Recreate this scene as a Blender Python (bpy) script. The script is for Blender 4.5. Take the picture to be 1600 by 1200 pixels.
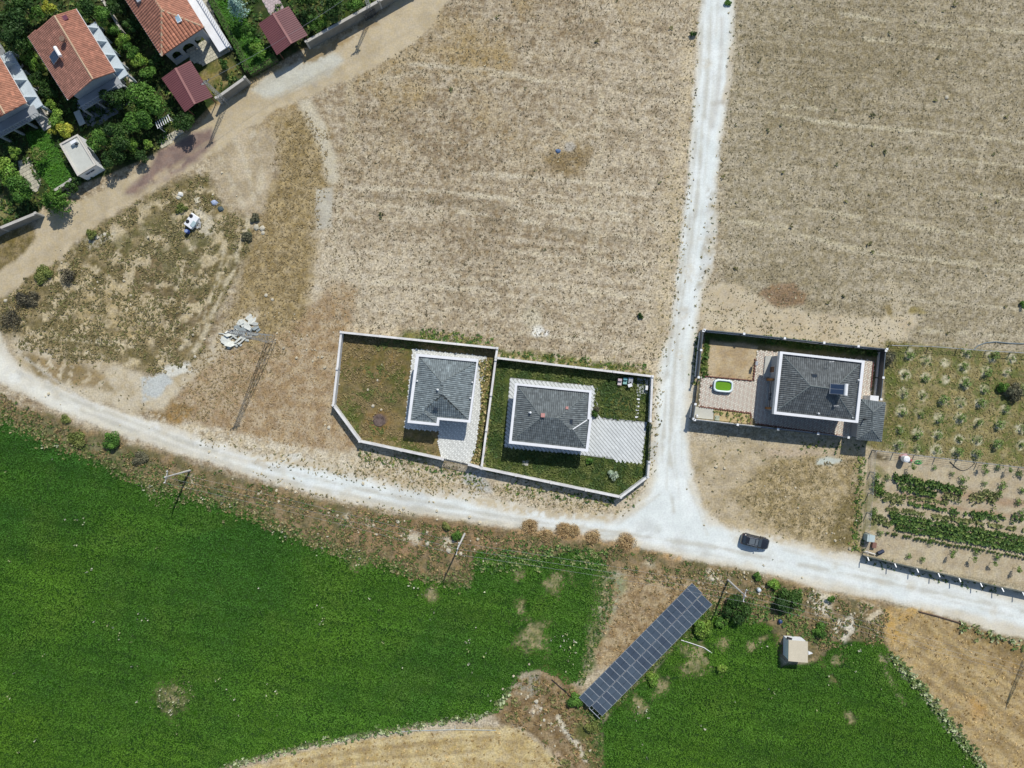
import bpy, math, random
import numpy as np
from mathutils import Vector
random.seed(7)
RNG = np.random.default_rng(11)
for o in list(bpy.data.objects):
    bpy.data.objects.remove(o, do_unlink=True)
SC = bpy.context.scene
COL = SC.collection

# ------------------------------------------------------------------ camera, sky, sun, exposure
H = 111.0                                   # metres above the ground, looking straight down
cam = bpy.data.cameras.new('camera')
cam.sensor_width = 36.0
cam.lens = 18.0 * H / 80.0                  # 160 m of ground across the frame
cam.clip_start = 1.0
cam.clip_end = 6000.0
camo = bpy.data.objects.new('camera', cam)
COL.objects.link(camo)
camo.location = (0, 0, H)
camo.rotation_euler = (0, 0, 0)
SC.camera = camo

SUN_EL = math.radians(47.5)
SUN_AZ = math.atan2(0.383, 0.924)           # clockwise from +Y
world = bpy.data.worlds.new('World')
SC.world = world
world.use_nodes = True
wn = world.node_tree
wn.nodes.clear()
sky = wn.nodes.new('ShaderNodeTexSky')
sky.sky_type = 'NISHITA'
sky.sun_disc = False
sky.sun_elevation = SUN_EL
sky.sun_rotation = SUN_AZ
sky.altitude = 900
bg = wn.nodes.new('ShaderNodeBackground')
bg.inputs['Strength'].default_value = 0.118
wo = wn.nodes.new('ShaderNodeOutputWorld')
wn.links.new(sky.outputs[0], bg.inputs[0])
wn.links.new(bg.outputs[0], wo.inputs[0])
sd = bpy.data.lights.new('sun', 'SUN')
sd.energy = 3.95
sd.angle = math.radians(0.53)
sd.color = (1.0, 0.955, 0.89)
so = bpy.data.objects.new('sun', sd)
COL.objects.link(so)
ldir = Vector((-math.sin(SUN_AZ) * math.cos(SUN_EL), -math.cos(SUN_AZ) * math.cos(SUN_EL), -math.sin(SUN_EL)))
so.rotation_euler = ldir.to_track_quat('-Z', 'Y').to_euler()
so.location = (0, 0, 60)
SC.view_settings.view_transform = 'Standard'
SC.view_settings.look = 'None'
SC.view_settings.exposure = 0.0
SC.view_settings.gamma = 1.0
SC.view_settings.use_curve_mapping = False
SC.cycles.max_bounces = 5
SC.cycles.diffuse_bounces = 3

# ------------------------------------------------------------------ helpers
GAIN = np.array([1.20, 1.155, 1.17])
def lin1(c):
    c = c / 255.0
    return c / 12.92 if c <= 0.04045 else ((c + 0.055) / 1.055) ** 2.4
def A(r, g, b, k=1.0):
    """base colour whose sunlit look is the given display colour"""
    return tuple(min(0.9, lin1(c) / GAIN[i] * k) for i, c in enumerate((r, g, b)))

def P(px, py, z=0.0):
    s = (1.0 - z / H) / 10.0
    return Vector(((px - 800.0) * s, (600.0 - py) * s, z))
def P2(px, py, z=0.0):
    v = P(px, py, z)
    return (v.x, v.y)

def new_mat(name):
    m = bpy.data.materials.new(name)
    m.use_nodes = True
    nt = m.node_tree
    b = nt.nodes.get('Principled BSDF')
    return m, nt, b

def mat(name, col, rough=0.75, var=0.12, scale=1.5, bump=0.0, metal=0.0, spec=None, fine=9.0, fvar=0.08, coat=0.0):
    m, nt, b = new_mat(name)
    N = nt.nodes.new
    tc = N('ShaderNodeTexCoord')
    n1 = N('ShaderNodeTexNoise'); n1.inputs['Scale'].default_value = scale; n1.inputs['Detail'].default_value = 4
    n2 = N('ShaderNodeTexNoise'); n2.inputs['Scale'].default_value = fine; n2.inputs['Detail'].default_value = 3
    nt.links.new(tc.outputs['Object'], n1.inputs['Vector']); nt.links.new(tc.outputs['Object'], n2.inputs['Vector'])
    def rng(src, lo, hi):
        r = N('ShaderNodeMapRange'); r.inputs[1].default_value = 0.3; r.inputs[2].default_value = 0.7
        r.inputs[3].default_value = lo; r.inputs[4].default_value = hi
        nt.links.new(src, r.inputs[0]); return r.outputs[0]
    a = rng(n1.outputs[0], 1 - var, 1 + var); c = rng(n2.outputs[0], 1 - fvar, 1 + fvar)
    mu = N('ShaderNodeMath'); mu.operation = 'MULTIPLY'; nt.links.new(a, mu.inputs[0]); nt.links.new(c, mu.inputs[1])
    vm = N('ShaderNodeVectorMath'); vm.operation = 'SCALE'; vm.inputs[0].default_value = col
    nt.links.new(mu.outputs[0], vm.inputs['Scale'])
    nt.links.new(vm.outputs[0], b.inputs['Base Color'])
    b.inputs['Roughness'].default_value = rough
    b.inputs['Metallic'].default_value = metal
    if spec is not None: b.inputs['Specular IOR Level'].default_value = spec
    if coat: b.inputs['Coat Weight'].default_value = coat
    if bump:
        bp = N('ShaderNodeBump'); bp.inputs['Strength'].default_value = bump; bp.inputs['Distance'].default_value = 0.03
        nt.links.new(n2.outputs[0], bp.inputs['Height']); nt.links.new(bp.outputs[0], b.inputs['Normal'])
    return m

def tint_mat(name, rough=0.8, var=0.15, fine=6.0, spec=0.2, transl=0.0, bump=0.0):
    """colour comes from the per-face attribute 'tint' (each tile, paver or leaf has its own)"""
    m, nt, b = new_mat(name)
    N = nt.nodes.new
    at = N('ShaderNodeAttribute'); at.attribute_name = 'tint'
    tc = N('ShaderNodeTexCoord')
    n2 = N('ShaderNodeTexNoise'); n2.inputs['Scale'].default_value = fine; n2.inputs['Detail'].default_value = 3
    nt.links.new(tc.outputs['Object'], n2.inputs['Vector'])
    r = N('ShaderNodeMapRange'); r.inputs[1].default_value = 0.3; r.inputs[2].default_value = 0.7
    r.inputs[3].default_value = 1 - var; r.inputs[4].default_value = 1 + var
    nt.links.new(n2.outputs[0], r.inputs[0])
    vm = N('ShaderNodeVectorMath'); vm.operation = 'SCALE'
    nt.links.new(at.outputs['Color'], vm.inputs[0]); nt.links.new(r.outputs[0], vm.inputs['Scale'])
    nt.links.new(vm.outputs[0], b.inputs['Base Color'])
    b.inputs['Roughness'].default_value = rough
    b.inputs['Specular IOR Level'].default_value = spec
    if bump:
        bp = N('ShaderNodeBump'); bp.inputs['Strength'].default_value = bump; bp.inputs['Distance'].default_value = 0.02
        nt.links.new(n2.outputs[0], bp.inputs['Height']); nt.links.new(bp.outputs[0], b.inputs['Normal'])
    if transl:
        tr = N('ShaderNodeBsdfTranslucent'); nt.links.new(vm.outputs[0], tr.inputs['Color'])
        mx = N('ShaderNodeMixShader'); mx.inputs[0].default_value = transl
        out = nt.nodes.get('Material Output')
        nt.links.new(b.outputs[0], mx.inputs[1]); nt.links.new(tr.outputs[0], mx.inputs[2]); nt.links.new(mx.outputs[0], out.inputs['Surface'])
    return m

def link(o, parent=None):
    COL.objects.link(o)
    if parent is not None:
        o.parent = parent
    return o
def thing(name, label, cat, loc, group=None):
    o = bpy.data.objects.new(name, None)
    o.empty_display_size = 0.3
    o.location = loc
    COL.objects.link(o)
    o['label'] = label; o['category'] = cat
    if group: o['group'] = group
    return o
def tag(o, label, cat, group=None):
    o['label'] = label; o['category'] = cat
    if group: o['group'] = group
    return o
def wloc(o):
    v = Vector((0, 0, 0))
    while o is not None:
        v += Vector(o.location); o = o.parent
    return v

def fast_mesh(name, verts, faces, tint=None, smooth=False, matidx=None):
    """verts (N,3), faces (M,k) arrays of one face size"""
    me = bpy.data.meshes.new(name)
    verts = np.asarray(verts, dtype=np.float32); faces = np.asarray(faces, dtype=np.int32)
    M, k = faces.shape
    me.vertices.add(len(verts)); me.vertices.foreach_set('co', verts.ravel())
    me.loops.add(M * k); me.loops.foreach_set('vertex_index', faces.ravel())
    me.polygons.add(M)
    me.polygons.foreach_set('loop_start', np.arange(0, M * k, k, dtype=np.int32))
    me.polygons.foreach_set('loop_total', np.full(M, k, dtype=np.int32))
    if smooth: me.polygons.foreach_set('use_smooth', np.ones(M, dtype=bool))
    me.update(calc_edges=True)
    if tint is not None:
        at = me.attributes.new('tint', 'FLOAT_COLOR', 'FACE')
        c = np.ones((M, 4), dtype=np.float32); c[:, :3] = tint
        at.data.foreach_set('color', c.ravel())
    return me

class MB:
    def __init__(s): s.v = []; s.f = []; s.m = []; s.c = []
    def face(s, pts, mi=0, c=None):
        n = len(s.v); s.v += [tuple(p) for p in pts]; s.f.append(tuple(range(n, n + len(pts)))); s.m.append(mi); s.c.append(c)
    def hexa(s, b, t, mi=0, c=None, bottom=True):
        """b, t: lists of 4 (or n) points, bottom and top ring, CCW from above"""
        n0 = len(s.v); n = len(b)
        s.v += [tuple(p) for p in b] + [tuple(p) for p in t]
        s.f.append(tuple(range(n0 + n, n0 + 2 * n))); s.m.append(mi); s.c.append(c)
        if bottom:
            s.f.append(tuple(range(n0 + n - 1, n0 - 1, -1))); s.m.append(mi); s.c.append(c)
        for i in range(n):
            j = (i + 1) % n
            s.f.append((n0 + i, n0 + j, n0 + n + j, n0 + n + i)); s.m.append(mi); s.c.append(c)
    def prism(s, pts, z0, z1, mi=0, c=None, bottom=True):
        s.hexa([(p[0], p[1], z0) for p in pts], [(p[0], p[1], z1) for p in pts], mi, c, bottom)
    def box(s, c, size, rz=0.0, mi=0, col=None):
        x, y, z = c; a, b, h = size[0] / 2, size[1] / 2, size[2] / 2
        ca, sa = math.cos(rz), math.sin(rz)
        ring = [(x + ca * u - sa * w, y + sa * u + ca * w) for u, w in ((-a, -b), (a, -b), (a, b), (-a, b))]
        s.prism(ring, z - h, z + h, mi, col)
    def beam(s, p, q, w, h=None, mi=0, c=None):
        """rectangular bar from p to q"""
        h = h or w
        p = Vector(p); q = Vector(q); d = (q - p)
        if d.length < 1e-6: return
        d.normalize()
        up = Vector((0, 0, 1)) if abs(d.z) < 0.95 else Vector((0, 1, 0))
        a = d.cross(up).normalized() * w / 2; b = a.cross(d).normalized() * h / 2
        r = [-a - b, a - b, a + b, -a + b]
        n0 = len(s.v)
        s.v += [tuple(p + k) for k in r] + [tuple(q + k) for k in r]
        for f in ((0, 1, 2, 3), (7, 6, 5, 4), (0, 4, 5, 1), (1, 5, 6, 2), (2, 6, 7, 3), (3, 7, 4, 0)):
            s.f.append(tuple(n0 + i for i in f)); s.m.append(mi); s.c.append(c)
    def tube(s, p, q, r0, r1=None, n=8, mi=0, c=None, caps=True):
        r1 = r0 if r1 is None else r1
        p = Vector(p); q = Vector(q); d = (q - p).normalized()
        up = Vector((0, 0, 1)) if abs(d.z) < 0.95 else Vector((0, 1, 0))
        a = d.cross(up).normalized(); b = a.cross(d).normalized()
        n0 = len(s.v)
        for (o, r) in ((p, r0), (q, r1)):
            for i in range(n):
                t = 2 * math.pi * i / n
                s.v.append(tuple(o + (a * math.cos(t) + b * math.sin(t)) * r))
        for i in range(n):
            j = (i + 1) % n
            s.f.append((n0 + i, n0 + n + i, n0 + n + j, n0 + j)); s.m.append(mi); s.c.append(c)
        if caps:
            s.f.append(tuple(n0 + i for i in range(n))); s.f.append(tuple(n0 + n + i for i in range(n - 1, -1, -1)))
            s.m += [mi, mi]; s.c += [c, c]
    def path(s, pts, r, n=6, mi=0):
        for a, b in zip(pts[:-1], pts[1:]): s.tube(a, b, r, r, n, mi)
    def loft(s, rings, mi=0, close=True):
        n = len(rings[0]); n0 = len(s.v)
        for r in rings: s.v += [tuple(p) for p in r]
        for k in range(len(rings) - 1):
            for i in range(n):
                j = (i + 1) % n
                s.f.append((n0 + k * n + i, n0 + k * n + j, n0 + (k + 1) * n + j, n0 + (k + 1) * n + i)); s.m.append(mi); s.c.append(None)
        if close:
            s.f.append(tuple(n0 + i for i in range(n - 1, -1, -1))); s.f.append(tuple(n0 + (len(rings) - 1) * n + i for i in range(n)))
            s.m += [mi, mi]; s.c += [None, None]
    def build(s, name, mats, parent=None, smooth=False, kind=None, bevel=0.0):
        if not isinstance(mats, (list, tuple)): mats = [mats]
        off = wloc(parent) if parent is not None else Vector((0, 0, 0))
        me = bpy.data.meshes.new(name)
        me.from_pydata([(x - off.x, y - off.y, z - off.z) for x, y, z in s.v], [], s.f)
        for m in mats: me.materials.append(m)
        if len(mats) > 1: me.polygons.foreach_set('material_index', np.array(s.m, dtype=np.int32))
        if any(c is not None for c in s.c):
            at = me.attributes.new('tint', 'FLOAT_COLOR', 'FACE')
            arr = np.ones((len(s.f), 4), dtype=np.float32)
            for i, c in enumerate(s.c):
                if c is not None: arr[i, :3] = c
            at.data.foreach_set('color', arr.ravel())
        if smooth: me.polygons.foreach_set('use_smooth', np.ones(len(s.f), dtype=bool))
        me.update()
        o = bpy.data.objects.new(name, me)
        link(o, parent)
        if kind: o['kind'] = kind
        if bevel:
            b = o.modifiers.new('bevel', 'BEVEL'); b.width = bevel; b.segments = 2; b.limit_method = 'ANGLE'
        return o
    def local(s, name, mats, loc, **k):
        """a one-mesh thing with its origin at loc"""
        e = bpy.data.objects.new('t', None); e.location = loc
        o = s.build(name, mats, None, **k)
        for v in o.data.vertices: v.co -= Vector(loc)
        o.location = loc
        bpy.data.objects.remove(e)
        return o

def copy_thing(root, loc=None, rz=None, sc=None):
    r = root.copy(); COL.objects.link(r)
    if loc is not None: r.location = loc
    if rz is not None: r.rotation_euler = (0, 0, rz)
    if sc is not None: r.scale = (sc, sc, sc)
    for ch in list(root.children):
        c = ch.copy(); COL.objects.link(c); c.parent = r
        for g in list(ch.children):
            d = g.copy(); COL.objects.link(d); d.parent = c
    return r

ORDW = ['zeroth', 'first', 'second', 'third', 'fourth', 'fifth', 'sixth', 'seventh', 'eighth', 'ninth', 'tenth', 'eleventh', 'twelfth', 'thirteenth', 'fourteenth', 'fifteenth', 'sixteenth', 'seventeenth', 'eighteenth', 'nineteenth', 'twentieth']
TENS = {2: 'twenty', 3: 'thirty', 4: 'forty'}
def ordinal(n):
    if n <= 20: return ORDW[n]
    return {30: 'thirtieth', 40: 'fortieth'}.get(n) or TENS[n // 10] + '-' + ORDW[n % 10]

# ------------------------------------------------------------------ numpy noise and polygon distance
def lattice(seed):
    return np.random.default_rng(seed).random((256, 256)).astype(np.float32)
_LAT = {}
def vnoise(x, y, seed=0):
    if seed not in _LAT: _LAT[seed] = lattice(seed)
    L = _LAT[seed]
    xi = np.floor(x).astype(np.int64); yi = np.floor(y).astype(np.int64)
    fx = (x - xi).astype(np.float32); fy = (y - yi).astype(np.float32)
    fx = fx * fx * (3 - 2 * fx); fy = fy * fy * (3 - 2 * fy)
    x0 = xi & 255; x1 = (xi + 1) & 255; y0 = yi & 255; y1 = (yi + 1) & 255
    return (L[y0, x0] * (1 - fx) + L[y0, x1] * fx) * (1 - fy) + (L[y1, x0] * (1 - fx) + L[y1, x1] * fx) * fy
def fbm(x, y, scale, seed=0, oct=4):
    """scale = size in metres of the largest blobs; result about 0..1"""
    t = 0; a = 1.0; s = 0
    for k in range(oct):
        f = (2 ** k) / scale
        ca, sa = math.cos(0.6 + 1.1 * k), math.sin(0.6 + 1.1 * k)
        t = t + a * vnoise((x * ca - y * sa) * f + 17.3 * k, (x * sa + y * ca) * f + 9.1 * k, seed + k); s += a; a *= 0.55
    return t / s
def sstep(a, b, x):
    t = np.clip((x - a) / (b - a), 0, 1); return t * t * (3 - 2 * t)
def poly_sdf(poly, x, y):
    """signed distance, positive inside"""
    p = np.asarray(poly, dtype=np.float32)
    d = np.full(x.shape, 1e9, dtype=np.float32); ins = np.zeros(x.shape, dtype=bool)
    n = len(p)
    for i in range(n):
        ax, ay = p[i]; bx, by = p[(i + 1) % n]
        ex, ey = bx - ax, by - ay
        wx = x - ax; wy = y - ay
        t = np.clip((wx * ex + wy * ey) / (ex * ex + ey * ey + 1e-9), 0, 1)
        d = np.minimum(d, (wx - t * ex) ** 2 + (wy - t * ey) ** 2)
        if abs(ey) > 1e-9:
            c = ((ay > y) != (by > y)) & (x < ex * (y - ay) / ey + ax)
            ins ^= c
    d = np.sqrt(d)
    return np.where(ins, d, -d)
def line_dist(pts, x, y):
    d = np.full(x.shape, 1e9, dtype=np.float32)
    for (ax, ay), (bx, by) in zip(pts[:-1], pts[1:]):
        ex, ey = bx - ax, by - ay
        wx = x - ax; wy = y - ay
        t = np.clip((wx * ex + wy * ey) / (ex * ex + ey * ey + 1e-9), 0, 1)
        d = np.minimum(d, (wx - t * ex) ** 2 + (wy - t * ey) ** 2)
    return np.sqrt(d)
# ------------------------------------------------------------------ the ground: one sheet of soil, tracks and fields
STEP = 2.5
gx = np.arange(-90, 1690.1, STEP, dtype=np.float32); gy = np.arange(-70, 1270.1, STEP, dtype=np.float32)
GXX, GYY = np.meshgrid(gx, gy)
NYG, NXG = GXX.shape
def srgb(c): return (np.array([lin1(v) for v in c]) / GAIN).astype(np.float32)
G_COL = np.zeros((NYG, NXG, 3), dtype=np.float32)
G_GRAIN = np.full((NYG, NXG), 0.46, dtype=np.float32)
G_REL = np.full((NYG, NXG), 0.05, dtype=np.float32)
REGIONS = ['stubble_field', 'gravel_road', 'dirt_road', 'crop_field', 'straw_field', 'waste_ground', 'yard_ground', 'garden_soil', 'lawn', 'verge']
G_REG = np.zeros((NYG, NXG), dtype=np.int8)
wx_, wy_ = GXX / 10.0, GYY / 10.0
def contrast(n, lo=0.35, hi=0.65): return np.clip((n - lo) / (hi - lo), 0, 1)
def window(bx0, by0, bx1, by1):
    i0 = max(0, int((bx0 + 90) / STEP)); i1 = min(NXG, int((bx1 + 90) / STEP) + 2)
    j0 = max(0, int((by0 + 70) / STEP)); j1 = min(NYG, int((by1 + 70) / STEP) + 2)
    return slice(j0, j1), slice(i0, i1)
SEED = [100]
def paint(poly, c1, c2=None, soft=5, warp=8, ws=2.5, op=1.0, mott=0.0, ms=0.9, vs=2.0, grain=None, relief=None, region=None, line=None, width=0, lohi=(0.38, 0.62)):
    pts = poly if line is None else line
    a = np.array(pts, dtype=np.float32); pad = soft + warp * 1.5 + width + 4
    jj, ii = window(a[:, 0].min() - pad, a[:, 1].min() - pad, a[:, 0].max() + pad, a[:, 1].max() + pad)
    x, y = GXX[jj, ii], GYY[jj, ii]
    if x.size == 0: return
    SEED[0] += 7; sd_ = SEED[0]
    s = poly_sdf(pts, x, y) if line is None else width - line_dist(pts, x, y)
    if warp: s = s + warp * 2 * (fbm(x / 10, y / 10, ws, sd_, 4) - 0.5)
    al = sstep(-soft, soft, s) * op
    if mott: al = al * sstep(mott - 0.07, mott + 0.07, fbm(x / 10, y / 10, ms, sd_ + 3, 3))
    c = srgb(c1)[None, None, :]
    if c2 is not None:
        t = contrast(fbm(x / 10, y / 10, vs, sd_ + 5, 4), *lohi)[..., None]
        c = c * (1 - t) + srgb(c2)[None, None, :] * t
    G_COL[jj, ii] = G_COL[jj, ii] * (1 - al[..., None]) + c * al[..., None]
    if grain is not None: G_GRAIN[jj, ii] = G_GRAIN[jj, ii] * (1 - al) + grain * al
    if relief is not None: G_REL[jj, ii] = G_REL[jj, ii] * (1 - al) + relief * al
    if region is not None: G_REG[jj, ii] = np.where(al > 0.5, REGIONS.index(region), G_REG[jj, ii])
def stroke(line, width, c1, **k):
    k.setdefault('soft', 3); k.setdefault('warp', 3)
    paint(None, c1, line=line, width=width, **k)
def spot(px, py, r, c1, c2=None, **k):
    n = 10
    paint([(px + r * math.cos(t * 2 * math.pi / n), py + r * math.sin(t * 2 * math.pi / n)) for t in range(n)], c1, c2, **k)
def rot_noise(ang, lx, ly, seed, oct=3):
    """streaky noise: long in direction ang (image degrees, downwards right positive)"""
    ca, sa = math.cos(math.radians(ang)), math.sin(math.radians(ang))
    u = wx_ * ca + wy_ * sa; v = -wx_ * sa + wy_ * ca
    t = 0; a = 1; s = 0
    for k in range(oct):
        t = t + a * vnoise(u / lx * 2 ** k + 31 * k, v / ly * 2 ** k, seed + k); s += a; a *= 0.6
    return t / s

# whole sheet: harvested stubble, blotched pale soil and brown straw
big = fbm(wx_, wy_, 22, 1, 3); mid = fbm(wx_, wy_, 3.0, 5, 4); fin = fbm(wx_, wy_, 0.5, 9, 2)
strk = rot_noise(6.5, 16, 0.7, 15, 3); strk2 = rot_noise(5, 9, 0.35, 19, 2)
strk3 = rot_noise(6, 5, 0.30, 23, 2)
blot = contrast(0.50 * fin + 0.16 * mid + 0.17 * strk2 + 0.17 * strk3, 0.36, 0.64)
pale = srgb((202, 186, 160)); brown = srgb((143, 123, 96)); olive = srgb((145, 131, 103))
east = sstep(1090, 1150, GXX)
dark = brown * (1 - east[..., None]) + olive * east[..., None]
lightc = pale * (1 - east[..., None]) + srgb((188, 174, 149)) * east[..., None]
mixv = np.clip(blot * 0.78 + 0.12 + 0.85 * (big - 0.5) + 0.55 * (strk - 0.5) * sstep(230, 330, GYY) * (1 - east) + 0.5 * (strk - 0.5) * east, 0, 1)
# the lower part of both stubble blocks is barer and paler
bare = sstep(330, 470, GYY) * (1 - 0.55 * east) * sstep(470, 640, GXX + 0.15 * GYY)
mixv = np.clip(mixv + 0.22 * bare - 0.10 * (1 - sstep(60, 300, GYY)), 0, 1)
G_COL[:] = dark * (1 - mixv[..., None]) + lightc * mixv[..., None]
yel = contrast(fbm(wx_, wy_, 9, 41, 3), 0.48, 0.72) * (1 - sstep(150, 300, GYY)) * (1 - sstep(900, 1050, GXX))
G_COL[:] = G_COL * (1 - 0.55 * yel[..., None]) + srgb((170, 143, 92)) * 0.55 * yel[..., None]

# pale windrow lines and wheel tracks in the stubble
PALE = (203, 188, 160)
for ln in ([(540, 292), (700, 300), (860, 318), (1040, 345)], [(560, 318), (760, 335), (1000, 372)], [(800, 322), (930, 340), (1040, 350)],
           [(740, 270), (900, 282), (1060, 318)], [(700, 430), (860, 445), (1020, 470)], [(560, 440), (760, 452), (900, 470)],
           [(800, 392), (930, 408), (1010, 412)], [(640, 100), (760, 108), (860, 130)], [(800, 520), (920, 530), (1010, 545)]):
    stroke(ln, 2.4, (210, 196, 170), op=0.85, mott=0.40, ms=1.6, soft=3)
for ln in ([(1120, 335), (1260, 370), (1400, 400), (1600, 425)], [(1200, 175), (1320, 195), (1440, 205), (1600, 222)], [(1150, 305), (1300, 332), (1460, 358), (1620, 380)],
           [(1310, 20), (1400, 36), (1620, 52)], [(1220, 165), (1275, 170)], [(1350, 60), (1500, 75)], [(1120, 345), (1220, 352), (1340, 395), (1620, 418)], [(1400, 465), (1620, 485)],
           [(1430, 515), (1620, 528)], [(1440, 245), (1620, 262)], [(1270, 190), (1430, 205)], [(1500, 300), (1620, 315)]):
    stroke(ln, 2.0, (200, 187, 158), op=0.8, mott=0.40, ms=1.6, soft=2.5)
for ln in ([(950, 150), (935, 300), (930, 420)], [(940, 150), (924, 300), (920, 420)], [(530, 300), (520, 440)], [(545, 300), (535, 440)], [(850, 170), (880, 205), (905, 218)], [(1540, 205), (1530, 270)], [(565, 130), (690, 105), (860, 128)]):
    stroke(ln, 2.4, PALE, op=0.65, mott=0.40, ms=1.4)
for ln in ([(940, 128), (1040, 148)], [(950, 205), (1030, 215)], [(760, 345), (1000, 380)], [(560, 305), (800, 325)]):
    stroke(ln, 4.5, (133, 118, 95), op=0.5, mott=0.40, ms=1.2)

# bare sandy edge of the west stubble block beside the north track
paint([(1092, -80), (1066, 90), (1060, 180), (1044, 260), (1036, 330), (1028, 430), (1020, 500), (985, 560), (1030, 585), (1050, 520), (1068, 330), (1080, 150), (1100, -80)],
      (205, 187, 157), (190, 172, 142), soft=9, warp=10, ws=2, mott=0.36, ms=0.8)
# bare sand north of the east house
paint([(1095, 500), (1100, 450), (1140, 440), (1220, 478), (1290, 492), (1380, 495), (1392, 470), (1400, 445), (1406, 470), (1412, 490), (1428, 490), (1432, 505), (1418, 515), (1420, 530), (1385, 540), (1240, 530), (1100, 512)],
      (206, 190, 162), (196, 178, 149), soft=5, warp=7, ws=1.6, grain=0.16, relief=0.03)
stroke([(1392, 440), (1398, 490)], 7, (190, 175, 148), soft=5)
paint([(1185, 460), (1205, 445), (1240, 443), (1262, 460), (1255, 475), (1215, 480)], (152, 127, 100), (140, 116, 90), soft=4, warp=5, ws=1)
paint([(1380, 480), (1395, 470), (1391, 495)], (150, 132, 92), mott=0.4, soft=4); paint([(1406, 475), (1425, 470), (1450, 490), (1420, 492)], (150, 135, 92), mott=0.42, soft=4)
# trampled brown circle around the blue rag
for s in ((868, 250, 18), (908, 238, 20), (890, 255, 22)): spot(*s, (140, 118, 82), op=0.75, soft=8, warp=6, mott=0.35)
spot(890, 229, 6, (180, 170, 155), soft=4)
spot(840, 517, 9, (232, 226, 214), soft=4, warp=6, mott=0.35); spot(853, 521, 5, (235, 228, 218), soft=3, warp=4, mott=0.35); spot(832, 497, 15, (205, 194, 168), soft=8, op=.6)

# golden brown dry grass strip and the light brown ground south of it
paint([(432, 182), (480, 170), (508, 205), (516, 290), (496, 345), (487, 425), (475, 515), (440, 560), (395, 560), (345, 505), (372, 440), (388, 395), (410, 335), (430, 275), (434, 225)],
      (148, 128, 91), (178, 157, 119), soft=12, warp=16, ws=3, vs=.8, grain=0.35, relief=0.07, region='waste_ground')
paint([(395, 545), (470, 500), (520, 440), (560, 450), (545, 515), (532, 525), (522, 640), (560, 700), (520, 712), (440, 700), (330, 668), (260, 645), (300, 590), (350, 545)],
      (164, 138, 106), (187, 166, 136), soft=10, warp=9, ws=3, vs=1.0, grain=0.33, relief=0.06, region='waste_ground')
paint([(250, 650), (330, 668), (440, 690), (560, 715), (690, 740), (760, 752), (760, 765), (560, 735), (440, 712), (300, 690)],
      (214, 200, 176), (196, 178, 148), soft=6, warp=8, ws=1.2, vs=0.8, mott=0.34, ms=0.8)
paint([(230, 635), (262, 620), (300, 640), (290, 660), (240, 660)], (160, 130, 88), (140, 115, 78), soft=5, warp=8, mott=0.40)
# worn pale tracks down the strip beside it
paint([(352, 205), (415, 192), (432, 215), (425, 290), (402, 330), (380, 333), (352, 300), (330, 265)], (196, 178, 150), (176, 158, 130), soft=8, warp=11, region='waste_ground', grain=.25)
for ln in ([(365, 215), (385, 260), (398, 310)], [(395, 205), (410, 250), (405, 300)], [(345, 250), (365, 290), (380, 320)]): stroke(ln, 4, (206, 192, 166), op=.6, mott=.38, soft=4, warp=6)
stroke([(478, 165), (498, 200), (516, 250), (520, 275)], 11, (204, 192, 168), soft=6, warp=6, grain=.25, op=.9)
stroke([(545, 120), (550, 180), (545, 250)], 8, (190, 173, 143), soft=6, warp=6, op=.7, mott=.36)
paint([(494, 296), (520, 292), (519, 356), (497, 358), (492, 330)], (198, 189, 170), (186, 176, 158), soft=3, warp=3, grain=.2)

# weedy waste plot inside the bend of the track
paint([(-60, 470), (8, 462), (45, 432), (110, 385), (150, 350), (210, 318), (262, 288), (325, 268), (350, 320), (392, 345), (386, 400), (360, 440), (335, 500), (318, 548), (290, 575), (245, 585), (170, 565), (95, 568), (40, 552), (8, 530), (-60, 515)],
      (116, 104, 70), (150, 133, 98), soft=8, warp=10, ws=2.2, vs=1.1, grain=0.38, relief=0.12, region='waste_ground')
paint([(190, 420), (270, 380), (330, 400), (330, 520), (280, 560), (190, 520)], (137, 118, 88), (112, 98, 70), soft=14, warp=14, op=.8, vs=.9)
paint([(10, 470), (110, 390), (210, 325), (320, 285), (380, 345), (350, 440), (310, 540), (245, 580), (95, 560), (20, 530)], (200, 182, 148), soft=8, warp=10, mott=.545, ms=1.5, op=.85)
paint([(150, 395), (260, 330), (330, 330), (360, 380), (330, 470), (250, 430)], (104, 100, 64), soft=10, warp=12, mott=.50, ms=1.8, op=.7)
paint([(110, 455), (180, 440), (260, 480), (265, 520), (190, 540), (120, 500)], (190, 170, 132), (165, 146, 108), soft=10, warp=12, mott=0.47, ms=0.7)
for ln, w in (([(388, 345), (375, 385), (366, 420), (345, 460), (325, 510), (300, 555)], 4), ([(352, 375), (340, 440), (318, 500)], 2.2), ([(300, 385), (285, 420), (278, 450)], 4), ([(312, 490), (296, 520), (283, 545)], 2.2), ([(95, 528), (200, 538), (260, 545)], 3), ([(80, 545), (160, 555)], 2.5)):
    stroke(ln, w, (205, 190, 160), op=.85, mott=0.42, ms=1.1, soft=3, warp=5)
paint([(212, 478), (250, 482), (256, 505), (220, 510)], (188, 172, 140), op=.9, soft=7, warp=6, mott=.36)
paint([(308, 310), (330, 340), (335, 365), (315, 372), (300, 352)], (196, 184, 160), soft=5, warp=6, mott=.3)
paint([(135, 375), (170, 360), (180, 365), (140, 392)], (200, 192, 172), soft=6, warp=7, mott=.42)
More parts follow.
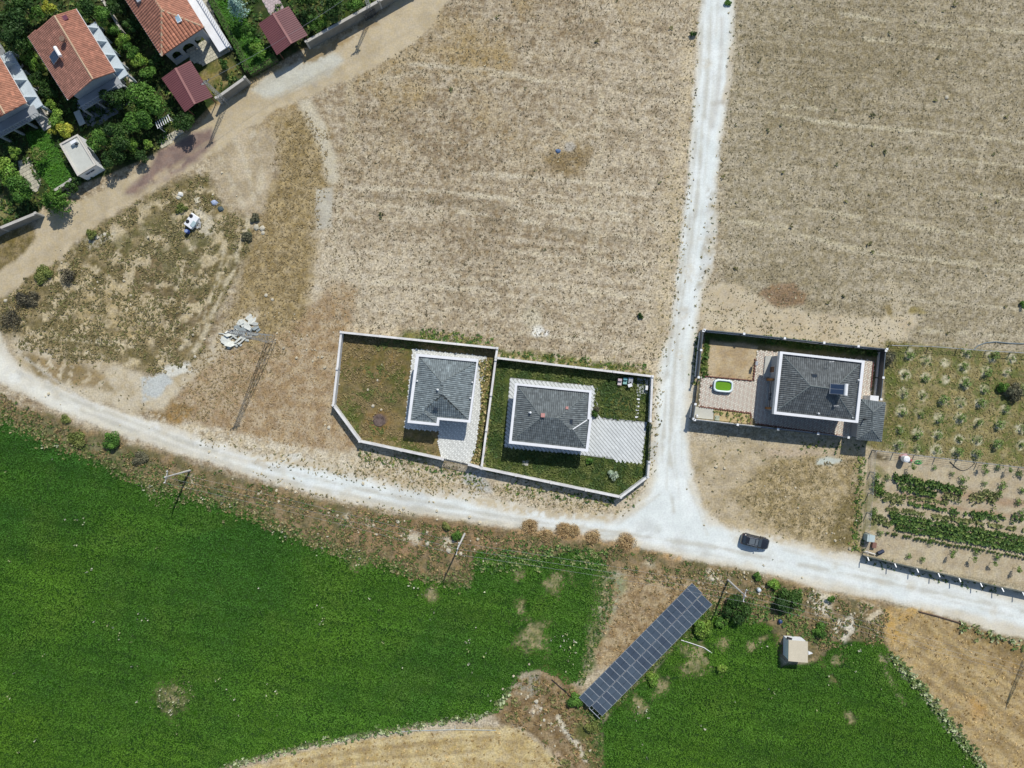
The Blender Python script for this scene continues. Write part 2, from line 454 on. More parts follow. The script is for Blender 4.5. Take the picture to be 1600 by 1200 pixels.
# pale worn soil south of it
paint([(20, 520), (70, 545), (110, 570), (170, 560), (235, 588), (290, 575), (318, 552), (350, 510), (400, 480), (400, 515), (350, 550), (300, 590), (255, 640), (200, 650), (120, 620), (60, 600), (20, 575)],
      (205, 190, 164), (188, 170, 140), soft=8, warp=9, ws=1.8, grain=.2)
paint([(30, 545), (90, 560), (160, 580), (170, 605), (110, 605), (55, 590)], (158, 136, 100), (140, 122, 88), soft=7, warp=9, mott=.40, ms=.8)
paint([(220, 590), (262, 580), (270, 596), (246, 622), (225, 626)], (206, 206, 200), (196, 196, 190), soft=4, warp=4, mott=.3)
paint([(250, 575), (295, 568), (300, 580), (265, 590)], (220, 214, 200), soft=4, warp=5, mott=.34)

# verge below the main road
paint([(-80, 600), (60, 640), (200, 692), (300, 722), (400, 752), (500, 780), (620, 803), (800, 828), (960, 845), (1060, 870), (1200, 900), (1300, 928), (1400, 945), (1400, 1020), (1290, 1040), (1080, 1000), (960, 915), (940, 915), (750, 922), (640, 908), (520, 868), (420, 832), (300, 786), (200, 753), (100, 712), (-80, 660)],
      (150, 128, 96), (112, 104, 72), soft=6, warp=8, ws=2, vs=1.0, grain=.38, relief=.1, region='verge')
paint([(-60, 620), (60, 655), (200, 710), (320, 755), (430, 800), (420, 806), (300, 768), (100, 692), (-60, 640)], (92, 100, 62), (130, 122, 90), soft=6, warp=9, mott=.36)
paint([(560, 800), (700, 815), (820, 832), (820, 850), (730, 870), (640, 870), (540, 840)], (158, 130, 98), (128, 108, 78), soft=8, warp=10, vs=.8)
for p in ((225, 675), (270, 690), (300, 755), (575, 815), (640, 838), (650, 842), (545, 812), (1015, 880), (1000, 900), (1130, 905), (1110, 898), (700, 850), (980, 930)):
    spot(p[0], p[1], 9, (206, 194, 170), soft=7, warp=9, mott=.36, ms=.6)
# brown plot around the solar array
paint([(950, 900), (1010, 885), (1080, 905), (1140, 920), (1110, 950), (1040, 1010), (980, 1030), (925, 1050), (922, 1010), (940, 960)], (150, 126, 94), (180, 158, 124), soft=8, warp=10, ws=2, vs=.8, grain=.4)
paint([(945, 890), (985, 900), (960, 960), (935, 1000), (945, 940)], (170, 166, 140), (146, 148, 112), soft=8, warp=8, mott=.38, ms=.6)

# fields of lush crop
CROPW = [(-90, 640), (10, 652), (60, 678), (100, 698), (150, 716), (200, 740), (230, 752), (300, 772), (350, 788), (400, 802), (440, 828), (480, 846), (520, 856), (560, 866), (600, 878), (650, 898), (700, 912), (735, 912), (738, 880), (745, 862), (800, 868), (850, 872), (900, 860), (938, 868), (948, 890), (938, 930), (925, 985), (912, 1050), (900, 1066), (880, 1066), (850, 1048), (815, 1050), (800, 1075), (790, 1098), (770, 1113), (720, 1124), (650, 1133), (560, 1148), (480, 1164), (400, 1184), (350, 1199), (300, 1215), (200, 1290), (-90, 1290)]
CROPE = [(1082, 985), (1090, 970), (1115, 960), (1200, 972), (1212, 990), (1222, 1040), (1262, 1038), (1290, 1022), (1305, 1006), (1340, 1000), (1384, 1008), (1392, 1032), (1430, 1067), (1460, 1100), (1500, 1150), (1535, 1200), (1590, 1290), (945, 1290), (940, 1180), (936, 1130), (965, 1100), (1015, 1052), (1050, 1015)]
paint(CROPW, (40, 70, 22), (50, 82, 26), soft=5, warp=5, grain=.35, relief=.05, region='crop_field')
paint(CROPE, (40, 70, 22), (50, 82, 26), soft=5, warp=6, grain=.35, relief=.05, region='crop_field')
paint([(900, 1085), (925, 1100), (1100, 945), (1115, 960), (1092, 985), (1050, 1018), (965, 1102), (940, 1128), (942, 1180), (948, 1290), (935, 1290), (932, 1150), (915, 1118), (895, 1100)], (66, 84, 36), (96, 100, 54), soft=5, warp=7, vs=.9, grain=.4, region='verge')
paint([(930, 870), (962, 895), (955, 950), (938, 1000), (925, 1050), (905, 1070), (915, 1000), (928, 940)], (92, 104, 60), (150, 146, 112), soft=7, warp=10, vs=.7, mott=.34, ms=.8, grain=.4)
BARE_CROP = [(830, 995, 24), (845, 985, 14), (870, 912, 20), (815, 950, 10), (812, 900, 9), (672, 932, 6), (672, 928, 10), (265, 1092, 22), (275, 1088, 14), (560, 872, 16), (240, 755, 14), (1088, 1025, 26), (1070, 1045, 12), (1032, 1072, 14), (1000, 1100, 14), (1130, 1005, 9), (1190, 1000, 8), (1332, 1125, 9), (1326, 1118, 6), (1310, 1035, 10), (1380, 1030, 5), (1300, 1060, 9), (995, 1098, 8), (1175, 1010, 7)]
for i, (x, y, r) in enumerate(BARE_CROP):
    spot(x, y, r, (168, 154, 116), (112, 116, 70), soft=r * .5, warp=r * 1.3, mott=.36, ws=1.2, op=.85 if i != 7 else .5, vs=.7)
stroke([(1372, 1020), (1385, 1050), (1398, 1075), (1412, 1098)], 3, (180, 170, 130), op=.7, mott=.4)
stroke([(1262, 1000), (1290, 1045), (1310, 1070)], 3, (130, 116, 80), op=.7, mott=.4)
# wild corner south of the crop
paint([(800, 1080), (822, 1052), (850, 1045), (885, 1062), (905, 1075), (915, 1110), (930, 1140), (940, 1200), (945, 1290), (890, 1290), (885, 1200), (850, 1165), (820, 1142), (785, 1132), (770, 1118)],
      (128, 106, 76), (158, 136, 104), soft=6, warp=8, vs=.9, grain=.4, relief=.1, region='waste_ground')
paint([(900, 1110), (930, 1130), (940, 1180), (945, 1220), (920, 1200), (895, 1150)], (96, 98, 54), (120, 116, 74), soft=6, warp=8, mott=.35)
paint([(815, 1055), (840, 1050), (850, 1068), (830, 1085), (805, 1085)], (156, 148, 128), soft=6, warp=6, mott=.36)
for ln in ([(872, 1120), (885, 1145), (895, 1158)], [(900, 1160), (910, 1180), (917, 1192)]): stroke(ln, 3.4, (212, 200, 176), mott=.3, soft=2)
spot(838, 1108, 8, (208, 190, 166), mott=.42, soft=4, ms=.5, warp=5)
stroke([(870, 1178), (888, 1192), (905, 1215)], 1.6, (196, 170, 140))

# straw fields
SS = dict(soft=5, warp=6, vs=1.4, grain=.32, relief=.05, region='straw_field')
STRS = [(330, 1290), (330, 1222), (380, 1203), (440, 1184), (520, 1164), (580, 1154), (650, 1146), (720, 1140), (790, 1136), (818, 1145), (846, 1168), (872, 1192), (890, 1225), (900, 1290)]
STRE = [(1384, 1002), (1368, 978), (1384, 957), (1420, 952), (1500, 974), (1560, 997), (1690, 1022), (1690, 1290), (1595, 1290), (1538, 1200), (1500, 1150), (1462, 1100), (1432, 1066), (1394, 1030)]
paint(STRS, (206, 184, 136), (184, 160, 114), **SS)
paint(STRE, (186, 160, 116), (160, 138, 100), **SS)
for ln in ([(470, 1190), (600, 1168), (760, 1152), (830, 1165), (870, 1205)], [(500, 1200), (640, 1182), (780, 1172), (840, 1195)], [(430, 1195), (560, 1172), (700, 1160)]):
    stroke(ln, 2.6, (150, 126, 90), op=.55, mott=.40, ms=1.2)
for ln in ([(420, 1195), (560, 1163), (700, 1150), (800, 1142)], [(560, 1195), (720, 1180), (800, 1185)]): stroke(ln, 4, (218, 198, 156), op=.5, mott=.40)
ca, sa = math.cos(math.radians(36)), math.sin(math.radians(36))
wob = fbm(wx_, wy_, 5, 81, 3) * 2.2; u_ = wx_ * ca + wy_ * sa; v_ = -wx_ * sa + wy_ * ca + wob
se = sstep(-4, 4, poly_sdf(STRE, GXX, GYY))
sn = contrast(0.6 * vnoise(u_ / 7, v_ / 0.55, 77) + 0.4 * vnoise(u_ / 2.2, v_ / 0.25, 78), .38, .66)
G_COL[:] = G_COL * (1 - (se * .42)[..., None]) + (srgb((206, 180, 132)) * sn[..., None] + srgb((141, 114, 76)) * (1 - sn[..., None])) * (se * .42)[..., None]
paint([(1384, 952), (1440, 948), (1458, 955), (1400, 968), (1420, 1010), (1395, 1005), (1380, 975)], (200, 162, 100), op=.75, soft=7, warp=8, mott=.36)
paint([(1515, 1090), (1545, 1095), (1540, 1130), (1518, 1120)], (190, 150, 94), op=.7, soft=9, warp=8, mott=.36)
paint([(1386, 1030), (1420, 1040), (1470, 1095), (1520, 1160), (1560, 1220), (1535, 1205), (1490, 1140), (1430, 1072)], (190, 172, 140), op=.6, soft=9, warp=8, mott=.32)
paint([(1500, 968), (1560, 990), (1690, 1015), (1690, 1045), (1590, 1030), (1540, 1005), (1490, 985)], (128, 108, 72), op=.75, soft=6, warp=9, mott=.38)
for ln in ([(1389, 1030), (1415, 1058), (1440, 1085), (1470, 1122), (1500, 1160)],): stroke(ln, 2.0, (222, 214, 188), mott=.44, ms=.7)
paint([(1265, 930), (1300, 925), (1298, 965), (1275, 960)], (212, 200, 178), (196, 180, 152), soft=5, warp=6, mott=.33)
paint([(1300, 970), (1330, 965), (1336, 990), (1318, 1002), (1302, 990)], (216, 205, 185), soft=5, warp=7, mott=.36)
paint([(1340, 938), (1375, 945), (1378, 970), (1355, 975)], (206, 190, 162), soft=6, warp=7, mott=.38)

# dry lot south of the east house
paint([(1078, 690), (1350, 690), (1362, 703), (1358, 760), (1347, 868), (1300, 862), (1200, 835), (1130, 818), (1095, 785), (1074, 745)], (196, 178, 148), (178, 160, 130), soft=6, warp=6, vs=1.0, grain=.25, region='waste_ground')
paint([(1180, 740), (1210, 712), (1345, 712), (1345, 862), (1290, 855), (1190, 820), (1140, 770)], (150, 132, 96), (184, 164, 128), soft=14, warp=14, ws=2, vs=.6, grain=.45, relief=.08)
paint([(1300, 800), (1345, 740), (1345, 860), (1300, 850)], (118, 104, 66), op=.8, soft=10, warp=9, mott=.36)
paint([(1195, 700), (1310, 705), (1310, 712), (1200, 712)], (192, 172, 146), soft=4, warp=4)
paint([(1278, 718), (1296, 714), (1315, 719), (1300, 726), (1276, 726)], (204, 206, 194), soft=2.5, warp=3, grain=.1)
for s in ((1108, 722, 9), (1090, 735, 8), (1200, 745, 14), (1250, 790, 9)): spot(*s, (150, 132, 96), op=.6, soft=6, warp=6, mott=.4)

# fenced orchard plot and vegetable plot on the east side
ORCH = [(1384, 534), (1450, 541), (1540, 548), (1690, 556), (1690, 738), (1600, 730), (1500, 718), (1365, 703), (1352, 690), (1384, 690)]
paint(ORCH, (132, 122, 80), (158, 144, 102), soft=4, warp=5, vs=1.5, grain=.36, relief=.07, region='garden_soil')
paint([(1384, 534), (1412, 540), (1408, 690), (1352, 695), (1384, 640)], (92, 98, 50), (120, 112, 66), soft=8, warp=9, op=.9)
paint(ORCH, (98, 108, 56), soft=4, warp=5, mott=.55, ms=1.6, op=.7)
SAPL = [(1422, 553), (1448, 563), (1477, 567), (1507, 573), (1540, 580), (1573, 582), (1415, 585), (1446, 590), (1476, 594), (1507, 597), (1538, 607), (1410, 615), (1442, 618), (1473, 626), (1500, 628), (1532, 630), (1570, 640), (1408, 642), (1437, 647), (1467, 653), (1499, 653), (1529, 660), (1562, 665), (1595, 670), (1405, 672), (1433, 676), (1465, 679), (1498, 685), (1527, 687), (1558, 693), (1595, 695), (1403, 695), (1432, 700), (1463, 703), (1493, 707), (1525, 710), (1550, 557), (1580, 560), (1510, 553), (1595, 608)]
for i, (x, y) in enumerate(SAPL):
    r = 8.5 + 1.5 * math.sin(i * 2.3)
    spot(x, y, r, (206, 196, 166), (160, 152, 116), soft=2.2, warp=4, ws=.8, op=.95, vs=.45, grain=.4, relief=.03)
    if i not in (2, 8): spot(x, y, r * .45, (96, 104, 56), soft=2.5, warp=3, op=.7, mott=.4, ms=.4)
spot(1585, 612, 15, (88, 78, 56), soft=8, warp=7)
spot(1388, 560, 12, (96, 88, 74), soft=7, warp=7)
VEG = [(1362, 704), (1500, 720), (1600, 731), (1690, 741), (1690, 942), (1580, 912), (1500, 897), (1400, 876), (1347, 866), (1347, 830), (1358, 760)]
paint(VEG, (196, 180, 152), (182, 164, 136), soft=3, warp=4, vs=1.2, grain=.22, relief=.04, region='garden_soil')
paint([(1365, 706), (1392, 712), (1388, 722), (1366, 718)], (112, 98, 70), soft=4, warp=4, mott=.32)
for ln, w in (([(1480, 770), (1560, 782), (1690, 800)], 6), ([(1415, 780), (1500, 795), (1690, 822)], 3), ([(1400, 770), (1480, 782)], 3)): stroke(ln, w, (172, 144, 118), soft=4, warp=3, op=.8)
paint([(1350, 770), (1366, 720), (1385, 740), (1376, 800), (1370, 835), (1349, 835)], (150, 140, 100), soft=5, warp=6, mott=.42)

# yards of the three tiled houses
Y1 = [(533, 519), (777, 544), (751, 731), (690, 718), (562, 689), (520, 633)]
paint(Y1, (138, 120, 84), (114, 104, 68), soft=2, warp=1, vs=1.3, grain=.35, relief=.03, region='yard_ground')
paint([(540, 532), (650, 540), (640, 600), (560, 600), (535, 560)], (142, 120, 82), (116, 104, 64), soft=10, warp=10, vs=.9)
for s in ((545, 580, 14), (555, 645, 16), (625, 590, 14), (630, 610, 10), (645, 535, 20), (640, 695, 14), (655, 705, 14), (615, 690, 12), (545, 655, 10)): spot(*s, (82, 92, 42), op=.85, soft=7, warp=8, mott=.36)
spot(592, 660, 20, (146, 116, 74), soft=9, warp=6, op=.8); spot(593, 657, 10, (104, 88, 80), soft=3, warp=3); spot(594, 661, 5, (72, 60, 54), soft=3, warp=2)
paint([(748, 560), (777, 562), (752, 731), (735, 726), (742, 700), (752, 640)], (120, 108, 66), (150, 130, 92), soft=3, warp=4, mott=.3)
Y2 = [(776, 561), (1020, 588), (1013, 745), (970, 778), (756, 735)]
paint(Y2, (66, 80, 38), (86, 96, 50), soft=2, warp=1, vs=1.0, grain=.35, relief=.02, region='lawn')
paint([(945, 620), (965, 612), (1000, 630), (985, 650), (940, 650), (930, 640)], (110, 108, 62), (86, 98, 48), soft=8, warp=8)
paint([(770, 640), (790, 600), (795, 640), (782, 680), (768, 690)], (96, 106, 60), op=.7, soft=5, warp=6, mott=.45, ms=.6)
Y3 = [(1101, 517), (1385, 546), (1376, 626), (1327, 684), (1084, 655)]
paint(Y3, (150, 134, 104), (120, 110, 76), soft=2, warp=1, vs=1.0, grain=.3, relief=.01, region='yard_ground')
paint([(1103, 531), (1184, 541), (1178, 594), (1100, 588)], (198, 176, 142), (180, 156, 122), soft=1.5, warp=2, vs=2.0, grain=.2)
paint([(1184, 538), (1250, 547), (1340, 556), (1380, 558), (1378, 548), (1250, 533), (1104, 517), (1103, 528)], (70, 88, 40), (100, 104, 60), soft=3, warp=4)
paint([(1102, 520), (1110, 530), (1104, 590), (1094, 590)], (76, 92, 42), soft=2, warp=3, mott=.35)
# green weeds along the outside of the north walls
for pl in ([(640, 520), (700, 527), (778, 538), (776, 552), (700, 538), (620, 528)], [(778, 545), (860, 556), (960, 565), (1020, 580), (1020, 590), (940, 580), (778, 562)]):
    paint(pl, (92, 98, 48), (128, 122, 76), soft=6, warp=9, mott=.38, ms=.6)

# north-west compound
NW = [(-90, -70), (640, -70), (628, 0), (592, 6), (480, 72), (385, 128), (330, 165), (300, 195), (248, 238), (165, 275), (82, 303), (58, 336), (0, 362), (-90, 400)]
paint(NW, (56, 70, 36), (84, 84, 52), soft=2, warp=1, vs=1.6, grain=.35, relief=.03, region='yard_ground')
paint([(40, 208), (72, 200), (112, 270), (108, 290), (85, 300), (60, 270)], (66, 104, 36), (58, 92, 32), soft=3, warp=2, region='lawn', grain=.2)
paint([(325, 0), (365, 0), (405, 60), (430, 95), (400, 112), (385, 100)], (60, 98, 34), (52, 86, 30), soft=3, warp=2, region='lawn', grain=.2)
paint([(310, 115), (350, 85), (376, 110), (335, 150), (318, 150)], (146, 130, 84), (110, 108, 60), soft=3, warp=3, vs=.8)
paint([(-20, 300), (0, 300), (25, 325), (0, 350), (-20, 360)], (176, 160, 116), (140, 134, 90), soft=4, warp=4)
paint([(500, 0), (600, -60), (620, 0), (590, 0), (520, 45)], (70, 84, 40), (96, 92, 60), soft=3, warp=3)
# tracks
NWR = [(-90, 480), (-20, 430), (0, 424), (30, 400), (52, 384), (58, 350), (84, 312), (110, 318), (160, 298), (200, 280), (245, 242), (300, 205), (335, 168), (400, 136), (418, 116), (470, 95), (482, 76), (515, 66), (570, 38), (600, 18), (640, -20), (660, -80), (760, -80), (700, 2), (672, 45), (642, 72), (600, 100), (542, 126), (482, 150), (432, 172), (410, 190), (380, 200), (345, 235), (300, 262), (252, 288), (210, 315), (190, 326), (150, 352), (110, 386), (100, 405), (60, 421), (45, 432), (10, 462), (-20, 480), (-90, 540)]
paint(NWR, (202, 184, 154), (190, 172, 142), soft=3, warp=5, ws=1.5, vs=2.2, grain=.13, relief=.02, region='dirt_road')
paint([(395, 140), (420, 118), (470, 98), (520, 82), (535, 95), (515, 118), (460, 140), (410, 158)], (208, 204, 190), (196, 190, 174), soft=6, warp=7, op=.9)
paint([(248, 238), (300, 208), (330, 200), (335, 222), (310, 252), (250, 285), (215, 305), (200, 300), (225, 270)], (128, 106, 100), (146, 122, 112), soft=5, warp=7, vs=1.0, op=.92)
paint([(215, 296), (260, 262), (290, 250), (285, 262), (250, 282)], (196, 176, 148), op=.8, soft=5, warp=6, mott=.42)
for ln in ([(20, 428), (110, 372), (200, 312), (300, 240), (400, 175), (520, 115), (640, 50)], [(40, 415), (120, 350), (220, 300), (330, 215), (430, 150), (540, 100), (630, 40)]):
    stroke(ln, 2.2, (178, 160, 130), op=.35, mott=.4, ms=2.0)
paint([(470, 140), (510, 120), (515, 128), (480, 146)], (176, 166, 152), op=.6, soft=5, warp=5, mott=.45)
paint([(480, 76), (520, 60), (580, 30), (596, 36), (540, 70), (500, 95), (470, 104)], (180, 152, 112), (150, 128, 92), op=.8, soft=4, warp=6, mott=.36)
paint([(0, 366), (50, 345), (56, 372), (30, 400), (0, 424), (-60, 450), (-60, 390)], (118, 104, 66), (146, 128, 92), soft=4, warp=7, vs=.8, grain=.4)

ROAD = [(-90, 560), (-40, 512), (0, 516), (12, 545), (30, 575), (62, 595), (90, 605), (120, 618), (180, 640), (230, 656), (275, 668), (330, 690), (372, 702), (400, 709), (440, 712), (480, 718), (560, 738), (625, 752), (662, 762), (710, 762), (765, 778), (800, 784), (850, 799), (900, 804), (958, 802), (985, 792), (1003, 770), (1014, 742), (1018, 690), (1021, 640), (1026, 585), (1036, 545), (1046, 512), (1052, 480), (1058, 430), (1066, 380), (1071, 330), (1077, 270), (1079, 200), (1084, 130), (1091, 60), (1098, -20), (1100, -80), (1148, -80), (1147, 0), (1147, 66), (1140, 130), (1131, 190), (1123, 240), (1119, 300), (1120, 355), (1113, 425), (1099, 450), (1091, 500), (1085, 560), (1083, 600), (1076, 680), (1077, 720), (1085, 750), (1098, 786), (1116, 811), (1142, 823), (1180, 829), (1215, 836), (1250, 847), (1300, 861), (1345, 870), (1400, 884), (1450, 893), (1500, 904), (1560, 917), (1690, 948), (1690, 1018), (1560, 989), (1500, 969), (1440, 953), (1380, 937), (1300, 924), (1250, 914), (1200, 896), (1150, 886), (1100, 878), (1060, 868), (1000, 856), (960, 843), (900, 833), (840, 827), (800, 824), (730, 814), (680, 807), (620, 799), (560, 789), (500, 774), (450, 761), (400, 746), (350, 730), (300, 714), (250, 699), (200, 684), (150, 665), (130, 656), (90, 640), (60, 628), (0, 598), (-90, 590)]
paint(ROAD, (224, 214, 196), (216, 205, 185), soft=4, warp=5, ws=1.0, vs=3, grain=.10, relief=.012, region='gravel_road')
paint([(-90, 545), (0, 548), (30, 582), (100, 618), (200, 654), (300, 688), (400, 716), (440, 724), (440, 752), (390, 738), (300, 706), (200, 674), (100, 640), (0, 592), (-90, 580)], (234, 228, 214), (226, 218, 202), soft=9, warp=8, ws=3, vs=3, grain=.09)
paint([(390, 722), (480, 728), (620, 762), (800, 800), (960, 815), (1010, 790), (1024, 740), (1032, 600), (1050, 520), (1066, 400), (1086, 200), (1102, -80), (1143, -80), (1141, 70), (1133, 140), (1122, 230), (1112, 300), (1100, 430), (1076, 560), (1070, 700), (1080, 760), (1110, 822), (1240, 858), (1690, 965), (1690, 1000), (1300, 912), (1150, 876), (1000, 846), (800, 816), (620, 788), (480, 758), (380, 732)],
      (238, 239, 234), (229, 231, 226), soft=8, warp=8, ws=3, vs=3, grain=.09)
paint([(1104, 290), (1118, 300), (1118, 360), (1110, 430), (1096, 448), (1084, 470), (1096, 400), (1102, 350)], (222, 222, 218), (186, 176, 156), soft=4, warp=5, mott=.34, ms=.5, op=.8)
stroke([(1128, 30), (1126, 100), (1119, 160), (1112, 200)], 4, (198, 190, 178), op=.6, soft=4); stroke([(1144, 70), (1138, 130), (1130, 160)], 3.5, (202, 186, 160), op=.7)
stroke([(1114, 162), (1128, 160)], 5, (188, 180, 166), op=.5)
for ln in ([(40, 560), (130, 625), (300, 690), (450, 735), (600, 770), (780, 805), (960, 826), (1150, 860), (1400, 915), (1690, 985)], [(20, 575), (120, 635), (300, 702), (450, 748), (620, 785), (800, 815), (960, 834), (1200, 880), (1500, 950)],
           [(60, 590), (180, 655), (330, 702), (520, 750)], [(1120, -60), (1110, 120), (1092, 320), (1062, 520), (1048, 700), (1060, 800)], [(1106, -60), (1094, 160), (1078, 380), (1044, 600), (1036, 760), (960, 815)], [(1062, 560), (1060, 720), (1100, 830)],
           [(1120, 828), (1300, 875), (1500, 925), (1690, 970)]):
    stroke(ln, 1.7, (232, 230, 224), op=.45, mott=.40, ms=3.0, soft=2.5, warp=2.5)
    stroke([(x + 5, y + 5) for x, y in ln], 1.5, (196, 186, 168), op=.35, mott=.42, ms=3.0, soft=2.5, warp=2.5)
paint([(440, 712), (470, 706), (472, 716), (446, 722), (446, 745), (440, 745)], (226, 222, 210), (214, 208, 196), soft=1.5, warp=1.5, op=.7)
paint([(728, 740), (756, 736), (770, 770), (740, 770), (722, 755)], (190, 190, 186), (180, 178, 172), soft=5, warp=5, op=.8)
paint([(1015, 690), (1028, 690), (1024, 720), (1014, 720)], (196, 194, 188), op=.6, soft=4, warp=4)
spot(1063, 675, 2.5, (170, 150, 120), soft=2, op=.6); spot(1047, 520, 5, (180, 155, 120), soft=3, op=.6)
for p in ((1060, 850, 16), (1010, 828, 20), (1100, 860, 14), (640, 770, 25), (1050, 740, 12)): spot(*p, (200, 197, 190), op=.4, soft=9, warp=9, mott=.42, ms=1.5)
for ln in ([(30, 582), (120, 628), (300, 694), (450, 740), (620, 776), (800, 810), (960, 832), (1100, 852), (1300, 892), (1690, 975)], [(30, 590), (120, 640), (300, 708), (450, 754), (620, 790), (800, 820), (960, 838)], [(1116, -80), (1106, 120), (1088, 320), (1058, 520), (1046, 700), (1052, 800)], [(1102, -80), (1092, 150), (1076, 360), (1044, 560), (1034, 720)]):
    stroke(ln, 2.6, (200, 194, 180), op=.75, mott=.36, ms=4.0, soft=3, warp=4)
for k in range(90):
    t_ = RNG.random(); ax = [(30, 585, 450, 748), (450, 748, 1000, 830), (1000, 830, 1600, 950), (1122, 0, 1050, 740)][k % 4]
    spot(ax[0] + (ax[2] - ax[0]) * t_ + RNG.normal(0, 9), ax[1] + (ax[3] - ax[1]) * t_ + RNG.normal(0, 9), 3 + 6 * RNG.random(), [(200, 196, 184), (246, 246, 242), (206, 190, 164)][k % 3], soft=4, warp=5, op=.35, mott=.38, ms=.6)
# soil showing through along the road edges
for ln in ([(400, 712), (560, 742), (700, 770), (820, 800), (960, 806)], [(560, 728), (660, 752), (740, 766)], [(770, 765), (900, 792), (960, 796)], [(1100, 790), (1140, 818), (1300, 860)]):
    stroke(ln, 6, (198, 178, 144), op=.7, mott=.46, ms=.6, soft=4, warp=7)
stroke([(800, 830), (900, 838), (1000, 860), (1060, 872)], 4, (196, 160, 116), op=.7, mott=.40, soft=3, warp=4)
stroke([(1200, 900), (1300, 928), (1380, 942)], 3, (178, 150, 112), op=.6, mott=.38)
for s in ((828, 824, 11), (880, 829, 12), (896, 830, 9), (925, 838, 10), (978, 846, 12), (850, 838, 9)): spot(*s, (160, 126, 82), op=.85, soft=4, warp=4)

# relief in metres: clods, tufts and furrows
rel = (fbm(wx_, wy_, 1.3, 201, 4) - .5) * 1.6 + (vnoise(wx_ / .32, wy_ / .32, 207) - .5) * .9
G_Z = rel * G_REL
edge = np.minimum(np.minimum(GXX + 90, 1690 - GXX), np.minimum(GYY + 70, 1270 - GYY))
G_Z *= sstep(0, 30, edge)

def soil_material():
    m, nt, b = new_mat('soil')
    N = nt.nodes.new; L = nt.links.new
    at = N('ShaderNodeAttribute'); at.attribute_name = 'soil'
    gr = N('ShaderNodeAttribute'); gr.attribute_name = 'grain'
    tc = N('ShaderNodeTexCoord')
    def noise(scale, det, rough=.6):
        n = N('ShaderNodeTexNoise'); n.inputs['Scale'].default_value = scale; n.inputs['Detail'].default_value = det; n.inputs['Roughness'].default_value = rough
        L(tc.outputs['Object'], n.inputs['Vector']); return n
    n1 = noise(3.2, 4, .7); n2 = noise(0.55, 3); n3 = noise(1.1, 2)
    r = N('ShaderNodeMapRange'); r.inputs[1].default_value = .33; r.inputs[2].default_value = .67; r.inputs[3].default_value = -1; r.inputs[4].default_value = 1
    L(n1.outputs[0], r.inputs[0])
    mu = N('ShaderNodeMath'); mu.operation = 'MULTIPLY'; L(r.outputs[0], mu.inputs[0]); L(gr.outputs['Fac'], mu.inputs[1])
    r2 = N('ShaderNodeMapRange'); r2.inputs[1].default_value = .3; r2.inputs[2].default_value = .7; r2.inputs[3].default_value = -.06; r2.inputs[4].default_value = .06
    L(n2.outputs[0], r2.inputs[0])
    ad = N('ShaderNodeMath'); ad.operation = 'ADD'; L(mu.outputs[0], ad.inputs[0]); L(r2.outputs[0], ad.inputs[1])
    a1 = N('ShaderNodeMath'); a1.operation = 'ADD'; a1.inputs[1].default_value = 1.0; L(ad.outputs[0], a1.inputs[0])
    vm = N('ShaderNodeVectorMath'); vm.operation = 'SCALE'; L(at.outputs['Color'], vm.inputs[0]); L(a1.outputs[0], vm.inputs['Scale'])
    hs = N('ShaderNodeHueSaturation')
    r3 = N('ShaderNodeMapRange'); r3.inputs[1].default_value = .3; r3.inputs[2].default_value = .7; r3.inputs[3].default_value = .88; r3.inputs[4].default_value = 1.12
    L(n3.outputs[0], r3.inputs[0]); L(r3.outputs[0], hs.inputs['Saturation']); L(vm.outputs[0], hs.inputs['Color'])
    L(hs.outputs[0], b.inputs['Base Color'])
    b.inputs['Roughness'].default_value = .95; b.inputs['Specular IOR Level'].default_value = .1
    bp = N('ShaderNodeBump'); bp.inputs['Distance'].default_value = .06
    L(gr.outputs['Fac'], bp.inputs['Strength']); L(n1.outputs[0], bp.inputs['Height']); L(bp.outputs[0], b.inputs['Normal'])
    return m
M_SOIL = soil_material()

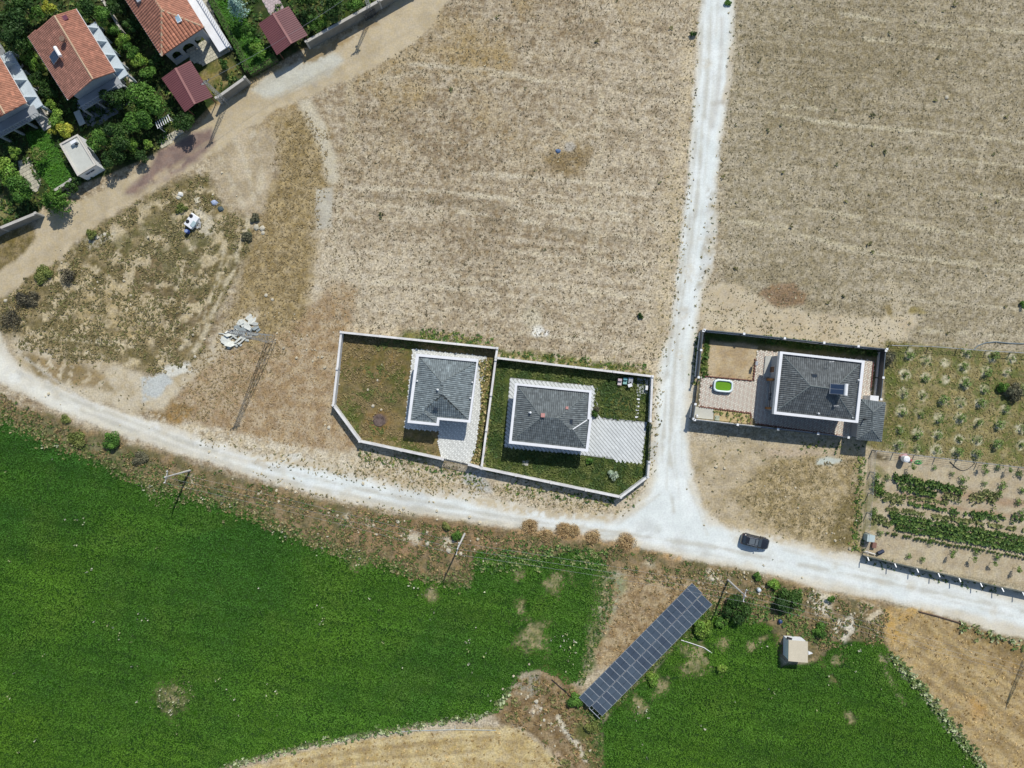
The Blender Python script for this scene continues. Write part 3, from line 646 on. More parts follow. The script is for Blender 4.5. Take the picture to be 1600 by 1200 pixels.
def ground_objects():
    vx = (GXX - 800) / 10; vy = (600 - GYY) / 10
    V = np.stack([vx, vy, G_Z], -1).reshape(-1, 3)
    C = G_COL.reshape(-1, 3); GR = G_GRAIN.reshape(-1)
    idx = np.arange(NYG * NXG).reshape(NYG, NXG)
    q = np.stack([idx[1:, :-1], idx[1:, 1:], idx[:-1, 1:], idx[:-1, :-1]], -1).reshape(-1, 4)
    reg = G_REG[:-1, :-1].reshape(-1)
    for k, nm in enumerate(REGIONS):
        f = q[reg == k]
        if len(f) == 0: continue
        used, inv = np.unique(f, return_inverse=True)
        me = fast_mesh(nm, V[used], inv.reshape(-1, 4), smooth=True)
        a = me.attributes.new('soil', 'FLOAT_COLOR', 'POINT'); c = np.ones((len(used), 4), np.float32); c[:, :3] = C[used]; a.data.foreach_set('color', c.ravel())
        a = me.attributes.new('grain', 'FLOAT', 'POINT'); a.data.foreach_set('value', GR[used])
        me.materials.append(M_SOIL)
        o = link(bpy.data.objects.new(nm, me)); o['kind'] = 'structure'
    # the land beyond the picture, out to the horizon
    rings = [0, 10, 40, 120, 400, 1500, 4000]
    x0, x1, y0, y1 = vx.min(), vx.max(), vy.min(), vy.max()
    n = 48; vs_, cs = [], []
    rng_ = np.random.default_rng(3)
    pal = [srgb((170, 153, 128)), srgb((160, 150, 125)), srgb((58, 86, 34)), srgb((186, 160, 114)), srgb((150, 132, 96))]
    for d in rings:
        rx0, rx1, ry0, ry1 = x0 - d, x1 + d, y0 - d, y1 + d
        pts = [(rx0 + (rx1 - rx0) * t / 12, ry0) for t in range(12)] + [(rx1, ry0 + (ry1 - ry0) * t / 12) for t in range(12)] + \
              [(rx1 - (rx1 - rx0) * t / 12, ry1) for t in range(12)] + [(rx0, ry1 - (ry1 - ry0) * t / 12) for t in range(12)]
        for i, p in enumerate(pts):
            vs_.append((p[0], p[1], 0.0 if d == 0 else -0.01))
            if d <= 10:
                ii = int(np.clip((p[0] * 10 + 800 + 90) / STEP, 0, NXG - 1)); jj = int(np.clip((600 - p[1] * 10 + 70) / STEP, 0, NYG - 1))
                cs.append(G_COL[jj, ii])
            else: cs.append(pal[rng_.integers(0, 5)])
    F = []
    for k in range(len(rings) - 1):
        for i in range(n):
            j = (i + 1) % n
            F.append((k * n + i, (k + 1) * n + i, (k + 1) * n + j, k * n + j))
    me = fast_mesh('ground', np.array(vs_), np.array(F))
    a = me.attributes.new('soil', 'FLOAT_COLOR', 'POINT'); c = np.ones((len(vs_), 4), np.float32); c[:, :3] = np.array(cs); a.data.foreach_set('color', c.ravel())
    a = me.attributes.new('grain', 'FLOAT', 'POINT'); a.data.foreach_set('value', np.full(len(vs_), .3, np.float32))
    me.materials.append(M_SOIL)
    o = link(bpy.data.objects.new('ground', me)); o['kind'] = 'structure'
    if me.polygons[0].normal.z < 0:
        me.flip_normals()
ground_objects()
# ------------------------------------------------------------------ shared materials
M_WHITE = mat('white_render', (0.74, 0.75, 0.75), .7, .05, .8, .05)
M_OFFW = mat('cream_render', (0.56, 0.53, 0.46), .8, .10, .7, .1)
M_CONC = mat('concrete', (0.46, 0.44, 0.40), .9, .14, .6, .2)
M_CONCD = mat('old_concrete', (0.30, 0.29, 0.26), .9, .18, .7, .2)
M_GREYW = mat('grey_render', (0.34, 0.36, 0.37), .8, .08, .8, .05)
M_ANTH = mat('anthracite_metal', (0.055, 0.062, 0.068), .45, .12, 1.0)
M_STEEL = mat('galvanised_steel', (0.42, 0.44, 0.45), .45, .12, 2.0, metal=.5)
M_DARK = mat('black_plastic', (0.015, 0.016, 0.018), .5, .1, 2)
M_GLASS = mat('window_glass', (0.03, 0.04, 0.05), .08, .05, .5, spec=.8)
M_FRAME = mat('window_frame', (0.6, 0.6, 0.6), .4, .03, 1)
M_WOOD = mat('brown_wood', (0.16, 0.085, 0.045), .7, .2, 3)
M_BARK = mat('bark', (0.10, 0.075, 0.05), .95, .3, 3, .3)
M_POLE = mat('weathered_pole', (0.52, 0.50, 0.47), .85, .12, 1.5, .1)
M_BLUE = mat('blue_plastic', (0.035, 0.075, 0.30), .4, .06, 1)
M_WPLA = mat('white_plastic', (0.78, 0.79, 0.78), .4, .05, 1)
M_RIDGEG = mat('grey_ridge_cap', A(112, 118, 118), .7, .12, 2, .1)
M_RIDGEB = mat('beige_ridge_cap', A(196, 168, 138), .8, .14, 2, .1)
M_TILE = tint_mat('roof_tile', .65, .20, 1.6, .3, bump=.1)
M_PAVER = tint_mat('paver', .85, .10, 7, .15)
M_LEAF = tint_mat('leaf', .6, .10, 3, .25, transl=.18)
M_DRY = tint_mat('dry_plant', .9, .12, 3, .1, transl=.1)
M_STONE = tint_mat('stone', .9, .14, 4, .1, bump=.3)
M_SHEET = mat('maroon_roof_sheet', A(124, 76, 78), .42, .07, .5, spec=.45)
M_SHEETW = mat('maroon_roof_edge', A(165, 115, 110), .5, .06, .8)
M_RUST = mat('rusty_brown', (0.14, 0.06, 0.035), .8, .25, 3)

# ------------------------------------------------------------------ low plants, joined where nobody could count them
def in_poly(poly, x, y): return poly_sdf(poly, x, y) > 0
def scatter(poly, per_m2, seed, holes=(), edge=0.0, keep=None):
    """random points in a ground polygon (pixel coordinates), returned in pixels"""
    r = np.random.default_rng(seed)
    a = np.array(poly, np.float32); x0, y0 = a.min(0); x1, y1 = a.max(0)
    x0 = max(x0, -60); y0 = max(y0, -45); x1 = min(x1, 1660); y1 = min(y1, 1245)
    n = int((x1 - x0) * (y1 - y0) / 100.0 * per_m2)
    x = (r.random(n) * (x1 - x0) + x0).astype(np.float32); y = (r.random(n) * (y1 - y0) + y0).astype(np.float32)
    s = poly_sdf(poly, x, y) + (edge * 2 * (fbm(x / 10, y / 10, 1.5, seed, 3) - .5) if edge else 0)
    k = s > 0
    for h in holes: k &= poly_sdf(h, x, y) < 0
    if keep is not None: k &= keep(x, y, r)
    return np.stack([x[k], y[k]], 1)

def tufts(name, pts, size, height, nl, cols, mat_, seed=1, jit=.25, parent=None, kind='stuff', smul=None, width=.30, z0=0.0):
    """pts in pixels; every tuft is nl pointed leaves fanning out of its centre; cols: (N,3) or one colour"""
    r = np.random.default_rng(seed)
    N = len(pts)
    if N == 0: return None
    cx = (pts[:, 0] - 800) / 10; cy = (600 - pts[:, 1]) / 10
    if smul is None: smul = .6 + .8 * r.random(N)
    cols = np.broadcast_to(np.asarray(cols, np.float32), (N, 3))
    tint = cols * (1 + jit * 2 * (r.random((N, 1)) - .5))
    az = r.random((N, nl)) * 2 * np.pi
    L = size * smul[:, None] * (.6 + .7 * r.random((N, nl)))
    off = .35 * size * smul[:, None] * r.random((N, nl))
    hb = height * smul[:, None] * (.15 + .5 * r.random((N, nl))); ht = height * smul[:, None] * (.35 + .75 * r.random((N, nl)))
    bx = cx[:, None] + off * np.cos(az * 1.7); by = cy[:, None] + off * np.sin(az * 1.7)
    dx, dy = np.cos(az), np.sin(az)
    w = L * width
    mx = bx + dx * L * .5; my = by + dy * L * .5; mz = np.maximum(hb, ht) * 1.02
    v0 = np.stack([bx, by, hb * .5], -1); v1 = np.stack([mx - dy * w, my + dx * w, mz], -1)
    v2 = np.stack([bx + dx * L, by + dy * L, ht * .8], -1); v3 = np.stack([mx + dy * w, my - dx * w, mz], -1)
    V = np.stack([v0, v3, v2, v1], 2).reshape(-1, 3); V[:, 2] += z0
    F = np.arange(N * nl * 4).reshape(-1, 4)
    tc = np.repeat(tint, nl, 0) * (1 + .22 * (r.random((N * nl, 1)) - .5))
    me = fast_mesh(name, V, F, tc)
    me.materials.append(mat_)
    o = link(bpy.data.objects.new(name, me), parent)
    if kind: o['kind'] = kind
    return o

LEAFK = 1.75                                            # leaves shade each other, so their own colour is brighter than the mass looks
def green(r, g, b, k=LEAFK): return np.array(A(r, g, b, k), np.float32)
def pick(cols, n, seed, probs=None):
    r = np.random.default_rng(seed); cols = np.array(cols, np.float32)
    return cols[r.choice(len(cols), n, p=probs)]

# lush crop
HOLES = []
for (x, y, r) in BARE_CROP:
    HOLES.append((x, y, r))
def crop_keep(x, y, r):
    k = np.ones(len(x), bool)
    n = fbm(x / 10, y / 10, 1.6, 333, 4)
    for (hx, hy, hr) in HOLES:
        d = np.hypot(x - hx, y - hy) / hr + (n - .5) * 2.4
        k &= (d > .95) | (r.random(len(x)) > .85)
    return k
for poly, sd_ in ((CROPW, 51), (CROPE, 52)):
    p = scatter(poly, 38, sd_, edge=11, keep=crop_keep)
    X, Y = p[:, 0] / 10, p[:, 1] / 10
    t = np.clip(contrast(.75 * fbm(X, Y, 16, 61, 3) + .25 * fbm(X, Y, 3, 65, 3), .32, .68) * .7 + .3 * sstep(700, 1200, p[:, 1]), 0, 1)[:, None]
    lo = green(50, 88, 28, 1.9); hi = green(75, 108, 28, 1.9)
    c = lo * (1 - t) + hi * t
    yl = contrast(fbm(X, Y, 5, 71, 3), .60, .72)[:, None]
    c = c * (1 - .18 * yl) + green(92, 112, 44) * .18 * yl
    row = vnoise((X * math.cos(-.22) - Y * math.sin(-.22)) / 6, (X * math.sin(-.22) + Y * math.cos(-.22)) / .6, 75)
    row2 = vnoise((X * math.cos(-.16) - Y * math.sin(-.16)) / 11, (X * math.sin(-.16) + Y * math.cos(-.16)) / 1.1, 76)
    c = c * (1 + .28 * (row2[:, None] - .5) + .12 * (row[:, None] - .5))
    hm = .62 + .40 * fbm(X, Y, .8, 79, 3) + .30 * (row - .5)
    tufts('crop_plants', p, .19, .17, 3, c, M_LEAF, sd_ + 5, .10, smul=hm.astype(np.float32) * (.75 + .5 * np.random.default_rng(sd_).random(len(p))), width=.36)
# pale seed heads and dry clumps standing in the crop
WHITE_SPOTS = [(1008, 0)]
pc = []
rr = np.random.default_rng(5)
for (x, y, n, s) in ((70, 697, 6, 6), (92, 698, 6, 6), (122, 812, 3, 3), (133, 815, 7, 5), (247, 857, 5, 3), (142, 888, 9, 7), (118, 857, 3, 8), (172, 980, 5, 5), (187, 995, 3, 4), (205, 1005, 4, 8), (192, 985, 6, 14), (225, 965, 10, 12), (68, 1023, 4, 3), (212, 1037, 4, 4), (218, 1096, 2, 3), (236, 1105, 3, 2), (235, 765, 24, 12), (340, 1058, 3, 4), (374, 1117, 3, 4),
                     (356, 1086, 5, 7), (500, 946, 5, 6), (505, 968, 12, 12), (15, 1088, 3, 3), (575, 935, 5, 4), (600, 1002, 4, 3), (680, 962, 6, 12), (735, 998, 5, 4), (737, 1010, 6, 10), (743, 979, 3, 3), (760, 1020, 4, 8), (732, 1034, 3, 3), (769, 1092, 5, 8), (655, 1131, 5, 8), (479, 1158, 3, 2), (430, 1085, 5, 8), (318, 775, 10, 8), (355, 790, 14, 12), (437, 830, 20, 14), (500, 850, 16, 14), (560, 870, 20, 18),
                     (885, 1000, 28, 16), (890, 1030, 14, 12), (1340, 1013, 4, 3), (1338, 1037, 6, 6), (1290, 1060, 6, 8), (1205, 1083, 6, 6), (1190, 1005, 8, 8), (1100, 1145, 4, 10), (1010, 1160, 3, 6), (1000, 1112, 14, 12), (265, 1092, 45, 22), (650, 920, 12, 16)):
    pc.append(np.stack([x + rr.normal(0, s * .6, n), y + rr.normal(0, s * .6, n)], 1))
p = np.concatenate(pc).astype(np.float32)
rs = scatter(CROPW, .012, 77); rs2 = scatter(CROPE, .010, 78)
p = np.concatenate([p, rs, rs2])
tufts('pale_seed_heads', p[::2], .17, .5, 4, pick([A(214, 216, 180), A(190, 196, 140), A(226, 222, 200)], len(p[::2]), 3), M_DRY, 8, .2, width=.40)

# stubble weeds on the two harvested blocks and dry grass tufts
STUBW = [(640, 70), (700, 0), (720, -60), (1095, -60), (1066, 270), (1045, 430), (1024, 560), (1015, 585), (780, 545), (532, 515), (525, 520), (500, 440), (520, 300), (545, 130)]
STUBE = [(1150, -60), (1680, -60), (1680, 550), (1400, 535), (1385, 540), (1098, 510), (1098, 455), (1120, 430), (1122, 300), (1140, 150)]
p = scatter(STUBW, 2.2, 91, keep=lambda x, y, r: fbm(x / 10, y / 10, 1.6, 93, 3) > .40)
lowr = sstep(330, 470, p[:, 1])[:, None]
c = pick([A(124, 112, 88, 1.1), A(140, 126, 100, 1.1), A(110, 102, 80, 1.1), A(196, 182, 152, 1.1)], len(p), 4) * (1 - lowr * .15)
tufts('stubble_weeds', p, .17, .06, 4, c, M_DRY, 9, .25)
p = scatter(STUBE, 1.8, 95, keep=lambda x, y, r: fbm(x / 10, y / 10, 1.4, 97, 3) > .42)
tufts('stubble_weeds', p, .16, .06, 4, pick([A(124, 116, 90, 1.1), A(138, 130, 102, 1.1), A(108, 102, 78, 1.1), A(192, 182, 152, 1.1)], len(p), 5), M_DRY, 10, .25)
for st, sd_, cc_ in ((STUBW, 171, [A(112, 100, 78), A(98, 90, 68), A(128, 112, 86)]), (STUBE, 172, [A(106, 98, 74), A(94, 88, 66), A(122, 112, 84)])):
    p = scatter(st, 4.0, sd_, keep=lambda x, y, r: fbm(x / 10, y / 10, 2.5, 175, 3) + .25 * (r.random(len(x)) - .5) > .42)
    tufts('stubble_weeds', p, .115, .05, 2, pick(cc_, len(p), sd_), M_DRY, sd_, .2, width=.5)
# a few bigger dark weeds
p = np.concatenate([scatter(STUBE, .018, 101), scatter(STUBW, .006, 102)])
tufts('dark_weeds', p, .34, .3, 7, pick([green(86, 88, 56), green(100, 96, 62)], len(p), 6), M_LEAF, 11, .3)
# dark little weeds along the tracks
def along(line, w, per_m, seed):
    r = np.random.default_rng(seed); out = []
    for (ax, ay), (bx, by) in zip(line[:-1], line[1:]):
        L = math.hypot(bx - ax, by - ay); n = max(1, int(L / 10 * per_m))
        t = r.random(n); off = r.normal(0, w, n)
        out.append(np.stack([ax + (bx - ax) * t - (by - ay) / L * off, ay + (by - ay) * t + (bx - ax) / L * off], 1))
    return np.concatenate(out).astype(np.float32)
NTL = [(1090, 0), (1082, 130), (1076, 270), (1066, 380), (1054, 470), (1034, 545), (1028, 590), (1024, 640), (1020, 700)]
NTR = [(1148, 0), (1140, 130), (1124, 240), (1119, 320), (1110, 430), (1098, 470), (1090, 515), (1086, 560), (1084, 600)]
p = np.concatenate([along(NTL, 5, 3.0, 1), along([(1062, 260), (1045, 430), (1030, 560)], 12, 5, 2), along(NTR, 4, 1.5, 3), along([(1112, 300), (1100, 430), (1080, 520)], 7, 1.8, 4), along([(1030, 590), (1024, 680), (1016, 745)], 4, 4, 5),
                    along([(410, 712), (560, 742), (700, 768)], 8, 9, 6), along([(560, 722), (690, 748), (760, 762)], 10, 20, 7), along([(770, 762), (860, 782), (960, 790)], 8, 16, 8), along([(400, 742), (520, 780), (660, 806)], 3, 3, 9), along([(300, 690), (400, 705)], 6, 4, 10),
                    along([(20, 560), (120, 590), (240, 620)], 14, 2.2, 11), along([(1100, 720), (1150, 790), (1240, 830)], 26, 4, 12), along([(1110, 700), (1300, 730)], 14, 4, 13), along([(1100, 488), (1240, 515), (1380, 530)], 10, 3, 14), along([(960, 800), (990, 790), (1010, 750)], 5, 3, 15), along([(870, 560), (1010, 580)], 26, 5, 16), along([(640, 520), (780, 540)], 12, 10, 17)])
tufts('roadside_weeds', p, .17, .10, 5, pick([green(86, 90, 56), green(112, 106, 70), green(136, 122, 86), green(96, 88, 62), green(150, 134, 98)], len(p), 7), M_LEAF, 12, .3)
# green weeds hugging the outside of the walls
p = np.concatenate([scatter([(660, 512), (778, 530), (776, 546), (650, 530)], 6, 111, edge=6), scatter([(780, 545), (860, 552), (1015, 572), (1020, 586), (900, 573), (780, 560)], 6, 112, edge=7, keep=lambda x, y, r: r.random(len(x)) < .75), along([(1093, 522), (1086, 600)], 3.5, 16, 113),
                    along([(560, 708), (690, 735), (752, 752)], 5, 6, 114), along([(776, 560), (752, 735)], 4, 7, 115), along([(790, 762), (960, 785)], 6, 7, 116), along([(975, 790), (1000, 765)], 5, 4, 117), along([(1345, 715), (1338, 860)], 5, 12, 118), along([(1350, 874), (1560, 925)], 4, 3, 119), along([(1250, 700), (1350, 700)], 5, 4, 120)])
tufts('wall_weeds', p, .24, .18, 6, pick([green(66, 92, 38), green(90, 108, 50), green(54, 76, 34), green(128, 124, 72)], len(p), 8), M_LEAF, 13, .3)

# golden strip, waste plot, verges
GOLD = [(432, 182), (480, 172), (508, 205), (516, 290), (496, 345), (485, 425), (470, 520), (440, 560), (400, 620), (330, 660), (260, 640), (300, 590), (345, 505), (388, 395), (430, 275)]
p = scatter(GOLD, 9, 121, edge=24)
tufts('dry_grass', p, .17, .10, 4, pick([A(152, 133, 97, 1.2), A(178, 157, 117, 1.2), A(128, 111, 80, 1.2), A(162, 145, 110, 1.2)], len(p), 9), M_DRY, 14, .25)
BROWN = [(395, 545), (470, 500), (520, 450), (560, 450), (532, 520), (522, 640), (560, 700), (440, 695), (330, 668)]
p = scatter(BROWN, 7, 123, edge=12)
tufts('dry_grass', p, .15, .07, 4, pick([A(160, 134, 98, 1.4), A(180, 158, 124, 1.4), A(134, 112, 82, 1.4)], len(p), 10), M_DRY, 15, .25)
WASTE = [(0, 470), (45, 436), (110, 390), (150, 354), (210, 320), (262, 290), (322, 272), (350, 320), (392, 345), (386, 400), (360, 440), (335, 500), (318, 548), (290, 575), (245, 585), (170, 565), (95, 568), (40, 552), (0, 520)]
def waste_keep(x, y, r):
    d = np.minimum(line_dist([(388, 345), (366, 420), (300, 555)], x, y), line_dist([(352, 375), (318, 500)], x, y))
    return (fbm(x / 10, y / 10, 1.8, 131, 3) + .12 * (r.random(len(x)) - .5) > .47) & (d > 4)
p = scatter(WASTE, 13, 125, edge=8, keep=waste_keep)
tufts('scrub_weeds', p, .21, .14, 5, pick([green(106, 98, 64), green(128, 114, 78), green(92, 86, 58), green(140, 126, 92), green(104, 102, 62)], len(p), 11), M_LEAF, 16, .3)
VERGE = [(0, 612), (60, 648), (200, 698), (300, 728), (400, 756), (500, 784), (620, 808), (800, 832), (960, 848), (1060, 873), (1200, 904), (1300, 931), (1390, 948), (1380, 1000), (1290, 1018), (1210, 965), (1110, 950), (1060, 920), (960, 890), (900, 858), (750, 868), (735, 915), (700, 918), (640, 903), (520, 864), (420, 828), (300, 782), (200, 750), (100, 706), (0, 662)]
p = scatter(VERGE, 12, 127, edge=8, keep=lambda x, y, r: fbm(x / 10, y / 10, 1.5, 141, 3) > .44)
tufts('verge_weeds', p, .24, .20, 5, pick([green(94, 100, 54), green(120, 104, 70), green(140, 120, 84), green(72, 92, 44), green(110, 98, 72)], len(p), 12), M_LEAF, 17, .3)
VG2 = [(740, 868), (800, 850), (900, 850), (950, 862), (945, 900), (900, 880), (850, 885), (745, 900)]
p = scatter(VG2, 11, 128, edge=16, keep=lambda x, y, r: fbm(x / 10, y / 10, 1.3, 149, 3) > .40)
tufts('verge_weeds', p, .26, .3, 5, pick([green(60, 96, 36), green(92, 116, 54), green(60, 86, 40), green(130, 134, 88)], len(p), 13), M_LEAF, 18, .25)
p = scatter([(1080, 985), (1110, 945), (1200, 930), (1250, 920), (1260, 985), (1300, 990), (1300, 1010), (1240, 1000), (1215, 970), (1150, 975), (1110, 965)], 6, 129, edge=8)
tufts('verge_weeds', p, .28, .3, 5, pick([green(60, 92, 40), green(84, 108, 50), green(110, 116, 66)], len(p), 14), M_LEAF, 19, .3)
p = scatter([(800, 1080), (822, 1052), (885, 1062), (915, 1110), (940, 1200), (945, 1240), (890, 1240), (850, 1165), (785, 1128)], 5, 130, edge=7, keep=lambda x, y, r: fbm(x / 10, y / 10, 1.5, 143, 3) > .46)
tufts('scrub_weeds', p, .30, .24, 6, pick([green(110, 92, 60), green(138, 114, 80), green(88, 92, 50), green(120, 116, 74)], len(p), 15), M_LEAF, 20, .3)
p = scatter([(950, 900), (1010, 888), (1080, 908), (1140, 920), (1040, 1010), (930, 1045), (940, 960)], 4, 132, edge=7, keep=lambda x, y, r: fbm(x / 10, y / 10, 1.2, 145, 3) > .45)
tufts('dry_grass', p, .24, .13, 5, pick([A(150, 124, 88, 1.4), A(176, 152, 116, 1.4), A(120, 104, 72, 1.4)], len(p), 16), M_DRY, 21, .25)
p = np.concatenate([scatter(STRE, 1.6, 133, edge=6), scatter(STRS, 1.2, 134, edge=6)])
tufts('straw_stubble', p, .2, .09, 5, pick([A(160, 134, 90, 1.4), A(196, 168, 120, 1.4), A(132, 108, 70, 1.4)], len(p), 17), M_DRY, 22, .25)
p = np.concatenate([along([(1390, 1020), (1430, 1064), (1462, 1100), (1500, 1150), (1536, 1200)], 4, 14, 135), along([(350, 1199), (480, 1164), (650, 1134), (770, 1114), (800, 1076)], 3, 6, 136), along([(1500, 975), (1600, 1010)], 5, 5, 137)])
tufts('field_edge_weeds', p, .34, .4, 6, pick([green(84, 104, 56), green(150, 156, 120), green(110, 120, 72)], len(p), 18), M_LEAF, 23, .3)
DRYLOT = [(1190, 735), (1345, 712), (1345, 862), (1290, 852), (1190, 815), (1150, 770)]
p = scatter(DRYLOT, 9, 138, edge=9, keep=lambda x, y, r: fbm(x / 10, y / 10, 1.4, 147, 3) > .44)
tufts('dry_grass', p, .16, .08, 4, pick([A(146, 130, 94, 1.2), A(174, 156, 120, 1.2), A(120, 110, 76, 1.2)], len(p), 19), M_DRY, 24, .25)
# grass and weeds inside the yards
p = scatter(Y1, 13, 140, holes=[[(632, 540), (765, 552), (740, 735), (684, 725), (684, 690), (632, 690)]], keep=lambda x, y, r: (fbm(x / 10, y / 10, 2, 151, 3) > .42) & (np.hypot(x - 592, y - 659) > 9))
g1 = contrast(fbm(p[:, 0] / 10, p[:, 1] / 10, 2.6, 153, 3), .48, .64)[:, None]
tufts('yard_weeds', p, .22, .14, 5, np.array(A(144, 126, 88, 1.3)) * (1 - g1) + green(90, 98, 50) * g1, M_LEAF, 25, .3)
H2HOLE = [(790, 588), (930, 602), (927, 652), (1012, 658), (1003, 725), (908, 712), (786, 700)]
p = scatter(Y2, 14, 142, holes=[H2HOLE])
g1 = contrast(fbm(p[:, 0] / 10, p[:, 1] / 10, 1.5, 155, 3), .4, .62)[:, None]
tufts('lawn_grass', p, .26, .20, 4, green(58, 76, 36) * (1 - g1) + green(92, 98, 52) * g1, M_LEAF, 26, .25)
p = scatter([(748, 562), (776, 562), (752, 730), (734, 726), (744, 700), (754, 640)], 16, 166)
tufts('yard_weeds', p, .26, .3, 6, pick([green(84, 94, 44), green(140, 128, 84), green(110, 104, 62), green(168, 150, 108)], len(p), 46), M_LEAF, 47, .3)
p = np.concatenate([scatter([(1186, 534), (1250, 542), (1340, 552), (1380, 556), (1380, 548), (1250, 532), (1186, 524)], 9, 144), scatter([(1103, 524), (1108, 530), (1102, 590), (1096, 590)], 8, 145)])
tufts('yard_weeds', p, .36, .36, 6, pick([green(62, 88, 36), green(90, 100, 48)], len(p), 20), M_LEAF, 27, .3)
p = scatter(ORCH, 8, 146, edge=4, keep=lambda x, y, r: np.min([np.hypot(x - sx, y - sy) for sx, sy in SAPL], 0) > 9)
g1 = contrast(fbm(p[:, 0] / 10, p[:, 1] / 10, 1.6, 157, 3), .46, .66)[:, None]
tufts('orchard_weeds', p, .19, .10, 5, green(150, 136, 92, 1.4) * (1 - g1) + green(110, 114, 62, 1.6) * g1, M_LEAF, 28, .25)
rb = []
rr = np.random.default_rng(12)
for i, (x, y) in enumerate(SAPL):
    n = 15 if i not in (2, 8, 5) else 5
    t = rr.random(n) * 6.283; q = rr.normal(7.6, 1.6, n) if i % 3 else rr.random(n) * 8
    rb.append(np.stack([x + q * np.cos(t), y + q * np.sin(t)], 1))
p = np.concatenate(rb).astype(np.float32)
tufts('basin_weeds', p, .19, .14, 5, pick([green(90, 104, 50), green(120, 124, 72), green(74, 92, 42), green(128, 126, 82, 1.5)], len(p), 21), M_LEAF, 29, .3)
p = np.concatenate([scatter([(900, 1085), (925, 1100), (1100, 945), (1115, 960), (1092, 985), (1050, 1018), (965, 1102), (940, 1128), (944, 1200), (930, 1190), (925, 1140), (900, 1100)], 12, 161, edge=5), scatter([(930, 870), (962, 895), (955, 950), (938, 1000), (925, 1050), (905, 1070), (915, 1000), (928, 940)], 7, 162, edge=9)])
tufts('verge_weeds', p, .24, .2, 5, pick([green(66, 92, 38), green(92, 104, 52), green(120, 120, 76), green(56, 80, 34)], len(p), 40), M_LEAF, 41, .3)
p = along([(0, 655), (60, 680), (100, 698), (150, 716), (200, 740), (260, 762), (350, 788), (400, 802), (440, 828), (520, 856), (600, 878), (650, 898), (735, 912)], 7, 16, 163)
tufts('field_edge_weeds', p, .26, .25, 5, pick([green(58, 86, 34), green(84, 98, 50), green(112, 112, 70), green(130, 124, 88)], len(p), 42), M_LEAF, 43, .3)
p = np.concatenate([scatter([(222, 745), (262, 758), (300, 785), (270, 800), (235, 785)], 5, 164, edge=8), scatter([(250, 1075), (290, 1060), (310, 1085), (270, 1115), (245, 1105)], 5, 165, edge=8)])
tufts('pale_seed_heads', p, .15, .42, 4, pick([A(176, 176, 132), A(150, 154, 104)], len(p), 44), M_DRY, 45, .2, width=.3)
NWL = [[(40, 208), (72, 200), (112, 270), (108, 290), (85, 300), (60, 270)], [(325, 0), (365, 0), (405, 60), (430, 95), (400, 112), (385, 100)]]
p = np.concatenate([scatter(q, 14, 148 + i) for i, q in enumerate(NWL)])
tufts('lawn_grass', p, .22, .14, 4, pick([green(62, 104, 34), green(72, 112, 36)], len(p), 22), M_LEAF, 30, .2)
NWG = [(-60, -40), (640, -40), (590, 0), (478, 66), (382, 120), (332, 150), (250, 232), (160, 268), (60, 328), (-60, 380)]
p = scatter(NWG, 4, 150, holes=[[(296, 0), (330, 0), (375, 100), (318, 150), (258, 100), (300, 70)], [(420, -40), (440, 0), (415, 30), (390, -40)], [(30, 245), (70, 295), (50, 300), (25, 250)]] + NWL)
tufts('garden_weeds', p, .34, .28, 6, pick([green(48, 74, 30), green(70, 92, 38), green(96, 104, 50), green(40, 60, 26)], len(p), 23), M_LEAF, 31, .3)
# ------------------------------------------------------------------ buildings: helpers
def lerp(a, b, t): return Vector(a) * (1 - t) + Vector(b) * t
def inset_poly(pts, d):
    """shrink a CCW polygon (list of 2-vectors) by d"""
    n = len(pts); out = []
    for i in range(n):
        p0, p1, p2 = Vector(pts[i - 1]), Vector(pts[i]), Vector(pts[(i + 1) % n])
        e1 = (p1 - p0).normalized(); e2 = (p2 - p1).normalized()
        n1 = Vector((-e1.y, e1.x)); n2 = Vector((-e2.y, e2.x))
        k = 1 + n1.dot(n2)
        out.append(p1 + (n1 + n2) * (d / max(k, .2)))
    return out
def ccw(pts):
    a = sum(p[0] * q[1] - q[0] * p[1] for p, q in zip(pts, pts[1:] + pts[:1]))
    return pts if a > 0 else pts[::-1]
def pin(poly, x, y):
    c = False
    for (ax, ay), (bx, by) in zip(poly, poly[1:] + poly[:1]):
        if (ay > y) != (by > y) and x < (bx - ax) * (y - ay) / (by - ay) + ax: c = not c
    return c

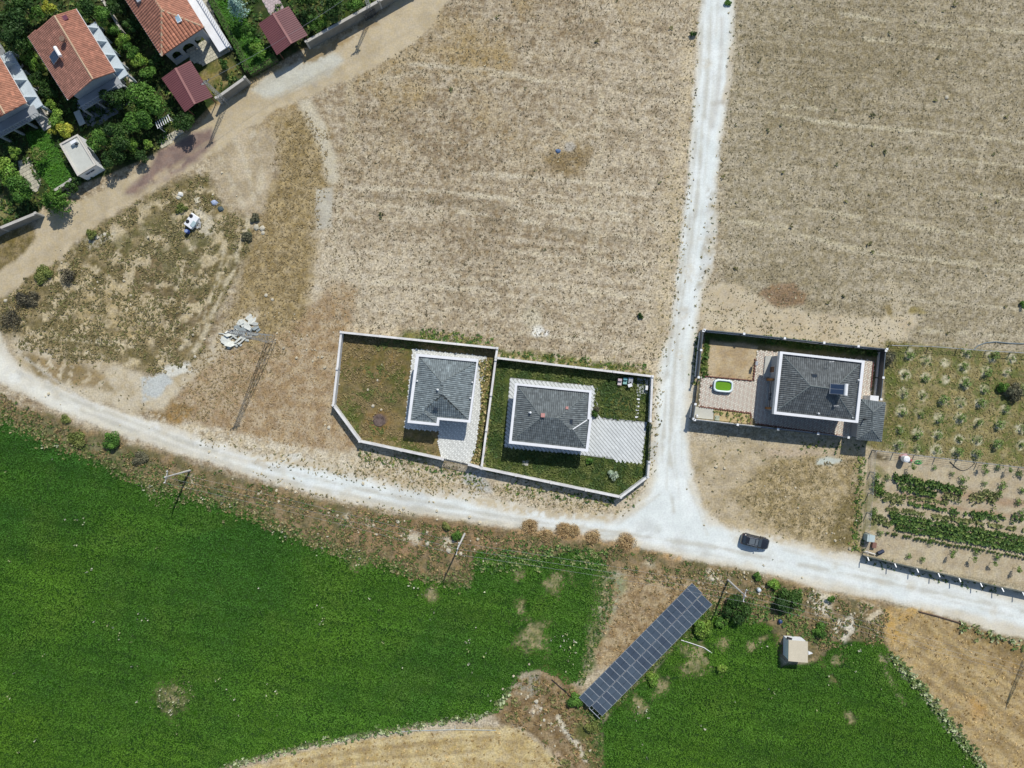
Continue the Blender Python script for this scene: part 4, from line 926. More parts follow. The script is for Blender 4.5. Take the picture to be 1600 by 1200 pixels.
def tile_slopes(parent, slopes, col, tw=.30, tl=.42, jit=.16, name='roof_tiles', barrel=.05, lift=.03, seed=3):
    """slopes: list of 3D polygons, first two points = the eave. Every tile is a raised curved piece; joined because a tile is about 3 pixels"""
    r = random.Random(seed); mb = MB()
    for pts in slopes:
        a = Vector(pts[0]); b = Vector(pts[1]); across = (b - a).normalized()
        nrm = None
        for q in pts[2:]:
            n = across.cross(Vector(q) - a)
            if n.length > 1e-3: nrm = n.normalized(); break
        if nrm.z < 0: nrm = -nrm
        up = nrm.cross(across)
        if up.z < 0: up = -up
        loc = [((Vector(q) - a).dot(across), (Vector(q) - a).dot(up)) for q in pts]
        x0 = min(p[0] for p in loc); x1 = max(p[0] for p in loc); y1 = max(p[1] for p in loc)
        nx = int((x1 - x0) / tw) + 1; ny = int(y1 / tl) + 1
        for j in range(ny):
            for i in range(nx):
                u = x0 + (i + .5) * tw; v = (j + .5) * tl
                if not pin(loc, u, v): continue
                cj = 1 + (r.random() * 2 - 1) * jit
                if r.random() < .08: cj *= 1.25
                c = tuple(k * cj for k in col)
                def W(du, dv, h): return a + across * (u + du) + up * (v + dv) + nrm * h
                h0 = lift + .035; h1 = lift; hw = tw / 2 * .96
                lo = [W(-hw, -tl / 2, h0 - .02), W(-hw * .35, -tl / 2, h0 + barrel), W(hw * .35, -tl / 2, h0 + barrel), W(hw, -tl / 2, h0 - .02)]
                hi = [W(-hw, tl / 2, h1 - .02), W(-hw * .35, tl / 2, h1 + barrel), W(hw * .35, tl / 2, h1 + barrel), W(hw, tl / 2, h1 - .02)]
                for k in range(3): mb.face([lo[k], lo[k + 1], hi[k + 1], hi[k]], 0, c)
                mb.face([W(-hw, -tl / 2, 0), W(hw, -tl / 2, 0), lo[3], lo[2], lo[1], lo[0]], 0, c)
    return mb.build(name, M_TILE, parent, kind='stuff')
def roof_slab(parent, slopes, m, thick=.10, name='roof'):
    mb = MB()
    for pts in slopes:
        pts = [Vector(p) for p in pts]
        n = (pts[1] - pts[0]).cross(pts[2] - pts[0])
        if n.z < 0: pts = pts[::-1]
        mb.hexa([p - Vector((0, 0, thick)) for p in pts], pts, 0)
    return mb.build(name, m, parent)
def ridge_cap(parent, lines, m, w=.26, name='ridge_cap'):
    for p, q in lines:
        mb = MB(); p = Vector(p); q = Vector(q)
        d = (q - p); L = d.length; d.normalize(); s = d.cross(Vector((0, 0, 1))).normalized()
        n = max(1, int(L / .45)); 
        for k in range(n):
            a = p + d * (L * k / n); b = p + d * (L * (k + 1) / n + .02)
            ra = [a - s * w / 2 + Vector((0, 0, .02)), a + Vector((0, 0, .15)), a + s * w / 2 + Vector((0, 0, .02))]
            rb = [b - s * w / 2 * .85 + Vector((0, 0, .015)), b + Vector((0, 0, .13)), b + s * w / 2 * .85 + Vector((0, 0, .015))]
            mb.face([ra[0], ra[1], rb[1], rb[0]]); mb.face([ra[1], ra[2], rb[2], rb[1]]); mb.face([ra[0], ra[2], ra[1]])
        mb.build(name, m, parent)
def window_on(parent, p, q, t, zc, w, h, door=False, frame=M_FRAME, glass=M_GLASS):
    """opening part on the wall from p to q (CCW outline), centred at fraction t"""
    p = Vector((p[0], p[1], 0)); q = Vector((q[0], q[1], 0)); d = (q - p).normalized(); n = Vector((d.y, -d.x, 0))
    c = lerp(p, q, t) + Vector((0, 0, zc))
    mb = MB(); fw = .08
    def bar(u0, u1, v0, v1, d0, d1):
        o = [c + d * u + n * e + Vector((0, 0, v)) for u, e, v in ((u0, d0, v0), (u1, d0, v0), (u1, d1, v0), (u0, d1, v0))]
        tt = [x + Vector((0, 0, v1 - v0)) for x in o]
        mb.hexa(o, tt)
    bar(-w / 2, -w / 2 + fw, -h / 2, h / 2, .005, .07); bar(w / 2 - fw, w / 2, -h / 2, h / 2, .005, .07)
    bar(-w / 2 + fw, w / 2 - fw, h / 2 - fw, h / 2, .005, .07); bar(-w / 2 + fw, w / 2 - fw, -h / 2, -h / 2 + fw, .005, .09)
    if not door and w > 1.2: bar(-fw / 2, fw / 2, -h / 2 + fw, h / 2 - fw, .006, .06)
    o = mb.build('door' if door else 'window', frame, parent)
    mb = MB()
    def bar2(u0, u1, v0, v1, d0, d1):
        r = [c + d * u + n * e + Vector((0, 0, v0)) for u, e in ((u0, d0), (u1, d0), (u1, d1), (u0, d1))]
        mb.hexa(r, [x + Vector((0, 0, v1 - v0)) for x in r])
    bar2(-w / 2 + fw, w / 2 - fw, -h / 2 + fw, h / 2 - fw, .004, .035)
    mb.build('door_leaf' if door else 'pane', M_WOOD if door else glass, o)
    return o
def walls(parent, poly, z0, z1, m, name='wall', windows=True, wz=1.6, ww=1.4, wh=1.2, every=3.6, door_edge=None):
    poly = ccw([tuple(p) for p in poly])
    mb = MB(); mb.prism(poly, z0, z1); o = mb.build(name, m, parent)
    if windows:
        for i, (p, q) in enumerate(zip(poly, poly[1:] + poly[:1])):
            L = math.hypot(q[0] - p[0], q[1] - p[1])
            if L < 2.2: continue
            n = max(1, int(L / every))
            for k in range(n):
                if i == door_edge and k == 0: window_on(parent, p, q, (k + .5) / n, z0 + 1.2, 1.1, 2.2, True)
                else: window_on(parent, p, q, (k + .5) / n, wz, ww, wh)
    return o
def vent_pipe(parent, px, py, z, h=.6, r=.09, m=None, lean=0.0, name='vent_pipe'):
    b = P(px, py, z); mb = MB(); mb.tube(b, b + Vector((lean, 0, h)), r, r, 8); mb.tube(b + Vector((lean, 0, h)), b + Vector((lean, 0, h + .12)), r * 1.7, r * .9, 8)
    mb.build(name, m or M_WPLA, parent)

def grey_house(label, outer, inner, apexes, slopes, ridges, zpar, zeave, vents, chimneys, hatch, ground_inset, door_edge=1, group=None, tile=(112, 117, 118)):
    """outer/inner: parapet outlines in pixels seen at height zpar; apexes name->(px,py,z)"""
    O = ccw([P2(x, y, zpar) for x, y in outer]); I = ccw([P2(x, y, zpar) for x, y in inner])
    c = sum((Vector(p) for p in O), Vector((0, 0))) / len(O)
    t = thing('tiled_house', label, 'house', (c.x, c.y, 0), group)
    # parapet: a ring
    oo = [P2(x, y, zpar) for x, y in outer]; ii = [P2(x, y, zpar) for x, y in inner]
    n = len(oo)
    for k in range(n):
        j = (k + 1) % n
        mb = MB(); ring = [oo[k], oo[j], ii[j], ii[k]]
        ring = ccw(ring)
        mb.prism(ring, zeave - .45, zpar); mb.build('parapet', M_WHITE, t)
    wl = inset_poly(O, ground_inset)
    walls(t, wl, 0.0, zeave - .448, M_GREYW, door_edge=door_edge)
    def V(k):
        if isinstance(k, str): return P(*apexes[k])
        return P(inner[k][0], inner[k][1], zeave)
    # inner corners are seen at parapet height: keep their ground position, drop to the eave
    def VI(k):
        if isinstance(k, str): return P(*apexes[k])
        q = P(inner[k][0], inner[k][1], zpar); return Vector((q.x, q.y, zeave))
    SL = [[VI(k) for k in s] for s in slopes]
    rf = roof_slab(t, SL, M_RIDGEG)
    tile_slopes(rf, SL, A(*tile), seed=int(zpar * 100) + len(outer), jit=.22)
    ridge_cap(rf, [(VI(a), VI(b)) for a, b in ridges], M_RIDGEG)
    for v in vents: vent_pipe(t, *v)
    for (px, py, z, w, h) in chimneys:
        b = P(px, py, z); mb = MB(); mb.box((b.x, b.y, z + h / 2 - .2), (w, w, h + .4), -.09); mb.box((b.x, b.y, z + h + .05), (w + .1, w + .1, .1), -.09)
        mb.build('chimney', mat('pink_chimney', A(204, 146, 138), .8, .1, 3), t)
    for (px, py, z, w, d, rot) in hatch:
        b = P(px, py, z); mb = MB(); mb.box((b.x, b.y, z + .06), (w, d, .22), rot)
        o = mb.build('roof_hatch', M_ANTH, t)
        mb = MB(); mb.box((b.x, b.y, z + .185), (w - .16, d - .16, .03), rot); mb.build('pane', M_GLASS, o)
    return t

# house in the weedy yard
grey_house('grey tiled house with a stepped corner in the brown weedy yard',
    outer=[(650, 552.5), (747.5, 561), (735, 660.5), (686.5, 656), (685.5, 665.5), (636.5, 660.5)],
    inner=[(654.5, 557), (744.5, 565.5), (732, 656.3), (683.2, 652), (681.8, 661.2), (641.2, 656.8)],
    apexes={'n': (690, 597.5, 4.75), 's': (691, 615, 4.75), 'w': (664.5, 639, 4.0), 'v': (662.5, 645, 3.95)},
    slopes=[[0, 1, 'n'], [1, 2, 's', 'n'], [2, 3, 'w', 's'], [3, 4, 'v', 'w'], [4, 5, 'v'], [5, 0, 'n', 's', 'w', 'v']],
    ridges=[(0, 'n'), (1, 'n'), ('n', 's'), ('s', 2), ('s', 'w'), ('w', 'v'), ('v', 5), ('v', 4)],
    zpar=3.65, zeave=3.3, vents=[(682, 609, 4.5, .55, .10, None, .25), (652, 595.5, 3.5, .2), (738, 597.5, 3.5, .2), (735, 622, 3.5, .2)], chimneys=[], hatch=[(681, 637, 4.15, .75, .75, -.09)], ground_inset=.55, door_edge=2, tile=(130, 138, 140))
# house on the lawn (outlined plot)
H2 = grey_house('grey tiled house with a pink ridge chimney in the green lawn plot',
    outer=[(805, 598.5), (924.7, 610), (922, 652), (925, 652.6), (919, 706), (795, 693)],
    inner=[(808.3, 602.2), (920.5, 613.4), (917.8, 654.8), (920.8, 655.6), (915.3, 701.4), (799.5, 689)],
    apexes={'w': (845.8, 652.2, 4.95), 'e': (872.8, 653.2, 4.95), 'k': (889.5, 670.5, 4.35), 'k2': (895, 670.8, 4.35)},
    slopes=[[0, 1, 'e', 'w'], [1, 2, 'k', 'e'], [2, 3, 'k2', 'k'], [3, 4, 'k2'], [4, 5, 'w', 'e', 'k', 'k2'], [5, 0, 'w']],
    ridges=[(0, 'w'), (5, 'w'), ('w', 'e'), ('e', 1), ('e', 'k'), ('k', 'k2'), ('k2', 4)],
    zpar=3.65, zeave=3.3, vents=[(826.5, 644.5, 4.2, .55, .11, None, .2)], chimneys=[(848, 648.5, 4.7, .5, .55), (885.5, 637, 4.0, .3, .5)], hatch=[(891, 658.5, 4.25, .8, .75, -.09)], ground_inset=.55, door_edge=2)
a, b = P(895, 670.8, 4.48), P(917.5, 656, 3.52); mb = MB(); mb.beam(a, b, .12, .05); mb.build('valley_flashing', M_WPLA, H2)
# house with the pool
h3 = grey_house('grey tiled house with a solar water heater on its roof beside the small oval pool',
    outer=[(1219, 549), (1351.5, 563.5), (1341, 661), (1209, 647)],
    inner=[(1223.3, 553), (1346.5, 566.8), (1336.8, 656.8), (1213.3, 643)],
    apexes={'w': (1266, 603, 6.4), 'e': (1303, 608, 6.4)},
    slopes=[[0, 1, 'e', 'w'], [1, 2, 'e'], [2, 3, 'w', 'e'], [3, 0, 'w']],
    ridges=[(0, 'w'), (3, 'w'), ('w', 'e'), ('e', 1), ('e', 2)],
    zpar=5.0, zeave=4.6, vents=[(1340, 594, 4.85, .35), (1278, 646, 4.8, .3), (1331, 652.5, 4.7, .25, .06)], chimneys=[], hatch=[(1271.7, 588.7, 5.7, .85, .85, -.12)], ground_inset=.5, door_edge=3, tile=(102, 105, 106))
# aerials on that roof
for (px, py, z, hgt) in ((1293, 566, 5.0, 1.5), (1301, 634, 5.3, 1.3)):
    b = P(px, py, z); mb = MB(); mb.tube(b, b + Vector((0, 0, hgt)), .03, .03, 6)
    mb.tube(b + Vector((-.35, 0, hgt - .1)), b + Vector((.35, .05, hgt - .1)), .02, .02, 5)
    for k in range(4): mb.tube(b + Vector((-.3 + .2 * k, -.22, hgt - .1)), b + Vector((-.3 + .2 * k, .22, hgt - .1)), .015, .015, 5)
    mb.build('roof_aerial', M_STEEL, h3)

def water_heater(px, py, z, label, ang, zt=0.0, s=1.0):
    """roof top solar water heater: collector panel, horizontal tank, stand"""
    b = P(px, py, z); t = thing('solar_water_heater', label, 'water heater', b)
    ca, sa = math.cos(ang), math.sin(ang)
    def W(u, v, w): return b + Vector((ca * u - sa * v, sa * u + ca * v, w))
    mb = MB(); lo, hi = (-1.0 * s, .15), (.75 * s, .95)
    q = [W(lo[0], -.75 * s, lo[1]), W(hi[0], -.75 * s, hi[1]), W(hi[0], .75 * s, hi[1]), W(lo[0], .75 * s, lo[1])]
    mb.hexa(q, [p + Vector((0, 0, .09)) for p in q]); o = mb.build('collector_panel', M_STEEL, t)
    for k in (0, 1):
        mb = MB(); y0, y1 = (-.70 * s, -.03) if k == 0 else (.03, .70 * s)
        def L(f, y): return W(lo[0] + (hi[0] - lo[0]) * f, y, lo[1] + (hi[1] - lo[1]) * f + .094)
        g = [L(.04, y0), L(.96, y0), L(.96, y1), L(.04, y1)]
        mb.hexa(g, [p + Vector((0, 0, .02)) for p in g]); mb.build('glass_cover', mat('collector_glass', (.03, .05, .09), .15, .1, 1, spec=.7), o)
    mb = MB(); mb.tube(W(.95 * s, -.85 * s, 1.15), W(.95 * s, .85 * s, 1.15), .27, .27, 14); mb.build('tank', M_WPLA, t, smooth=False)
    for y in (-.7, .7):
        mb = MB(); mb.beam(W(.95 * s, y * s, -.5), W(.95 * s, y * s, .95), .05); mb.beam(W(-.9 * s, y * s, -.3), W(-.9 * s, y * s, .2), .05); mb.beam(W(-.9 * s, y * s, -.15), W(.95 * s, y * s, -.15), .04)
        mb.build('stand', M_STEEL, t)
    return t
water_heater(1306, 608, 6.35, 'solar water heater with a blue panel on the grey roof by the pool', -.08)

# annex with its own hip roof
an = [(1345, 623.5, 3.0), (1383.5, 629, 3.0), (1377, 690, 3.0), (1338, 686.5, 3.0)]
AN = [P(*a) for a in an]; R1 = P(1364, 644, 3.7); R2 = P(1362, 671, 3.7)
c = sum(AN, Vector()) / 4
t = thing('annex', 'small grey annex with a hipped tile roof beyond the corner of the pool house', 'annex', (c.x, c.y, 0))
SL = [[AN[1], AN[0], R1], [AN[2], AN[1], R1, R2], [AN[3], AN[2], R2], [AN[0], AN[3], R2, R1]]
rf = roof_slab(t, SL, M_RIDGEG, .14); tile_slopes(rf, SL, A(106, 112, 114), seed=91)
ridge_cap(rf, [(AN[0], R1), (AN[1], R1), (R1, R2), (R2, AN[2]), (R2, AN[3])], M_RIDGEG)
mb = MB()
for a, b in zip(AN, AN[1:] + AN[:1]): mb.beam(a + Vector((0, 0, -.04)), b + Vector((0, 0, -.04)), .10, .12)
mb.build('gutter', M_STEEL, t)
walls(t, inset_poly(ccw([(a.x, a.y) for a in AN]), .35), 0, 2.86, M_GREYW, wz=1.5, ww=.9, wh=.8)
b = P(1349, 655, 3.3); mb = MB(); mb.tube(b, b + Vector((0, 0, 1.0)), .09, .09, 8); mb.build('flue', M_DARK, t)
c = P(1366, 622.5, 2.2); mb = MB(); mb.box((c.x, c.y, 1.1), (1.2, .75, 2.2), -.1); mb.box((c.x, c.y, 2.23), (1.3, .85, .06), -.1)
o = mb.local('storage_cabinet', M_WPLA, (c.x, c.y, 0)); tag(o, 'white storage cabinet standing against the north side of the grey annex', 'cabinet')

# ------------------------------------------------------------------ red-roofed houses of the compound
RED = A(178, 112, 90); RED2 = A(192, 118, 92)
def red_house(label, corners, ridge, ze, zr, hip=False, extra=None, wallm=M_GREYW, col=RED, ridge2=None, ginset=.7):
    """corners W,N,E,S of the eaves in pixels (at height ze)"""
    Cn = [P(x, y, ze) for x, y in corners]; Ra = P(ridge[0][0], ridge[0][1], zr); Rb = P(ridge[1][0], ridge[1][1], zr)
    c = sum(Cn, Vector()) / 4
    t = thing('red_roofed_house', label, 'house', (c.x, c.y, 0))
    return t, Cn, Ra, Rb
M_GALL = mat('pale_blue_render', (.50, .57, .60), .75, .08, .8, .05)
# gable house, middle
t, C4, Ra, Rb = red_house('orange tiled gable house with a water heater on its left slope', [(43.7, 57), (118.7, 13.7), (180, 112), (106, 156)], [(85, 25), (145, 124)], 5.0, 6.15)
SL = [[C4[3], C4[0], Ra, Rb], [C4[1], C4[2], Rb, Ra]]
rf = roof_slab(t, SL, mat('red_roof_base', A(150, 92, 76), .8, .1, 1), .14)
tile_slopes(rf, SL[:1], A(176, 126, 108), tw=.27, tl=.42, jit=.10, seed=5, name='roof_tiles'); tile_slopes(rf, SL[1:], A(180, 124, 102), tw=.27, tl=.42, jit=.10, seed=6, name='roof_tiles')  # left tiles tinted duller than right, slope light put into their colour
ridge_cap(rf, [(Ra, Rb)], M_RIDGEB, .34)
mb = MB(); mb.beam(C4[3] + Vector((0, 0, -.05)), C4[0] + Vector((0, 0, -.05)), .14, .14); mb.beam(C4[1] + Vector((0, 0, -.05)), C4[2] + Vector((0, 0, -.05)), .14, .14); mb.build('gutter', M_WPLA, t)
wl = inset_poly(ccw([(v.x, v.y) for v in C4]), .75)
walls(t, wl, 0, 4.75, M_GREYW, wz=1.6, every=3.2)
for (p, q) in ((C4[2], C4[3]), (C4[0], C4[1])):
    for k in (0,):
        m_ = lerp(p, q, .5); inward = (c - m_); 
        mb = MB(); cc = sum(C4, Vector()) / 4; d = (cc - lerp(p, q, .5)); d.z = 0; d.normalize()
        top = (Ra if (Ra - p).length + (Ra - q).length < (Rb - p).length + (Rb - q).length else Rb)
        a3 = [lerp(p, q, .06) + d * .78, lerp(p, q, .94) + d * .78, Vector((top.x, top.y, top.z - .2)) + d * .78]
        for v in a3[:2]: v.z = 4.8
        b3 = [v + d * .2 for v in a3]
        mb.face(a3); mb.face(b3[::-1]); mb.face([a3[0], b3[0], b3[1], a3[1]][::-1]); mb.face([a3[1], b3[1], b3[2], a3[2]][::-1]); mb.face([a3[2], b3[2], b3[0], a3[0]][::-1])
        mb.build('gable', M_GREYW, t)
# its balcony on the south-east gable and the white buttressed gallery on the north-east side
def gallery(t, p, q, z, depth, n, m, out, rail=True):
    """white slab with piers along the eave line p-q, stepping out horizontally by depth"""
    p = Vector((p.x, p.y, 0)); q = Vector((q.x, q.y, 0)); d = (q - p).normalized()
    mb = MB(); ring = [p, q, q + out * depth, p + out * depth]; ring = ccw([(v.x, v.y) for v in ring]); mb.prism(ring, z - .25, z)
    mb.build('balcony_slab', m, t)
    for k in range(n + 1):
        a = lerp(p, q, k / n) + out * (depth - .2); mb = MB(); mb.box((a.x, a.y, (z - .25) / 2), (.3, .3, z - .25), math.atan2(d.y, d.x)); mb.build('pier', m, t)
    if rail:
        mb = MB(); e = out * (depth - .08); mb.beam(p + e + Vector((0, 0, z + .85)), q + e + Vector((0, 0, z + .85)), .10, .08)
        L = (q - p).length; k = int(L / .45)
        for i in range(k + 1):
            a = p + d * (L * i / k) + e; mb.beam(a + Vector((0, 0, z)), a + Vector((0, 0, z + .85)), .07)
        mb.build('balustrade', m, t)
def outv(p, q, cc):
    d = (q - p); d.z = 0; d.normalize(); n = Vector((d.y, -d.x, 0))
    return n if n.dot(p - cc) > 0 else -n
cc = sum(C4, Vector()) / 4
o1 = outv(C4[2], C4[3], cc); o2 = outv(C4[1], C4[2], cc)
gallery(t, lerp(C4[2], C4[3], .08) - o1 * .7, lerp(C4[2], C4[3], .95) - o1 * .7, 2.7, 1.7, 3, M_GREYW, o1)
gallery(t, lerp(C4[1], C4[2], .12) - o2 * .7, lerp(C4[1], C4[2], .98) - o2 * .7, 2.6, 1.6, 4, M_GALL, o2, rail=False)
for k in range(4):
    f = .2 + .22 * k; a = lerp(C4[1], C4[2], f) - o2 * .7; e = (C4[2] - C4[1]).normalized()
    mb = MB(); v = [Vector((a.x, a.y, 4.7)), Vector((a.x, a.y, 2.6)), Vector((a.x, a.y, 2.6)) + o2 * 1.5]
    w = [x + e * .28 for x in v]; mb.face(v[::-1]); mb.face(w); mb.face([v[0], v[2], w[2], w[0]]); mb.face([v[1], w[1], w[2], v[2]]); mb.face([v[0], w[0], w[1], v[1]]); mb.build('buttress', M_GALL, t)
b = P(122, 27, 6.2); mb = MB(); b = P(101, 29, 5.75); mb.box((b.x, b.y, 5.83), (1.0, .75, .12), .55); mb.build('skylight', mat('skylight_cover', A(120, 70, 84), .4, .05, 1), t)
water_heater(90, 91, 5.55, 'solar water heater with a white tank on the left slope of the orange gable roof', .55, s=.9)
mb = MB(); b = P(103, 65, 5.95)
for k in range(4): mb.tube(b + Vector((.25 * math.cos(k * 1.57), .25 * math.sin(k * 1.57), 0)), b + Vector((.15 * math.cos(k * 1.57), .15 * math.sin(k * 1.57), .9)), .05, .05, 6)
mb.tube(b + Vector((0, 0, .7)), b + Vector((0, 0, 1.0)), .38, .42, 10); mb.build('chimney', mat('brick_chimney', (.2, .13, .09), .9, .3, 6), t)

# hipped house, right
e = Vector((-.53, -.85)); 
t, C4, Ra, Rb = red_house('orange hipped tile house with arched veranda openings beside the maroon carport roof', [(252.5 - 130, 87.5 - 204), (319 - 130, 42.5 - 208), (319, 42.5), (252.5, 87.5)], [(205, -57), (252.5, 16)], 4.6, 5.9)
SL = [[C4[3], C4[0], Ra, Rb], [C4[1], C4[2], Rb, Ra], [C4[2], C4[3], Rb], [C4[0], C4[1], Ra]]
rf = roof_slab(t, SL, bpy.data.materials['red_roof_base'], .14)
tile_slopes(rf, SL[:1], A(172, 120, 100), tw=.40, tl=.42, jit=.08, seed=7, barrel=.08); tile_slopes(rf, SL[1:2], A(192, 134, 110), tw=.27, tl=.42, jit=.08, seed=8); tile_slopes(rf, SL[2:], A(184, 122, 96), tw=.52, tl=.42, jit=.07, seed=9, barrel=.10)  # sun shading in tile colour: darkest left slope, lightest right slope
ridge_cap(rf, [(Ra, Rb), (Rb, C4[2]), (Rb, C4[3]), (Ra, C4[0]), (Ra, C4[1])], M_RIDGEB, .36)
mb = MB(); mb.beam(C4[3] + Vector((0, 0, -.05)), C4[0] + Vector((0, 0, -.05)), .14, .14); mb.beam(C4[1] + Vector((0, 0, -.05)), C4[2] + Vector((0, 0, -.05)), .14, .14); mb.build('gutter', M_WPLA, t)
cc = sum(C4, Vector()) / 4; o1 = outv(C4[2], C4[3], cc); o2 = outv(C4[1], C4[2], cc)
wl = inset_poly(ccw([(v.x, v.y) for v in C4]), .5)
mbp = ccw([(v.x, v.y) for v in C4]); 
# walls: solid core set back 2 m behind an arched veranda wall
back = [C4[0], C4[1], C4[2] - (C4[2] - C4[1]).normalized() * 2.2, C4[3] - (C4[3] - C4[0]).normalized() * 2.2]
walls(t, inset_poly(ccw([(v.x, v.y) for v in back]), .5), 0, 4.45, M_GREYW, every=4)
a = lerp(C4[3], C4[2], .06) - o1 * .5; b = lerp(C4[3], C4[2], .94) - o1 * .5; d = (b - a); d.z = 0; L = d.length; d.normalize()
mb = MB(); nseg = 60; tops = []
arches = [(.17, .10, 1.1, 2.9), (.48, .13, .05, 2.9), (.78, .10, .05, 2.9)]
def open_at(f):
    for (cx, hw, z0, z1) in arches:
        if abs(f - cx) < hw:
            return z0, z1 - .9 + .9 * math.sqrt(max(0, 1 - ((f - cx) / hw) ** 2))
    return None
for k in range(nseg):
    f0, f1 = k / nseg, (k + 1) / nseg; fm = (f0 + f1) / 2
    p0 = Vector((a.x, a.y, 0)) + d * L * f0; p1 = Vector((a.x, a.y, 0)) + d * L * f1
    ring = ccw([(p0.x, p0.y), (p1.x, p1.y), ((p1 - o1 * .3).x, (p1 - o1 * .3).y), ((p0 - o1 * .3).x, (p0 - o1 * .3).y)])
    op = open_at(fm)
    if op is None: mb.prism(ring, 0, 4.45)
    else:
        if op[0] > .1: mb.prism(ring, 0, op[0])
        mb.prism(ring, op[1], 4.45)
mb.build('veranda_wall', M_GREYW, t)
# terrace with balustrade on its right side
tp = [C4[1], C4[2]]
gallery(t, lerp(C4[1], C4[2], .3) - o2 * .4, C4[2] + (C4[2] - C4[1]).normalized() * 2.2 - o2 * .4, 1.1, 2.0, 5, M_WHITE, o2)
b = P(279, 30, 5.3); mb = MB(); mb.box((b.x, b.y, 5.42), (.75, 1.1, .16), .5); o = mb.build('skylight', M_WPLA, t); mb = MB(); mb.box((b.x, b.y, 5.515), (.6, .9, .02), .5); mb.build('pane', mat('sky_glass', A(150, 178, 196), .2, .05, 1), o)
b = P(215, -4, 5.2); mb = MB(); mb.box((b.x, b.y, 5.4), (.6, 1.9, .5), .5); mb.build('roof_ventilator', M_STEEL, t)
# round parasol table on its terrace
b = P(313, 61, 1.1); tt = thing('parasol', 'half open cream parasol on the dark terrace below the arched veranda', 'parasol', (b.x, b.y, 0))
mb = MB(); mb.tube((b.x, b.y, 0), (b.x, b.y, 2.5), .03, .03, 6); mb.build('pole', M_STEEL, tt)
mb = MB(); n = 8
for k in range(n):
    a0, a1 = 2 * math.pi * k / n, 2 * math.pi * (k + 1) / n
    mb.face([(b.x, b.y, 2.55), (b.x + .8 * math.cos(a0), b.y + .8 * math.sin(a0), 2.2), (b.x + .8 * math.cos(a1), b.y + .8 * math.sin(a1), 2.2)])
mb.build('canopy', mat('cream_cloth', A(214, 204, 176), .8, .05, 1), tt)

# house cut by the left edge
t, C4, Ra, Rb = red_house('orange tiled house cut off by the left edge of the view', [(-96, 245), (-37, 25), (41.5, 160), (-22, 196)], [(-70, 40), (5, 176)], 4.8, 6.4)
C4[0] = P(-104, 62, 4.8); C4[1] = P(-37, 25, 4.8); C4[2] = P(41.5, 160, 4.8); C4[3] = P(-26, 197, 4.8); Ra = P(-72, 42, 6.4); Rb = P(7, 178, 6.4)
SL = [[C4[3], C4[0], Ra, Rb], [C4[1], C4[2], Rb, Ra]]
rf = roof_slab(t, SL, bpy.data.materials['red_roof_base'], .14)
tile_slopes(rf, SL, A(190, 132, 106), tw=.27, tl=.42, jit=.16, seed=12); ridge_cap(rf, [(Ra, Rb)], M_RIDGEB, .34)
mb = MB(); mb.beam(C4[1] + Vector((0, 0, -.05)), C4[2] + Vector((0, 0, -.05)), .14, .14); mb.build('gutter', M_WPLA, t)
walls(t, inset_poly(ccw([(v.x, v.y) for v in C4]), .75), 0, 4.6, M_GREYW, every=3.2)
cc = sum(C4, Vector()) / 4; o1 = outv(C4[2], C4[3], cc); o2 = outv(C4[1], C4[2], cc)
gallery(t, lerp(C4[2], C4[3], .02) - o1 * .7, lerp(C4[2], C4[3], .95) - o1 * .7, 2.6, 1.9, 3, M_GREYW, o1)
gallery(t, lerp(C4[1], C4[2], .35) - o2 * .7, lerp(C4[1], C4[2], 1.0) - o2 * .7, 2.5, 1.7, 3, M_GALL, o2, rail=False)
for k in range(3):
    f = .48 + .2 * k; a = lerp(C4[1], C4[2], f) - o2 * .7; e = (C4[2] - C4[1]).normalized()
    mb = MB(); v = [Vector((a.x, a.y, 4.5)), Vector((a.x, a.y, 2.5)), Vector((a.x, a.y, 2.5)) + o2 * 1.6]
    w = [x + e * .3 for x in v]; mb.face(v[::-1]); mb.face(w); mb.face([v[0], v[2], w[2], w[0]]); mb.face([v[1], w[1], w[2], v[2]]); mb.face([v[0], w[0], w[1], v[1]]); mb.build('buttress', M_GALL, t)
# its garden stair
s0 = P(63, 176); s1 = P(79, 205); d = (s1 - s0).normalized(); s = Vector((d.y, -d.x, 0))
t = thing('garden_stair', 'pale concrete garden stair running down beside the house at the left edge', 'stair', s0)
for k in range(7):
    a = s0 + d * (.42 * k); mb = MB(); hgt = 1.5 - .2 * k
    mb.prism(ccw([(q.x, q.y) for q in (a - s * .8, a + s * .8, a + s * .8 + d * .415, a - s * .8 + d * .415)]), 0, hgt); mb.build('step', M_CONC, t)

